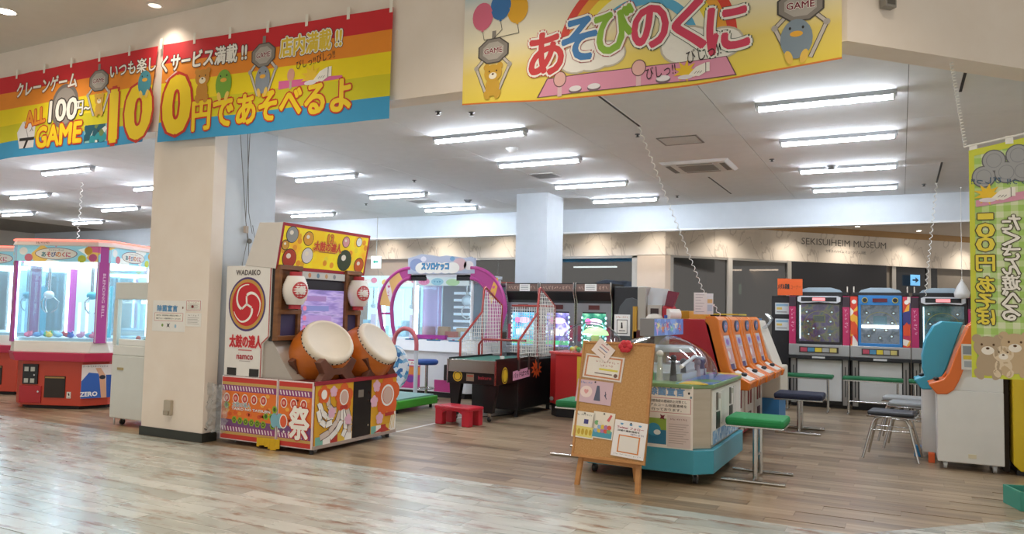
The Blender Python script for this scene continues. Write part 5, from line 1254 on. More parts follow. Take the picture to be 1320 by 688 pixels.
# -- three medal slot cabinets
def slot_cab(name, label, x0, wd, glow, ramp):
    o = thing(name, label, 'slot machine', (x0, 11.36, 0), 0, 'tall medal machines in the middle')
    gry = mat('8f9094', .35, .5)
    MB().box(0, wd, .05, .62, .0, 1.72, blk).build('body', o, bevel=.005)
    MB().prism([(.05, 1.70), (-.02, 1.83), (-.02, 1.98), (.62, 1.98), (.62, 1.70)], .02, wd-.02, 'x', blk).build('top_box', o)
    sg = MB().box(.03, wd-.03, -.032, -.02, 1.85, 1.965, mat('6a544c', .4, em=.25)).build('sign_panel', o)
    mb = MB(); f = Face(mb, (0, -.032, 0), (1, 0, 0), (0, 0, 1)); strokes(f, wd/2, 1.907, wd*.8, .06, ink('b89a88'), 10, 2, 12); mb.build('print', sg, fix=False)
    MB().box(.02, wd-.02, .03, .05, 1.52, 1.66, gry).build('speaker_bar', o); MB().box(wd*.35, wd*.65, .02, .03, 1.56, 1.63, mat('5a2a2a', .3)).build('lamp_panel', o)
    for x in (.02, wd-.11): MB().box(x, x+.09, .03, .05, .95, 1.52, gry).build('side_panel', o); MB().box(x+.02, x+.07, .022, .03, 1.05, 1.3, mat('9a2a4a', .3, em=.3, var=0)).build('reel_card', o)
    sm = noise_mat('slot_screen', ramp, (7, 7, 7), .2, em=.9, vor=False)
    sc = MB().box(.11, wd-.11, .03, .048, .95, 1.50, sm).build('screen', o)
    mb = MB(); f = Face(mb, (wd/2, .03, 1.25), (1, 0, 0), (0, 0, 1))
    E_ = lambda c, e=1.1: mat(c, .4, em=e, var=0)
    f.ring(0, -.02, .17, .19, E_(glow), 1, 28, -.6, PI+.6); f.ell(.02, .12, .12, .05, E_('e6c8e0'), 2); f.ell(-.1, .12, .05, .05, E_('e070b0'), 3, 12)
    for i in range(3): f.rect(-.12+.085*i, -.12, -.05+.085*i, -.03, E_('e8f4f8'), 2)
    for q in (-1, 1):
        for i in range(6): f.ell(q*.2, -.22+.08*i, .016, .02, E_('bff0ff', 2), 2, 8)
    f.rect(-.2, -.27, .2, -.2, E_('58c88a', .8), 2); mb.build('picture', sc, fix=False)
    MB().box(.05, wd-.05, -.08, .05, .82, .94, gry).build('console', o, bevel=.01); MB().box(.08, wd-.08, .03, .05, .1, .8, mat('2a2a2e', .4)).build('lower_door', o)
    for x in (.014, wd-.014): MB().tube([(x, .04, .9), (x, .04, 1.68), (x, -.03, 1.82), (x, -.03, 1.99)], .012, chrome(), 6).build('chrome_edge', o)
    return o
slot_cab('medal_cabinet', 'tall medal machine with blue lit screen, leftmost of three', -5.92, .62, '6adcf6', [(.3, '1f4f8a'), (.5, '58c0e8'), (.65, 'bfe8f4'), (.8, '3a5a9a')])
slot_cab('medal_cabinet', 'tall medal machine with violet lit screen, middle of three', -5.29, .62, 'c8c8ff', [(.3, '2a2f5a'), (.5, '8a86c8'), (.65, 'e0dcf2'), (.8, '4a4a8a')])
slot_cab('medal_cabinet', 'tall medal machine with pink and green lit screen, rightmost of three', -4.66, .62, '7af0e0', [(.3, '1f3f4a'), (.5, '3f9a7a'), (.65, 'a8e0c0'), (.8, '3a5a6a')])
for px0, px1, lb in ((670, 683, 'leftmost'), (754, 769, 'rightmost')):
    paper('taped_note', 'small white note taped on the %s tall medal machine' % lb, px0, 366, px1, 375, 11.325, lambda f, w_, h: [f.rect(-.4*w_, (.2-.25*i)*h, .35*w_, (.28-.25*i)*h, ink('8a8a8a')) for i in range(3)])
# dark end cabinet with its notice
o = thing('end_cabinet', 'dark cabinet with rounded grey panel beside the tall medal machines', 'cabinet', (-4.02, 11.4, 0))
MB().box(0, .44, 0, .6, 0, 1.93, mat('1d1d20', .45)).build('body', o, bevel=.01)
MB().prism([(.06, .6), (.4, .6), (.4, 1.72), (.3, 1.76), (.2, 1.74), (.1, 1.62), (.06, 1.45)], -.02, .01, 'y', mat('4a4d50', .45)).build('grey_panel', o, bevel=.005)
paper('age_notice', 'white framed notice with a figure on the dark end cabinet', 792, 405, 812, 433, 11.375, lambda f, w_, h: (f.rect(-.34*w_, -.4*h, .34*w_, .26*h, ink('3a3a3a'), .5), f.rect(-.3*w_, -.37*h, .3*w_, .23*h, WHI, 1), f.ell(-.02*w_, .08*h, .05*w_, .05*h, BK, 2), f.poly([(-.08*w_, -.15*h), (.05*w_, -.15*h), (.03*w_, .04*h), (-.06*w_, .04*h)], BK, 2), strokes(f, 0, .38*h, .8*w_, .09*h, ink('c8642a'), 6), f.rect(-.2*w_, -.28*h, .2*w_, -.24*h, ink('5a5a5a'), 2)))

# -- red medal game with a clear dome
o = thing('dome_game', 'red medal game with clear dome and green mushroom lamp', 'medal game', (-4.1, 10.62, 0))
MB().prism(oc(-.5, .5, -.42, .42, .15), .0, .2, 'z', dark).build('plinth', o)
MB().prism(oc(-.52, .52, -.44, .44, .15), .18, .9, 'z', mat('c02a2c', .35)).build('body', o, bevel=.01)
MB().box(-.03, .03, -.452, -.435, .2, .88, mat('d8b83a', .4)).build('yellow_stripe', o); MB().cyl((-.42, -.445, .26), (-.42, -.455, .26), .03, mat('a09a94', .35, .5), 14).build('lock', o)
MB().prism(oc(-.53, .53, -.45, .45, .15), .9, .93, 'z', mat('d94a44', .35)).build('rim', o)
dm = MB().ball((0, 0, .93), (.5, .43, .45), glass('f4fbff', .15, name='dome'), 28, 10, 0, PI/2).build('dome', o)
MB().cyl((.05, .05, .93), (.05, .05, 1.2), .06, mat('e8e6c8', .5), 14).build('lamp_stem', o)
MB().ball((.05, .05, 1.18), (.2, .2, .12), mat('b8e89a', .4, em=1.3, var=0), 20, 8, 0, PI/2).build('mushroom_lamp', o)
for i in range(12):
    a = i*.55; MB().ball((.3*math.cos(a), .26*math.sin(a), .97), .04, mat(('4aa0d8', 'e8d84a', '4fae5a', 'f0f0ea', '3a3a8a', 'd8a03a')[i % 6], .5), 8, 6).build('figurine', o)
# ================================================================== cork board on its easel
bd = thing('cork_board', 'cork notice board in a wooden frame leaning on easel legs', 'notice board', (-2.26, 6.28, 0), math.radians(-5))
lean = math.atan2(.2, 1.0)
TB = Matrix.Translation((.0, 0, .24)) @ Matrix.Rotation(-lean, 4, 'X')       # board space: x across, z up along the board, -y is its face
bw, bh = .69, 1.03
cork = noise_mat('cork', [(.3, 'b98a56'), (.5, 'c2945f'), (.7, 'cba06c')], (90, 90, 90), .85, 4, bump=.1)
eas = noise_mat('pale_wood', [(.3, 'b9824c'), (.7, 'c9945c')], (3, 3, 20), .55)
MB(TB).box(-bw/2, bw/2, 0, .015, 0, bh, cork).build('cork_sheet', bd)
for b in ((-bw/2, bw/2, 0, .022), (-bw/2, bw/2, bh-.022, bh)): MB(TB).box(b[0], b[1], -.008, .022, b[2], b[3], eas).build('frame_rail', bd, bevel=.003)
for x in (-bw/2, bw/2-.022): MB(TB).box(x, x+.022, -.008, .022, .022, bh-.022, eas).build('frame_stile', bd, bevel=.003)
for q in (-1, 1):
    MB().prism([(-.02, -.0), (.02, -.0), (.02, 1), (-.02, 1)], 0, .0001, 'y', eas)
    vs = [(q*.285+dx, dy, 0) for dx in (-.02, .02) for dy in (-.015, .02)] + [(q*.215+dx, .25+dy, 1.2) for dx in (-.018, .018) for dy in (-.012, .018)]
    MB().add(vs, [(0, 1, 3, 2), (4, 6, 7, 5), (0, 4, 5, 1), (2, 3, 7, 6), (0, 2, 6, 4), (1, 5, 7, 3)], eas).build('leg', bd)
vs = [(.1+dx, .42+dy, 0) for dx in (-.02, .02) for dy in (-.015, .015)] + [(.02+dx, .25+dy, 1.15) for dx in (-.018, .018) for dy in (-.012, .012)]
MB().add(vs, [(0, 1, 3, 2), (4, 6, 7, 5), (0, 4, 5, 1), (2, 3, 7, 6), (0, 2, 6, 4), (1, 5, 7, 3)], eas).build('rear_leg', bd)
MB().box(-.26, .26, .045, .06, .2, .235, eas).build('ledge_bar', bd)
TBW = Matrix.Translation((-2.26, 6.28, 0)) @ Matrix.Rotation(math.radians(-5), 4, 'Z') @ TB
TBI = TBW.inverted()
def bpx(px, py):
    o_ = TBI @ Vector((0, 0, CAM_H)); d = TBI.to_3x3() @ Vector(ray(px, py)); k_ = -o_.y/d.y; p = o_+d*k_; return p.x, p.z
def pinned(name, label, c0, c1, art, base='f0ece6', rot=0.0, lift=.004, cat='notice'):
    (a, b), (c, d) = bpx(*c0), bpx(*c1); wd, ht = abs(c-a), abs(d-b)
    o = thing(name, label, cat); o.matrix_world = TBW @ Matrix.Translation(((a+c)/2, -lift, (b+d)/2)) @ Matrix.Rotation(rot, 4, 'Y')
    MB().box(-wd/2, wd/2, -.002, 0, -ht/2, ht/2, mat(base, .35)).build('sheet', o)
    mb = MB(); f = Face(mb, (0, -.002, 0), (1, 0, 0), (0, 0, 1), .0006); art(f, wd, ht); mb.build('print', o, fix=False)
    MB().ball((0, -.006, ht*.44), .007, mat('3a3a3a', .4), 8, 6).build('pin', o)
    return o
def n1(f, w, h):
    f.rect(-.46*w, -.44*h, .46*w, .44*h, ink('d07a3a'), .5); f.rect(-.42*w, -.38*h, .42*w, .38*h, ink('f4ece2'), 1)
    strokes(f, .08*w, .24*h, .6*w, .09*h, ink('b0483a'), 9, 2, 3); strokes(f, .08*w, .08*h, .35*w, .09*h, ink('b0483a'), 5, 2, 8); f.rect(-.1*w, -.12*h, .38*w, -.04*h, ink('e6d83a'), 2); f.rect(-.2*w, -.28*h, .25*w, -.24*h, ink('6a4a40'), 2); f.ell(.34*w, -.28*h, .05*w, .08*h, ink('6a3a22'), 2)
pinned('framed_notice', 'orange bordered notice in a clear sleeve on the cork board', (755, 457), (802, 491), n1, 'efe4dc', .07)
MBs = thing('clear_sleeve', 'shiny clear sleeve over the orange bordered notice', 'sleeve'); (a, b), (c, d) = bpx(754, 456), bpx(803, 493)
MBs.matrix_world = TBW @ Matrix.Translation(((a+c)/2, -.009, (b+d)/2)) @ Matrix.Rotation(.07, 4, 'Y')
mb = MB(); wv_ = [(-abs(c-a)/2+abs(c-a)*i/12, -.003*(i % 2)-.002) for i in range(13)]
for i in range(12): mb.add([(wv_[i][0], wv_[i][1], -abs(d-b)/2), (wv_[i+1][0], wv_[i+1][1], -abs(d-b)/2), (wv_[i+1][0], wv_[i+1][1], abs(d-b)/2), (wv_[i][0], wv_[i][1], abs(d-b)/2)], [(0, 1, 2, 3)], glass('ffffff', .06, .08, milk=.04))
mb.build('film', MBs, fix=False)
tri = pinned('cutout_card', 'white diamond shaped card tucked over the orange bordered notice', (767, 441), (790, 462), lambda f, w, h: [f.rect(-.25*w, (.2-.2*i)*h, .25*w, (.26-.2*i)*h, ink(('d08a8a', '7a8ab0', 'c0a08a')[i]), 1) for i in range(3)], 'f0e2de', .6, .012)
pinned('pink_notice', 'pink notice with a round white heart on the cork board', (745, 489), (788, 522), lambda f, w, h: (f.ell(-.22*w, -.02*h, .17*w, .26*h, ink('f2dcd8')), f.text('♥', -.22*w, -.02*h, .2*h, ink('e0a0a0'), 2), strokes(f, -.25*w, .38*h, .36*w, .1*h, ink('6a8ac0'), 5), f.poly([(.02*w, -.36*h), (.2*w, -.36*h), (.16*w, .05*h), (.13*w, .3*h), (.06*w, .3*h), (.05*w, .05*h)], ink('5a6076'), 2), strokes(f, .34*w, -.07*h, .1*w, .4*h, ink('5a5a70'), 1, 2, 9, 0, .08)), 'd6b8c4', .05)
pinned('leaflet', 'yellow and white leaflet on the cork board, left of a pair', (740.5, 529), (765, 566), lambda f, w, h: (strokes(f, -.05*w, .38*h, .8*w, .07*h, ink('6a6a6a'), 9), f.rect(.0*w, .05*h, .2*w, .22*h, ink('4a4a8a')), f.rect(-.45*w, -.45*h, .45*w, -.06*h, ink('e6d87a')), [f.ell((-.35+.175*i)*w, -.26*h, .07*w, .12*h, ink('c8a83a'), 2, 10) for i in range(5)]), 'eee8dc', .04)
pinned('leaflet', 'picture leaflet with colourful balls on the cork board, right of a pair', (765.5, 530), (790, 567), lambda f, w, h: (f.rect(-.45*w, -.46*h, .45*w, -.2*h, ink('4f9fb8')), [f.ell((-.3+.15*(i % 5))*w, (-.2+.14*(i//5))*h, .1*w, .09*h, ink(('8ab0d8', 'e0c04a', 'b07ab0', 'd8604a', '7ab07a', 'e8e0d0')[i % 6]), 2+i*.1, 10) for i in range(12)], f.poly([(.15*w, .2*h), (.3*w, .44*h), (.38*w, .4*h), (.26*w, .16*h)], ink('d86a6a'), 4)), 'efe6d8', .04)
def tw(f, w, h):
    for i in (-1, 0, 1):
        u, v = i*.28*w, .4*h; f.ell(u, v, .045*w, .026*h, ink('5aa0d0'), 1, 10); f.poly([(u-.06*w, v+.03*h), (u, v+.005*h), (u, v-.015*h)], ink('5aa0d0'), 1.2); f.poly([(u+.03*w, v+.01*h), (u+.075*w, v+.02*h), (u+.03*w, v+.02*h)], ink('5aa0d0'), 1.2)
    f.text('Twitter フォロー', 0, .3*h, .06*h, ink('b0405a'), 2, w=.82*w, bold=.03); f.text('店舗の最新情報を', -.05*w, .22*h, .05*h, BK, 2, w=.68*w, bold=.02); f.text('GETしよう!', .22*w, .15*h, .045*h, ink('5a4a8a'), 2, w=.4*w, bold=.02)
    f.rect(-.33*w, -.38*h, .33*w, .1*h, ink('d8843a')); f.rect(-.29*w, -.35*h, .29*w, .07*h, ink('e9e4de'), 2); strokes(f, 0, -.43*h, .86*w, .035*h, ink('7a7a8a'), 14)
pinned('follow_poster', 'white poster with blue birds and an orange square on the cork board', (793, 541), (831, 593), tw, 'f2eeee', .05, .0105)
o = thing('red_ribbon', 'crumpled red ribbon pinned at the top of the cork board', 'ribbon'); a, b = bpx(808, 447); o.matrix_world = TBW @ Matrix.Translation((a, -.03, b))
for i in range(6):
    t_ = i*1.05; MB().ball((.035*math.cos(t_), .0, .03*math.sin(t_)), (.035, .022, .03), mat('d0303c', .5), 8, 6).build('loop', o)
MB().ball((0, -.01, 0), (.02, .02, .02), mat('b8242f', .5), 8, 6).build('knot', o)

# ================================================================== teal medal pusher
tp = thing('medal_pusher', 'teal and steel medal pusher game with clear dome, posters on its end', 'medal game', (-2.13, 7.62, 0))
teal = mat('3f9ab0', .3); stl = noise_mat('brushed_steel', [(.3, 'b5a996'), (.7, 'c2b7a5')], (1.5, 1.5, 14), .32, metal=.6)
MB().prism(oc(-.64, .64, -.84, .84, .14), .10, .31, 'z', teal).build('base', tp, bevel=.008)
MB().prism(oc(-.6, .6, -.81, .82, .17), .31, .85, 'z', stl).build('body', tp, bevel=.006)
deck = noise_mat('deck_print', [(0, '4a7ab8'), (.25, '7ab0c8'), (.45, 'd8743a'), (.6, '9a6ab0'), (.75, 'e0c04a'), (.9, '5a9a6a')], (6, 3, 6), .3, vor=True)
MB().prism(oc(-.63, .63, -.84, .84, .17), .85, .885, 'z', mat('7a9a6a', .35)).build('deck', tp, bevel=.006)
MB().prism([(.32, -.8), (.56, -.76), (.62, -.66), (.62, .72), (.56, .8), (.32, .8)], .885, .893, 'z', deck).build('deck_plate', tp)
rp_ = MB().box(.585, .612, -.62, .72, .34, .83, mat('e8e6e0', .4)).build('coin_side', tp, bevel=.004)
mb = MB(); f = Face(mb, (.612, 0, 0), (0, 1, 0), (0, 0, 1), .0012)
f.rect(-.62, .34, .72, .46, noise_mat('blue_pattern', [(0, '8fb8d8'), (.5, '5f98c8'), (.8, 'c8dcea')], (22, 22, 22), .4, vor=True), 1)
for y0 in (-.5, .1):
    f.rect(y0+.3, .5, y0+.33, .78, ink('8a8a88'), 1)
    for i in range(8): f.ell(y0+.26, .5+.035*i, .012, .01, BK, 1.5, 6)
mb.build('print', rp_, fix=False)
for y0 in (-.48, .12, .5):
    if y0 > .4: continue
    MB().box(.61, .62, y0, y0+.14, .47, .62, mat('26342e', .4)).build('medal_tray', rp_); MB().box(.61, .625, y0+.0, y0+.04, .64, .8, mat('77756f', .35, .5)).build('coin_slot', rp_); MB().box(.61, .64, y0+.07, y0+.12, .74, .79, mat('d8d6d0', .35)).build('coin_head', rp_); MB().box(.61, .618, y0+.2, y0+.34, .5, .8, mat('dcdad4', .4)).build('service_door', rp_)
MB().ball((-.05, 0, .88), (.56, .76, .42), glass('f6fafc', .09, name='dome'), 32, 12, 0, PI/2).build('dome', tp)
sgb = MB().box(-.11, .03, -.52, .58, 1.295, 1.465, mat('8f9096', .4)).build('sign_box', tp, bevel=.005)
mb = MB(); f = Face(mb, (.03, 0, 1.38), (0, 1, 0), (0, 0, 1)); f.rect(-.51, -.08, .57, .08, noise_mat('comic_print', [(0, '5f7fc0'), (.5, '4a6ab0'), (.7, '7aa0d8'), (.9, 'c89ad0')], (9, 9, 9), .4, vor=True, em=.2), 1); [f.star(-.38+.16*i, .015*(-1)**i, .085, .03, 5, ink(('e8e0a0', 'e08a5a', 'd86a8a', '8ad0c0', 'f0e8e0', 'c85a7a')[i]), 2+.1*i, .4*i, .7) for i in range(6)]; strokes(f, .03, 0, .9, .09, ink('f0e8c8'), 8, 4, 5, 0, .1); mb.build('print', sgb, fix=False)
MB().box(-.1, .02, -.06, .06, .88, 1.3, stl).build('sign_post', tp)
MB().box(-.4, .3, -.5, .5, .885, .95, mat('cfd4d8', .3, .3)).build('pusher_bed', tp); MB().box(-.3, .2, -.3, .4, .95, 1.02, mat('e2e6ea', .3)).build('pusher_plate', tp)
for x, y, c, h_ in ((-.2, -.6, '1f1f24', .16), (.02, -.58, '4fae4a', .2), (.1, -.55, 'd8d6d0', .22), (.22, -.52, '2a2a30', .18), (-.32, -.5, 'c8583a', .12), (.26, -.3, '5a5a62', .14), (.3, .1, 'b8a0a8', .12), (.28, .4, '6a5a80', .12)):
    fg = MB().cyl((x, y, .885), (x, y, .885+h_), .035, mat(c, .4), 10, .02).build('ornament', tp); MB().ball((x, y, .885+h_+.03), .035, mat(c, .4), 10, 6).build('ornament_top', fg)
MB().tube([(.3, -.55, 1.02), (.32, -.1, 1.1), (.3, .35, 1.06)], .018, mat('e6e6ea', .3), 8).build('chute_rail', tp)
MB().lathe([(.0001, 1.2), (.2, 1.2), (.24, 1.14), (.0001, 1.13)], mat('d3d8dc', .35), 20, Matrix.Translation((.08, -.05, 0))).build('cover_disc', tp)
for x in (-.48, .48):
    for y in (-.7, .7):
        mb = MB(); castor(mb, x, y, 0, mat('2b2b2b', .5), chrome(), .04, .035, .12); mb.build('castor', tp)
def sani2(f, w, h):
    f.text('除菌宣言', -.02*w, .40*h, .12*h, ink('7aa8d8'), 2, w=.7*w, bold=.02, out=ink('3f6a98'), ow=.025); f.ell(.42*w, .39*h, .02*w, .02*h, BK); f.ell(.46*w, .33*h, .02*w, .02*h, ink('6a8a9a'))
    f.rect(-.47*w, .07*h, .46*w, .3*h, ink('b8404a')); f.rect(-.46*w, .077*h, .45*w, .293*h, ink('f0eae2'), 1.6)
    for i, t_ in enumerate(('新型感染症の感染防止対策とし', 'てアルコール除菌清掃を', '行っております。')): f.text(t_, -.02*w, (.25-.065*i)*h, .045*h, BK, 3, w=(.8 if i < 2 else .6)*w, bold=.01)
    f.rect(-.45*w, -.42*h, -.02*w, -.02*h, ink('8fb04a'), 2); f.rect(-.45*w, -.42*h, -.02*w, -.2*h, ink('2f7aa0'), 3); f.ell(-.27*w, -.2*h, .14*w, .1*h, ink('3f9ac0'), 4); f.ell(-.2*w, -.24*h, .07*w, .04*h, ink('e8f0f0'), 5); f.star(-.1*w, .0, .07*w, .03*w, 4, ink('7a2a3a'), 4, .7)
    f.rect(.0, -.45*h, .46*w, .04*h, ink('e2d4d0'), 2); strokes(f, .22*w, -.02*h, .34*w, .03*h, ink('8a5a5a'), 8, 4)
    for i in range(9): f.rect(.03*w, (-.1-.036*i)*h, (.42-.05*(i % 3))*w, (-.092-.036*i)*h, ink('b0a09a'), 4)
paper('disinfection_poster', 'large disinfection poster on the end of the teal medal pusher', 829, 494, 893, 583, 6.796, sani2, 'efe9e2')

# ================================================================== orange cabinets in a row, facing right
rd, org, wt = mat('b01f2a', .35), mat('e07a22', .3), mat('e9e6de', .4)
def orange_cab(k, label):
    o = thing('orange_cabinet', label, 'arcade cabinet', (-2.42, 8.56+.70*k, 0), 0, 'orange upright cabinets')
    w_ = .66
    MB().box(0, .62, 0, w_, .02, .72, rd).build('lower_body', o, bevel=.006)
    MB().prism([(0, .70), (.70, .70), (.52, 1.40), (.46, 1.46), (0, 1.46)], 0, w_, 'y', rd).build('upper_body', o, bevel=.006)
    pr = [(.66, .70), (.95, .70), (.97, .78), (.80, .865), (.745, .92), (.70, 1.08), (.645, 1.30), (.62, 1.46), (.58, 1.50), (.50, 1.50), (.46, 1.44)]
    for y in (.0, w_-.13): MB().prism(pr, y, y+.13, 'y', org).build('side_bezel', o, bevel=.012)
    MB().prism([(.60, .70), (.93, .70), (.95, .775), (.79, .85), (.60, .85)], .12, w_-.12, 'y', org).build('console', o, bevel=.006)
    MB().prism([(.45, 1.28), (.63, 1.28), (.61, 1.46), (.57, 1.495), (.45, 1.495)], .12, w_-.12, 'y', org).build('crown', o, bevel=.006)
    sp = MB().prism([(.60, .86), (.72, .90), (.63, 1.28), (.56, 1.28)], .13, w_-.13, 'y', mat('cfc8c8', .3)).build('screen_panel', o)
    n_ = Vector((.38, 0, .09)).normalized(); mb = MB(); f = Face(mb, (.723, .33, .905), (0, 1, 0), (-.09, 0, .38), .0015)
    f.rect(-.17, .26, .17, .36, ink('b8b8cc'), 1); f.rect(-.15, .08, .15, .24, ink('c9a0a0'), 1); f.rect(-.12, .0, .1, .06, ink('4a4a7a'), 1); f.ell(.0, .31, .08, .035, ink('8a6ab0'), 2); f.ell(-.06, .16, .06, .05, ink('e0d8d8'), 2); mb.build('print', sp, fix=False)
    bg = MB().prism([(.33+.12*math.cos(2*PI*i/20), 1.385+.07*math.sin(2*PI*i/20)) for i in range(20)], .60, .632, 'x', mat('33496a', .3)).build('badge', o)
    mb = MB(); f = Face(mb, (.632, .33, 1.385), (0, 1, 0), (0, 0, 1)); f.ell(0, 0, .09, .05, ink('7a9ac8')); f.star(0, 0, .06, .025, 5, ink('d8505a'), 2, .3, .7); strokes(f, 0, 0, .12, .04, WHI, 3, 3, 4); mb.build('print', bg, fix=False)
    cp = MB().prism([(.735, .872), (.93, .787), (.935, .795), (.74, .882)], .16, w_-.16, 'y', wt).build('control_plate', o)
    MB().ball((.84, .33, .85), (.035, .08, .025), dark, 12, 6).build('joystick', cp)
    lf = MB().box(.62, .66, .05, w_-.02, .08, .69, wt).build('lower_door', o, bevel=.004)
    for y in (.2, .38): MB().box(.66, .668, y, y+.07, .38, .62, mat('8a2a2a', .4)).build('coin_slot', lf)
    MB().box(.66, .668, .22, .42, .14, .28, mat('5a1f22', .4)).build('prize_mouth', lf)
    for x in (.08, .56):
        for y in (.08, w_-.08): MB().cyl((x, y, 0), (x, y, .03), .03, mat('8a8a8a', .4), 10).build('foot', o)
    return o
for k, lb in enumerate(('nearest, with a bare red side', 'second from the teal pusher', 'third from the teal pusher', 'farthest from the teal pusher')): orange_cab(k, 'orange and red upright cabinet in the row, %s' % lb)
# pale console machine beyond the row
o = thing('capsule_machine', 'cream machine with blue foot and a clear plastic bag at the row end', 'arcade machine', (-2.3, 11.42, 0))
MB().box(0, .75, 0, .7, .0, .35, mat('3f86c0', .4)).build('foot', o); MB().box(0, .78, 0, .72, .35, .8, mat('e6dfce', .4)).build('body', o, bevel=.02); MB().prism([(0, .8), (.7, .8), (.45, 1.45), (0, 1.5)], .0, .72, 'y', mat('e8e2d4', .4)).build('upper', o, bevel=.01)
MB().box(.35, .42, .1, .6, 1.2, 1.48, mat('4a8ac0', .4)).build('blue_panel', o)
mb = MB(); rr = random.Random(8); g = glass('f8fafa', .16, .12, milk=.2)
G = [[(.5+.1*math.sin(j*.9)+rr.uniform(-.03, .03), .1+.06*i+rr.uniform(-.02, .02), .85+.07*j) for i in range(7)] for j in range(11)]
for j in range(10):
    for i in range(6): mb.add([G[j][i], G[j][i+1], G[j+1][i+1], G[j+1][i]], [(0, 1, 2, 3)], g)
mb.build('plastic_bag', o, fix=False)
# yellow topped cabinet and the red toy machine behind the pusher
o = thing('yellow_top_cabinet', 'dark cabinet with a yellow top behind the red cabinet', 'cabinet', (-3.0, 9.75, 0))
MB().box(0, .56, 0, 1.2, 0, 1.45, mat('2a2322', .45)).build('body', o, bevel=.005); MB().box(-.01, .58, -.01, 1.21, 1.45, 1.56, mat('cf9a2a', .4)).build('top', o, bevel=.005)
o = thing('yellow_shelf', 'thin yellow edged dark shelf behind the orange cabinets', 'shelf', (-2.4, 11.37, 0))
MB().box(-.25, -.02, 0, .6, 0, 1.48, mat('2a2226', .5)).build('body', o); MB().box(-.27, .3, -.02, .62, 1.52, 1.54, mat('c8b23a', .4)).box(-.27, -.02, 0, .6, 1.48, 1.52, mat('2a2226', .5)).build('top', o)
o = thing('toy_machine', 'red and white toy machine with tilted screen behind the medal pusher sign', 'arcade machine', (-2.98, 9.15, 0))
MB().box(0, .52, 0, .5, 0, 1.3, mat('5a1a1e', .4)).build('body', o, bevel=.01)
MB().box(.05, .16, .02, .3, 1.3, 1.85, mat('b8b4ac', .35, .4)).build('column', o, bevel=.01); MB().box(.0, .05, .0, .2, 1.2, 1.6, mat('cfa03a', .4)).build('gold_post', o)
MB().prism([(.12, 1.62), (.45, 1.57), (.42, 1.82), (.2, 1.84)], .1, .14, 'y', mat('dfe4ea', .4)).build('white_board', o)
MB().prism([(.40, 1.62), (.50, 1.6), (.57, 1.78), (.44, 1.80)], .02, .07, 'y', mat('7a2a40', .35)).build('tilted_screen', o)
MB().box(.18, .36, .03, .1, 1.44, 1.62, mat('c8c2ba', .4)).build('display', o); MB().box(.22, .32, .02, .03, 1.5, 1.58, mat('3a2a2a', .3)).build('display_face', o)
MB().box(.36, .5, .02, .2, 1.3, 1.62, mat('b02030', .35)).build('red_figure', o, bevel=.03); MB().ball((.46, .05, 1.55), (.04, .04, .06), mat('e07a2a', .4), 10, 6).build('orange_lamp', o); MB().box(.4, .44, .0, .02, 1.3, 1.5, mat('3f6ac0', .35)).build('blue_strip', o)
MB().cyl((.44, .0, 1.5), (.55, .1, 1.5), .08, mat('e8e2da', .4), 16).build('drum_cap', o); MB().ball((.27, .05, 1.45), (.12, .1, .07), mat('e6dfd2', .4), 14, 8).build('pale_dome', o)

# ================================================================== stools and benches
def pad(mb, x0, x1, y0, y1, z0, z1, m): mb.box(x0, x1, y0, y1, z0, z1, m)
def bar_stool(name, label, loc, rz, c, w_=.52, d=.46, z=.5, bar=.56, group=None, thick=.014):
    """padded seat on two posts, each with a long foot bar"""
    o = thing(name, label, 'stool', loc, rz, group); ch = chrome()
    MB().box(-w_/2, w_/2, -d/2, d/2, z, z+.075, mat(c, .75, var=.08)).build('seat', o, bevel=.025); MB().box(-w_/2, w_/2, -d/2, d/2, z-.015, z+.004, ch).build('seat_frame', o, bevel=.005)
    for y in (-.2, .2):
        MB().cyl((0, y*.75, .02), (0, y*.75, z-.01), .022, ch, 10).build('post', o); MB().tube([(-bar/2, y*1.35, .014), (bar/2, y*1.35, .014)], thick, ch, 8).build('foot_bar', o)
        MB().tube([(0, y*.75, .03), (0, y*1.35, .018)], .013, ch, 6).build('foot_link', o)
    MB().cyl((0, -.15, .22), (0, .15, .22), .01, ch, 8).build('brace', o)
    return o
bar_stool('padded_stool', 'bright green padded stool in front of the teal medal pusher', (-1.2, 7.47, 0), 0, '1f8a4c', group='padded stools')
bar_stool('padded_stool', 'green padded stool half hidden behind the cork board', (-3.03, 7.72, 0), .0, '1f7a48', group='padded stools')
bar_stool('padded_stool', 'navy padded stool with wide flat feet by the orange cabinets', (-1.2, 10.82, 0), 0, '232a40', .6, .52, .44, .56, group='padded stools', thick=.022)
def bench(label, x, y, w_, c='1f6a42', rz=0.0):
    o = thing('bench_stool', label, 'stool', (x, y, 0), rz, 'green benches before the pinball machines'); ch = chrome()
    MB().box(-w_/2, w_/2, -.17, .17, .545, .595, mat(c, .75)).build('seat', o, bevel=.018); MB().box(-w_/2+.01, w_/2-.01, -.16, .16, .53, .547, ch).build('seat_frame', o)
    for q in (-1, 1):
        xx = q*(w_/2-.08); MB().cyl((xx, 0, .02), (xx, 0, .535), .02, ch, 10).build('post', o); MB().tube([(xx, -.2, .014), (xx, .2, .014)], .014, ch, 8).build('foot_bar', o)
    MB().cyl((-w_/2+.08, 0, .2), (w_/2-.08, 0, .2), .012, ch, 8).build('brace', o)
    return o
bench('long green bench before the leftmost pinball machine', -1.36, 13.28, .78); bench('long green bench before the middle pinball machine', -.4, 13.28, .86); bench('green bench half hidden by the blue kiosk', .5, 13.28, .8)
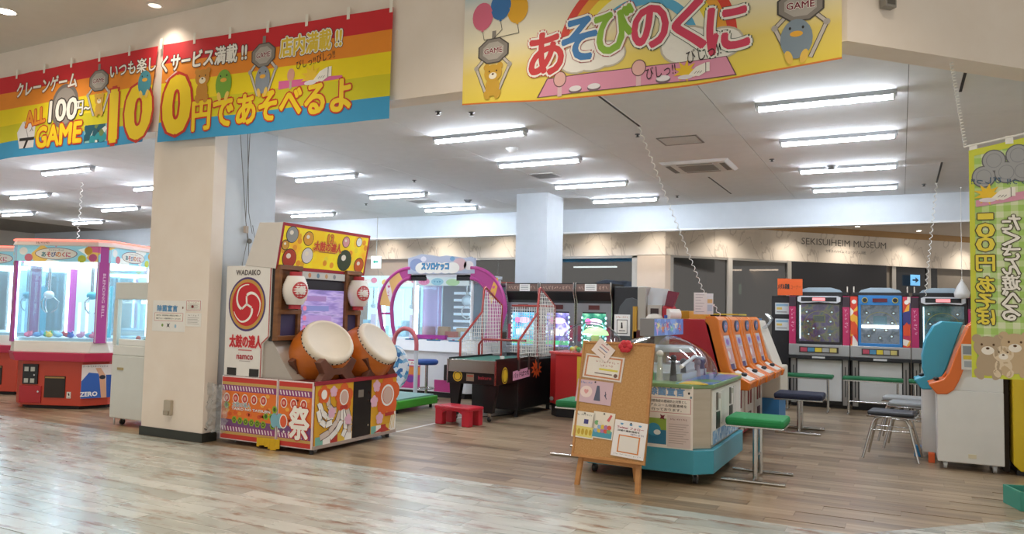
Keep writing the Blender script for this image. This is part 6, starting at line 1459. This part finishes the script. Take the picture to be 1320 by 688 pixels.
def tube_stool(name, label, loc, rz, c, z=.46, w_=.46, d=.38):
    """padded seat on four splayed chrome tube legs"""
    o = thing(name, label, 'stool', loc, rz, 'chrome tube stools'); ch = chrome()
    MB().box(-w_/2, w_/2, -d/2, d/2, z, z+.05, mat(c, .5, var=.06)).build('seat', o, bevel=.022); MB().tube([(-w_/2, -d/2, z-.006), (w_/2, -d/2, z-.006), (w_/2, d/2, z-.006), (-w_/2, d/2, z-.006)], .01, ch, 6, True).build('seat_frame', o)
    for sx_ in (-1, 1):
        for sy_ in (-1, 1): MB().tube([(sx_*(w_/2-.14), sy_*(d/2-.04), z-.012), (sx_*(w_/2-.08), sy_*(d/2-.03), z-.03), (sx_*(w_/2-.05), sy_*(d/2-.02), z-.09), (sx_*(w_/2+.04), sy_*(d/2+.03), .0)], .0135, ch, 8).build('leg', o)
    for sy_ in (-1, 1): MB().cyl((-w_/2+.03, sy_*(d/2-.01), z-.15), (w_/2-.03, sy_*(d/2-.01), z-.15), .008, ch, 6).build('stretcher', o)
    return o
tube_stool('tube_stool', 'black padded chrome stool nearest the white kiosk', (-.09, 9.40, 0), -.1, '26282e')
tube_stool('tube_stool', 'grey padded chrome stool just behind the black one', (.1, 10.24, 0), -.1, '8f9292', .49)
tube_stool('tube_stool', 'grey padded chrome stool, rearmost of the three', (.03, 10.8, 0), -.1, '9a9c9a', .50)

# ================================================================== pinball row at the back
def pinball(label, x0, w_, kind):
    o = thing('pinball_machine', label, 'pinball machine', (x0, 13.92, 0), 0, 'upright pinball machines at the back'); al = mat('9c9a96', .35, .6)
    MB().box(0, w_, .06, .55, .06, 1.9, mat('1b1a1c', .4)).build('cabinet', o, bevel=.005); MB().box(.02, w_-.02, .1, .5, 0, .07, dark).build('plinth', o)
    MB().box(.13, w_-.13, .03, .07, .12, .80, mat('d6d6d2', .5)).build('lower_panel', o)
    for x in (.03, w_-.11): MB().box(x, x+.08, .0, .07, .06, .82, al).build('lower_post', o); MB().box(x+.032, x+.046, -.003, .002, .2, .7, dark).build('post_slot', o)
    MB().box(0, w_, -.1, .1, .82, .87, dark).build('shelf', o); MB().box(w_/2-.1, w_/2+.1, -.115, -.1, .83, .86, mat('d0d0cc', .4)).build('shelf_plate', o)
    MB().box(.0, w_, -.06, .08, .87, 1.06, mat('a8a8a6', .35, .3)).build('tray', o, bevel=.01)
    tp_ = MB().box(.17, w_-.17, -.075, -.058, .92, 1.02, mat('3a3430', .35)).build('tray_print', o)
    mb = MB(); f = Face(mb, (0, -.075, 0), (1, 0, 0), (0, 0, 1)); n = 5
    for i in range(n): u0 = .19+(w_-.38)*i/n; f.rect(u0, .935, u0+(w_-.38)/n-.01, 1.005, ink(('b8485a', '4a86a8', 'd8c03a', 'a8a8a4', 'c8b86a')[i]), 1)
    mb.build('print', tp_, fix=False)
    if kind == 'blue': side, frm, ramp = noise_mat('comic_side', [(0, 'd8402a'), (.3, 'f0e4d8'), (.5, 'c83a5a'), (.65, 'f0b03a'), (.8, '3a3a7a')], (7, 7, 7), .35, vor=True), mat('2f7ec0', .3), [(.2, '5a6470'), (.5, '8a8a92'), (.65, '46505e'), (.8, 'a8a49a')]
    elif kind == 'violet': side, frm, ramp = mat('c02f62', .35), mat('1f1c20', .35), [(.25, '3a3048'), (.45, '6a4a78'), (.55, '8a7a4a'), (.65, '3f5a68'), (.8, '7a4a6a')]
    else: side, frm, ramp = mat('b82f66', .35), mat('1f1c20', .35), [(.25, '2f4650'), (.45, '4a6a78'), (.6, '7a8484'), (.8, '3a4a6a')]
    for x in (.0, w_-.11):
        sp = MB().box(x, x+.11, -.02, .08, 1.06, 1.88, side).build('side_art', o)
        mb = MB(); f = Face(mb, (x+.055, -.02, 1.45), (1, 0, 0), (0, 0, 1))
        if kind != 'blue': strokes(f, 0, .02, .4, .06, ink('f0c8d8'), 6, 2, 7, PI/2, .1); f.rect(-.055, .25, .055, .42, ink('3a2a34'), 1)
        else: f.ell(0, .34, .035, .035, WHI, 1); f.poly([(-.05, -.2), (.05, -.2), (.05, -.05), (0, .02), (-.05, -.05)], ink('e0502a'), 2)
        mb.build('print', sp, fix=False)
    for b in ((.12, w_-.12, 1.06, 1.11), (.12, w_-.12, 1.74, 1.9)): MB().box(b[0], b[1], -.03, .07, b[2], b[3], frm).build('door_rail', o, bevel=.006)
    for x in (.12, w_-.16): MB().box(x, x+.04, -.03, .07, 1.11, 1.74, frm).build('door_stile', o)
    pf = MB().box(.15, w_-.15, .03, .05, 1.1, 1.76, noise_mat('playfield_'+kind, ramp, (9, 9, 9), .35, em=.22)).build('playfield', o)
    mb = MB(); f = Face(mb, (w_/2, .03, 1.43), (1, 0, 0), (0, 0, 1)); hw = w_/2-.16
    f.rect(-.1, .0, .1, .13, ink('8a8038') if kind == 'violet' else ink('5a8a90'), 1); f.rect(-.08, .02, .08, .11, mat('5a7a88' if kind != 'violet' else '3a4038', .3, em=.4, var=0), 2)
    for u, v in ((-.18, .02), (.18, .02), (-.09, -.1), (.09, -.1), (0, -.23), (-.17, -.2), (.17, -.2), (-.2, .18), (.2, .18)): f.ell(u, v, .032, .03, ink('6a5a48'), 1.5, 14); f.ell(u, v, .016, .014, mat('e8f0f0', .4, em=.8, var=0), 2.5, 10)
    f.ring(0, -.05, .24, .25, ink('b8a04a'), 1, 26, 0, PI)
    mb.build('pins_and_targets', pf, fix=False)
    MB().box(.15, w_-.15, -.012, -.006, 1.1, 1.75, glass('e6eef0', .07)).build('glass_door', o)
    if kind == 'blue':
        MB().box(.17, w_-.17, .0, .025, 1.36, 1.41, mat('f6fbff', .3, em=5, var=0)).build('light_tube', o)
        for x in (.22, w_-.22): MB().cyl((x, -.03, 1.82), (x, -.045, 1.82), .045, mat('c8b84a', .3), 18).cyl((x, -.045, 1.82), (x, -.05, 1.82), .035, dark, 18).build('speaker', o)
        MB().box(w_/2-.11, w_/2+.11, -.04, -.03, 1.79, 1.85, mat('5a1a24', .3, em=.2, var=0)).build('digit_panel', o)
    else:
        MB().prism([(.14, 1.79), (.2, 1.76), (w_/2, 1.78), (w_-.2, 1.76), (w_-.14, 1.79), (w_-.14, 1.86), (w_-.18, 1.88), (.18, 1.88), (.14, 1.86)], -.05, -.03, 'y', mat('d8dade', .3)).build('top_bezel', o)
        MB().box(.2, w_-.2, -.055, -.05, 1.79, 1.86, dark).build('speaker_strip', o); MB().box(w_/2-.1, w_/2+.1, -.06, -.055, 1.80, 1.85, mat('f08a8c', .3, em=.9, var=0)).build('red_lamp', o)
        MB().box(.17, .185, -.0, .02, 1.15, 1.72, mat('eef4f8', .3, em=2.5, var=0)).build('light_tube', o)
    MB().box(.02, w_-.02, .02, .5, 1.9, 1.95, mat('1c1c1f', .4)).build('top_rail', o)
    MB().prism([(.12, 1.95), (w_-.12, 1.95), (w_-.16, 1.99), (w_-.3, 2.03), (.3, 2.03), (.16, 1.99)], .1, .16, 'y', mat('a9bcc8', .35)).build('top_arch', o)
    for x in (.04, w_-.05): MB().box(x, x+.018, .08, .12, 1.95, 2.05, mat('d8cfc0', .4)).build('top_pin', o)
    return o
pinball('upright pinball machine with violet playfield and pink sides, leftmost at the back', -1.72, .96, 'violet'); pinball('upright pinball machine in a blue frame with a white light bar', -.75, .89, 'blue'); pinball('upright pinball machine with teal playfield behind the blue kiosk', .15, .9, 'teal')
# dark info panel left of them, orange sign above
o = thing('info_panel', 'black panel with two pasted sheets left of the pinball machines', 'panel', (-2.02, 13.98, 0))
MB().box(0, .29, 0, .3, 0, 1.88, mat('1d1c20', .4)).build('body', o, bevel=.004)
for z in (1.28, 1.56): sh = MB().box(.06, .29, -.006, 0, z, z+.2, mat('cfd4d2', .5)).build('sheet', o); mb = MB(); f = Face(mb, (.175, -.006, z+.1), (1, 0, 0), (0, 0, 1)); f.rect(-.1, .04, .1, .08, ink('8ab0c8')); f.rect(-.09, -.02, .0, .02, ink('d8b85a')); f.rect(-.09, -.07, .08, -.05, ink('9a9a9a')); mb.build('print', sh, fix=False)
o = thing('orange_sign', 'orange card sign for medal lending standing on the black panel', 'sign', (-1.71, 13.9, 1.89))
MB().box(-.2, .0, 0, .01, 0, .29, mat('e8621f', .5)).build('card', o); MB().box(.0, .21, -.012, -.002, .0, .28, mat('e8621f', .5)).build('card', o)
mb = MB(); f = Face(mb, (0, -.0, .15), (1, 0, 0), (0, 0, 1)); f.text('メダル貸機', -.1, 0, .09, BK, 2, w=.19, bold=.03); mb.build('print', o, fix=False); mb = MB(); f = Face(mb, (0, -.012, .14), (1, 0, 0), (0, 0, 1)); f.text('コーナー', .1, 0, .07, ink('c04a14'), 2, w=.17, bold=.02); mb.build('faint_print', o, fix=False)
MB().box(-.15, .15, .01, .04, -.0, .1, mat('c8cccf', .5)).build('stand', o)

# ================================================================== kiosks at the right, facing left
def kiosk(label, loc, c, with_card):
    blue_ = not with_card
    o = thing('ticket_kiosk', label, 'kiosk', loc, 0, 'white kiosks with coloured consoles'); bodyw = mat('e2e1dd', .4); cm = mat(c, .35)
    MB().box(.0, .58, 0, .44, .075, .80, bodyw).build('lower_body', o, bevel=.008); MB().prism([(.12, .80), (.58, .80), (.58, 1.46), (.36, 1.46)], .02, .42, 'y', bodyw).build('upper_body', o, bevel=.006)
    pr = [(-.08, .85), (.0, .75), (.09, .755), (.15, .80), (.20, .90), (.31, 1.22), (.40, 1.44), (.41, 1.49), (.35, 1.51), (.29, 1.46), (.19, 1.22), (.11, .98), (.06, .905)]
    if blue_: pr = [(-.08, .85), (.0, .75), (.09, .755), (.15, .80), (.24, 1.0), (.38, 1.44), (.40, 1.49), (.2, 1.50), (.12, 1.45), (.04, 1.3), (.005, 1.12), (.01, .96), (.03, .90)]
    for y in (-.012, .40): MB().prism(pr, y, y+.05, 'y', cm).build('side_cheek', o, bevel=.012)
    MB().prism([(-.07, .845), (.0, .765), (.1, .765), (.1, .90), (.06, .90)], .03, .41, 'y', cm).build('console', o, bevel=.01)
    MB().prism([(.02, .92), (.01, 1.12), (.05, 1.3), (.13, 1.44), (.2, 1.49), (.36, 1.44), (.26, 1.2), (.16, .92)] if blue_ else [(.1, .95), (.18, 1.2), (.28, 1.44), (.34, 1.48), (.36, 1.44), (.26, 1.2), (.16, .92)], .03, .41, 'y', mat(c, .3)).build('hood', o)
    MB().ball((.0, .2, .895), (.03, .06, .02), dark, 10, 6).build('button', o)
    for x in (.07, .5):
        for y in (.06, .38):
            mb = MB(); castor(mb, x, y, 0, mat('c9ccd0', .3), mat('d0d0d0', .4), .04, .03, .09); mb.build('castor', o)
    lb_ = MB().box(.27, .34, -.006, 0, .13, .17, mat('e0d6b8', .5)).build('rating_label', o)
    return o
kiosk('white kiosk with an orange console nearest the yellow machine', (.325, 9.0, 0), 'e0702c', True)
kiosk('white kiosk with a blue console beside the grey stools', (.2, 9.52, 0), '3fa6c2', False)
paper('kiosk_card', 'small printed card on the side of the orange kiosk', 1239, 443, 1257, 477, 8.985, lambda f, w_, h: (f.rect(-.38*w_, .1*h, .38*w_, .42*h, ink('8a8f92')), f.rect(-.36*w_, -.1*h, .3*w_, .06*h, ink('d8c040'), 1), f.rect(-.3*w_, -.4*h, .34*w_, -.16*h, ink('a8acae'))), 'dcd8d0')
o = thing('blue_block', 'small blue block at the foot of the blue kiosk', 'block', (.12, 9.62, 0)); MB().box(0, .07, 0, .1, 0, .12, mat('2f8fd0', .4)).build('body', o, bevel=.004)
o = thing('orange_block', 'small orange block at the foot of the orange kiosk', 'block', (.25, 9.3, 0)); MB().box(0, .06, 0, .1, 0, .1, mat('e0602a', .4)).build('body', o, bevel=.004)
# yellow machine at the right edge
o = thing('yellow_machine', 'tall yellow machine cut off at the right edge', 'arcade machine', (.98, 9.02, 0))
MB().box(0.03, .97, .03, .8, 0, .05, dark).build('plinth', o); MB().prism([(.06, .04), (1.0, .04), (1.0, 1.55), (.0, 1.55), (.0, .1)], 0, .8, 'y', mat('e0c022', .35)).build('body', o, bevel=.01)
MB().box(.1, .9, -.01, .0, .9, 1.4, mat('2a2a2e', .3)).build('screen', o); MB().box(.15, .85, -.05, .0, .75, .82, mat('d0503a', .4)).build('control_shelf', o)
o = thing('dark_gap_strip', 'narrow dark brown strip painting in the shaded gap between the white kiosk and yellow machine', 'board', (.915, 9.2, 0)); MB().box(0, .05, 0, .5, 0, 1.4, mat('3a2618', .5)).build('board', o)  # solid dark strip, its colour stands in for the shade of the gap
# teal crate with plastic at the lower right corner
o = thing('teal_crate', 'small teal plastic crate on the floor at the right edge', 'crate', (.84, 7.35, 0), .3); tm = mat('3f9a86', .45)
MB().box(0, .4, 0, .02, 0, .15, tm).build('side', o); MB().box(0, .4, .28, .3, 0, .15, tm).build('side', o); MB().box(0, .02, 0.02, .28, 0, .15, tm).build('end', o); MB().box(.38, .4, .02, .28, 0, .15, tm).build('end', o); MB().box(0.02, .38, .02, .28, 0, .015, tm).build('bottom', o)
mb = MB(); rr = random.Random(5)
G = [[(.1+.05*i+rr.uniform(-.01, .01), -.03+.04*j, .02+.16*math.sin(PI*j/7)+rr.uniform(-.015, .015)) for i in range(6)] for j in range(8)]
for j in range(7):
    for i in range(5): mb.add([G[j][i], G[j][i+1], G[j+1][i+1], G[j+1][i]], [(0, 1, 2, 3)], glass('f8fafa', .12, .15, milk=.25))
mb.build('plastic_film', o, fix=False)

# ================================================================== hanging cords and signs
wh = mat('efeee8', .5)
def cord(label, a, b, amp=.014, pitch=.09, r=.0045, cat='cord'):
    L = (Vector(b)-Vector(a)).length; n = int(L/pitch*8); o = thing('coil_cord', label, cat, tuple(a), 0, 'white coiled cords')
    MB().tube([Vector(p)-Vector(a) for p in wave_pts(a, b, n, amp, L/pitch)], r, wh, 5).build('coil', o)
    MB().cyl((0, 0, -.02), (0, 0, 0), .012, wh, 8).build('hook', o)
    return o
ta = (-2.6, 8.1, CEIL_Z); tb = tuple(map(float, at_y(907, 377, 9.5)))
cord('coiled white cord slanting down to the paper tag', ta, tb)
o = thing('paper_tag', 'two white printed papers hanging on the slanting coiled cord', 'paper', tb)
sh = MB().box(-.12, .04, -.003, 0, -.27, 0, mat('e8e8e4', .6)).build('sheet', o); sh2 = MB().box(.04, .12, -.006, -.003, -.27, -.01, mat('dfe4e6', .6)).build('side_sheet', o)
mb = MB(); f = Face(mb, (-.04, -.003, -.13), (1, 0, 0), (0, 0, 1)); [f.rect(-.06, .1-.035*i, .05-.02*(i % 3), .105-.035*i, ink('9a9a9c')) for i in range(7)]; mb.build('print', sh, fix=False)
mb = MB(); f = Face(mb, (.08, -.006, -.13), (1, 0, 0), (0, 0, 1)); f.rect(-.03, .0, .03, .05, ink('d8b87a')); f.rect(-.03, -.1, .03, -.02, ink('b8c8d4')); mb.build('print', sh2, fix=False)
cord('short coiled white cord from the paper tag down to the shelf', tuple(map(float, at_y(920, 392, 9.9))), tuple(map(float, at_y(929, 408, 9.9))))
cord('coiled white cord hanging to the rightmost pinball machine', (.5, 13.12, CEIL_Z), tuple(map(float, at_y(1192, 384, 13.95))), .018, .1, .006)
q = at_y(1239, 300, 13.7); cord('straight thin cord holding the white plastic bag', (float(q[0]), 13.7, CEIL_Z), (float(q[0]), 13.7, 2.14), .002, .5, .004)
o = thing('hanging_bag', 'small white plastic bag tied to a cord above the pinball machine', 'bag', (float(q[0]), 13.7, 2.14)); MB().lathe([(.01, 0), (.03, -.03), (.07, -.1), (.11, -.2), (.1, -.27), (.0001, -.29)], mat('e2e2de', .5), 12).build('bag', o); MB().ball((0, 0, 0), .018, wh, 8, 6).build('knot', o)
p = at_z(106, 198, CEIL_Z); cord('coiled white cord hanging above the left crane games', (float(at_y(106, 230, 8.3)[0]), 8.3, CEIL_Z), tuple(map(float, at_y(100, 312, 8.3))), .02, .1, .006)
e = at_y(485, 338, 13.9); o = thing('exit_sign', 'white hanging sign with a green arrow under the back soffit', 'sign', (float(e[0]), 13.9, float(e[2])))
MB().box(-.13, .13, -.02, .02, -.14, .14, mat('e9f2ee', .4, em=.5, var=0)).build('panel', o, bevel=.004); MB().cyl((-.0, 0, .14), (0, 0, CEIL_Z-float(e[2])), .008, mat('b9b9b5', .4), 8).build('hanger', o)
mb = MB(); f = Face(mb, (0, -.02, 0), (1, 0, 0), (0, 0, 1)); f.poly([(-.08, .01), (-.02, .06), (-.02, .03), (.07, .03), (.07, -.01), (-.02, -.01), (-.02, -.04)], mat('2fa088', .4, em=.3, var=0)); mb.build('print', o, fix=False)
MB().tube([(.05, 0, -.14), (.08, 0, -.3), (.14, 0, -.42), (.2, .0, -.4), (.22, 0, -.3), (.14, 0, -.22)], .006, mat('8a8a86', .5), 5).build('loose_wire', o)
# cables on the white column behind the drum game
o = thing('hanging_cables', 'thin grey cables hanging in a bundle beside the white column', 'cable', (-6.80, 6.42, 0), PI/2); cm_ = mat('77756f', .5)
for a, b, c in (((-.14, 3.6), (.02, 2.5), (.05, 2.28)), ((.02, 3.6), (.02, 2.5), (.07, 2.25)), ((-.02, 3.6), (.06, 2.6), (.12, 2.35)), ((.05, 2.28), (.0, 2.0), (-.03, 1.85)), ((.07, 2.26), (.09, 1.95), (.08, 1.8)), ((.12, 2.45), (.2, 2.2), (.22, 2.0))):
    MB().tube([(a[0], 0, a[1]), (b[0], .01, b[1]), (c[0], 0, c[1])], .004, cm_, 5).build('cable', o)
MB().box(.0, .04, -.02, .02, 2.35, 2.43, mat('b9a99a', .5)).build('junction', o); MB().ball((.08, 0, 2.26), .03, cm_, 8, 6).build('knot', o)

# prints whose small marks cannot be told apart one by one
for ob in list(COL.objects):
    if ob.parent and ob.name.split('.')[0] in ('print', 'pins_and_targets', 'picture') and ob.parent.name.split('.')[0] in ('sign_box', 'side_art', 'badge', 'ball_game', 'tray_print', 'playfield', 'screen'):
        ob['kind'] = 'stuff'
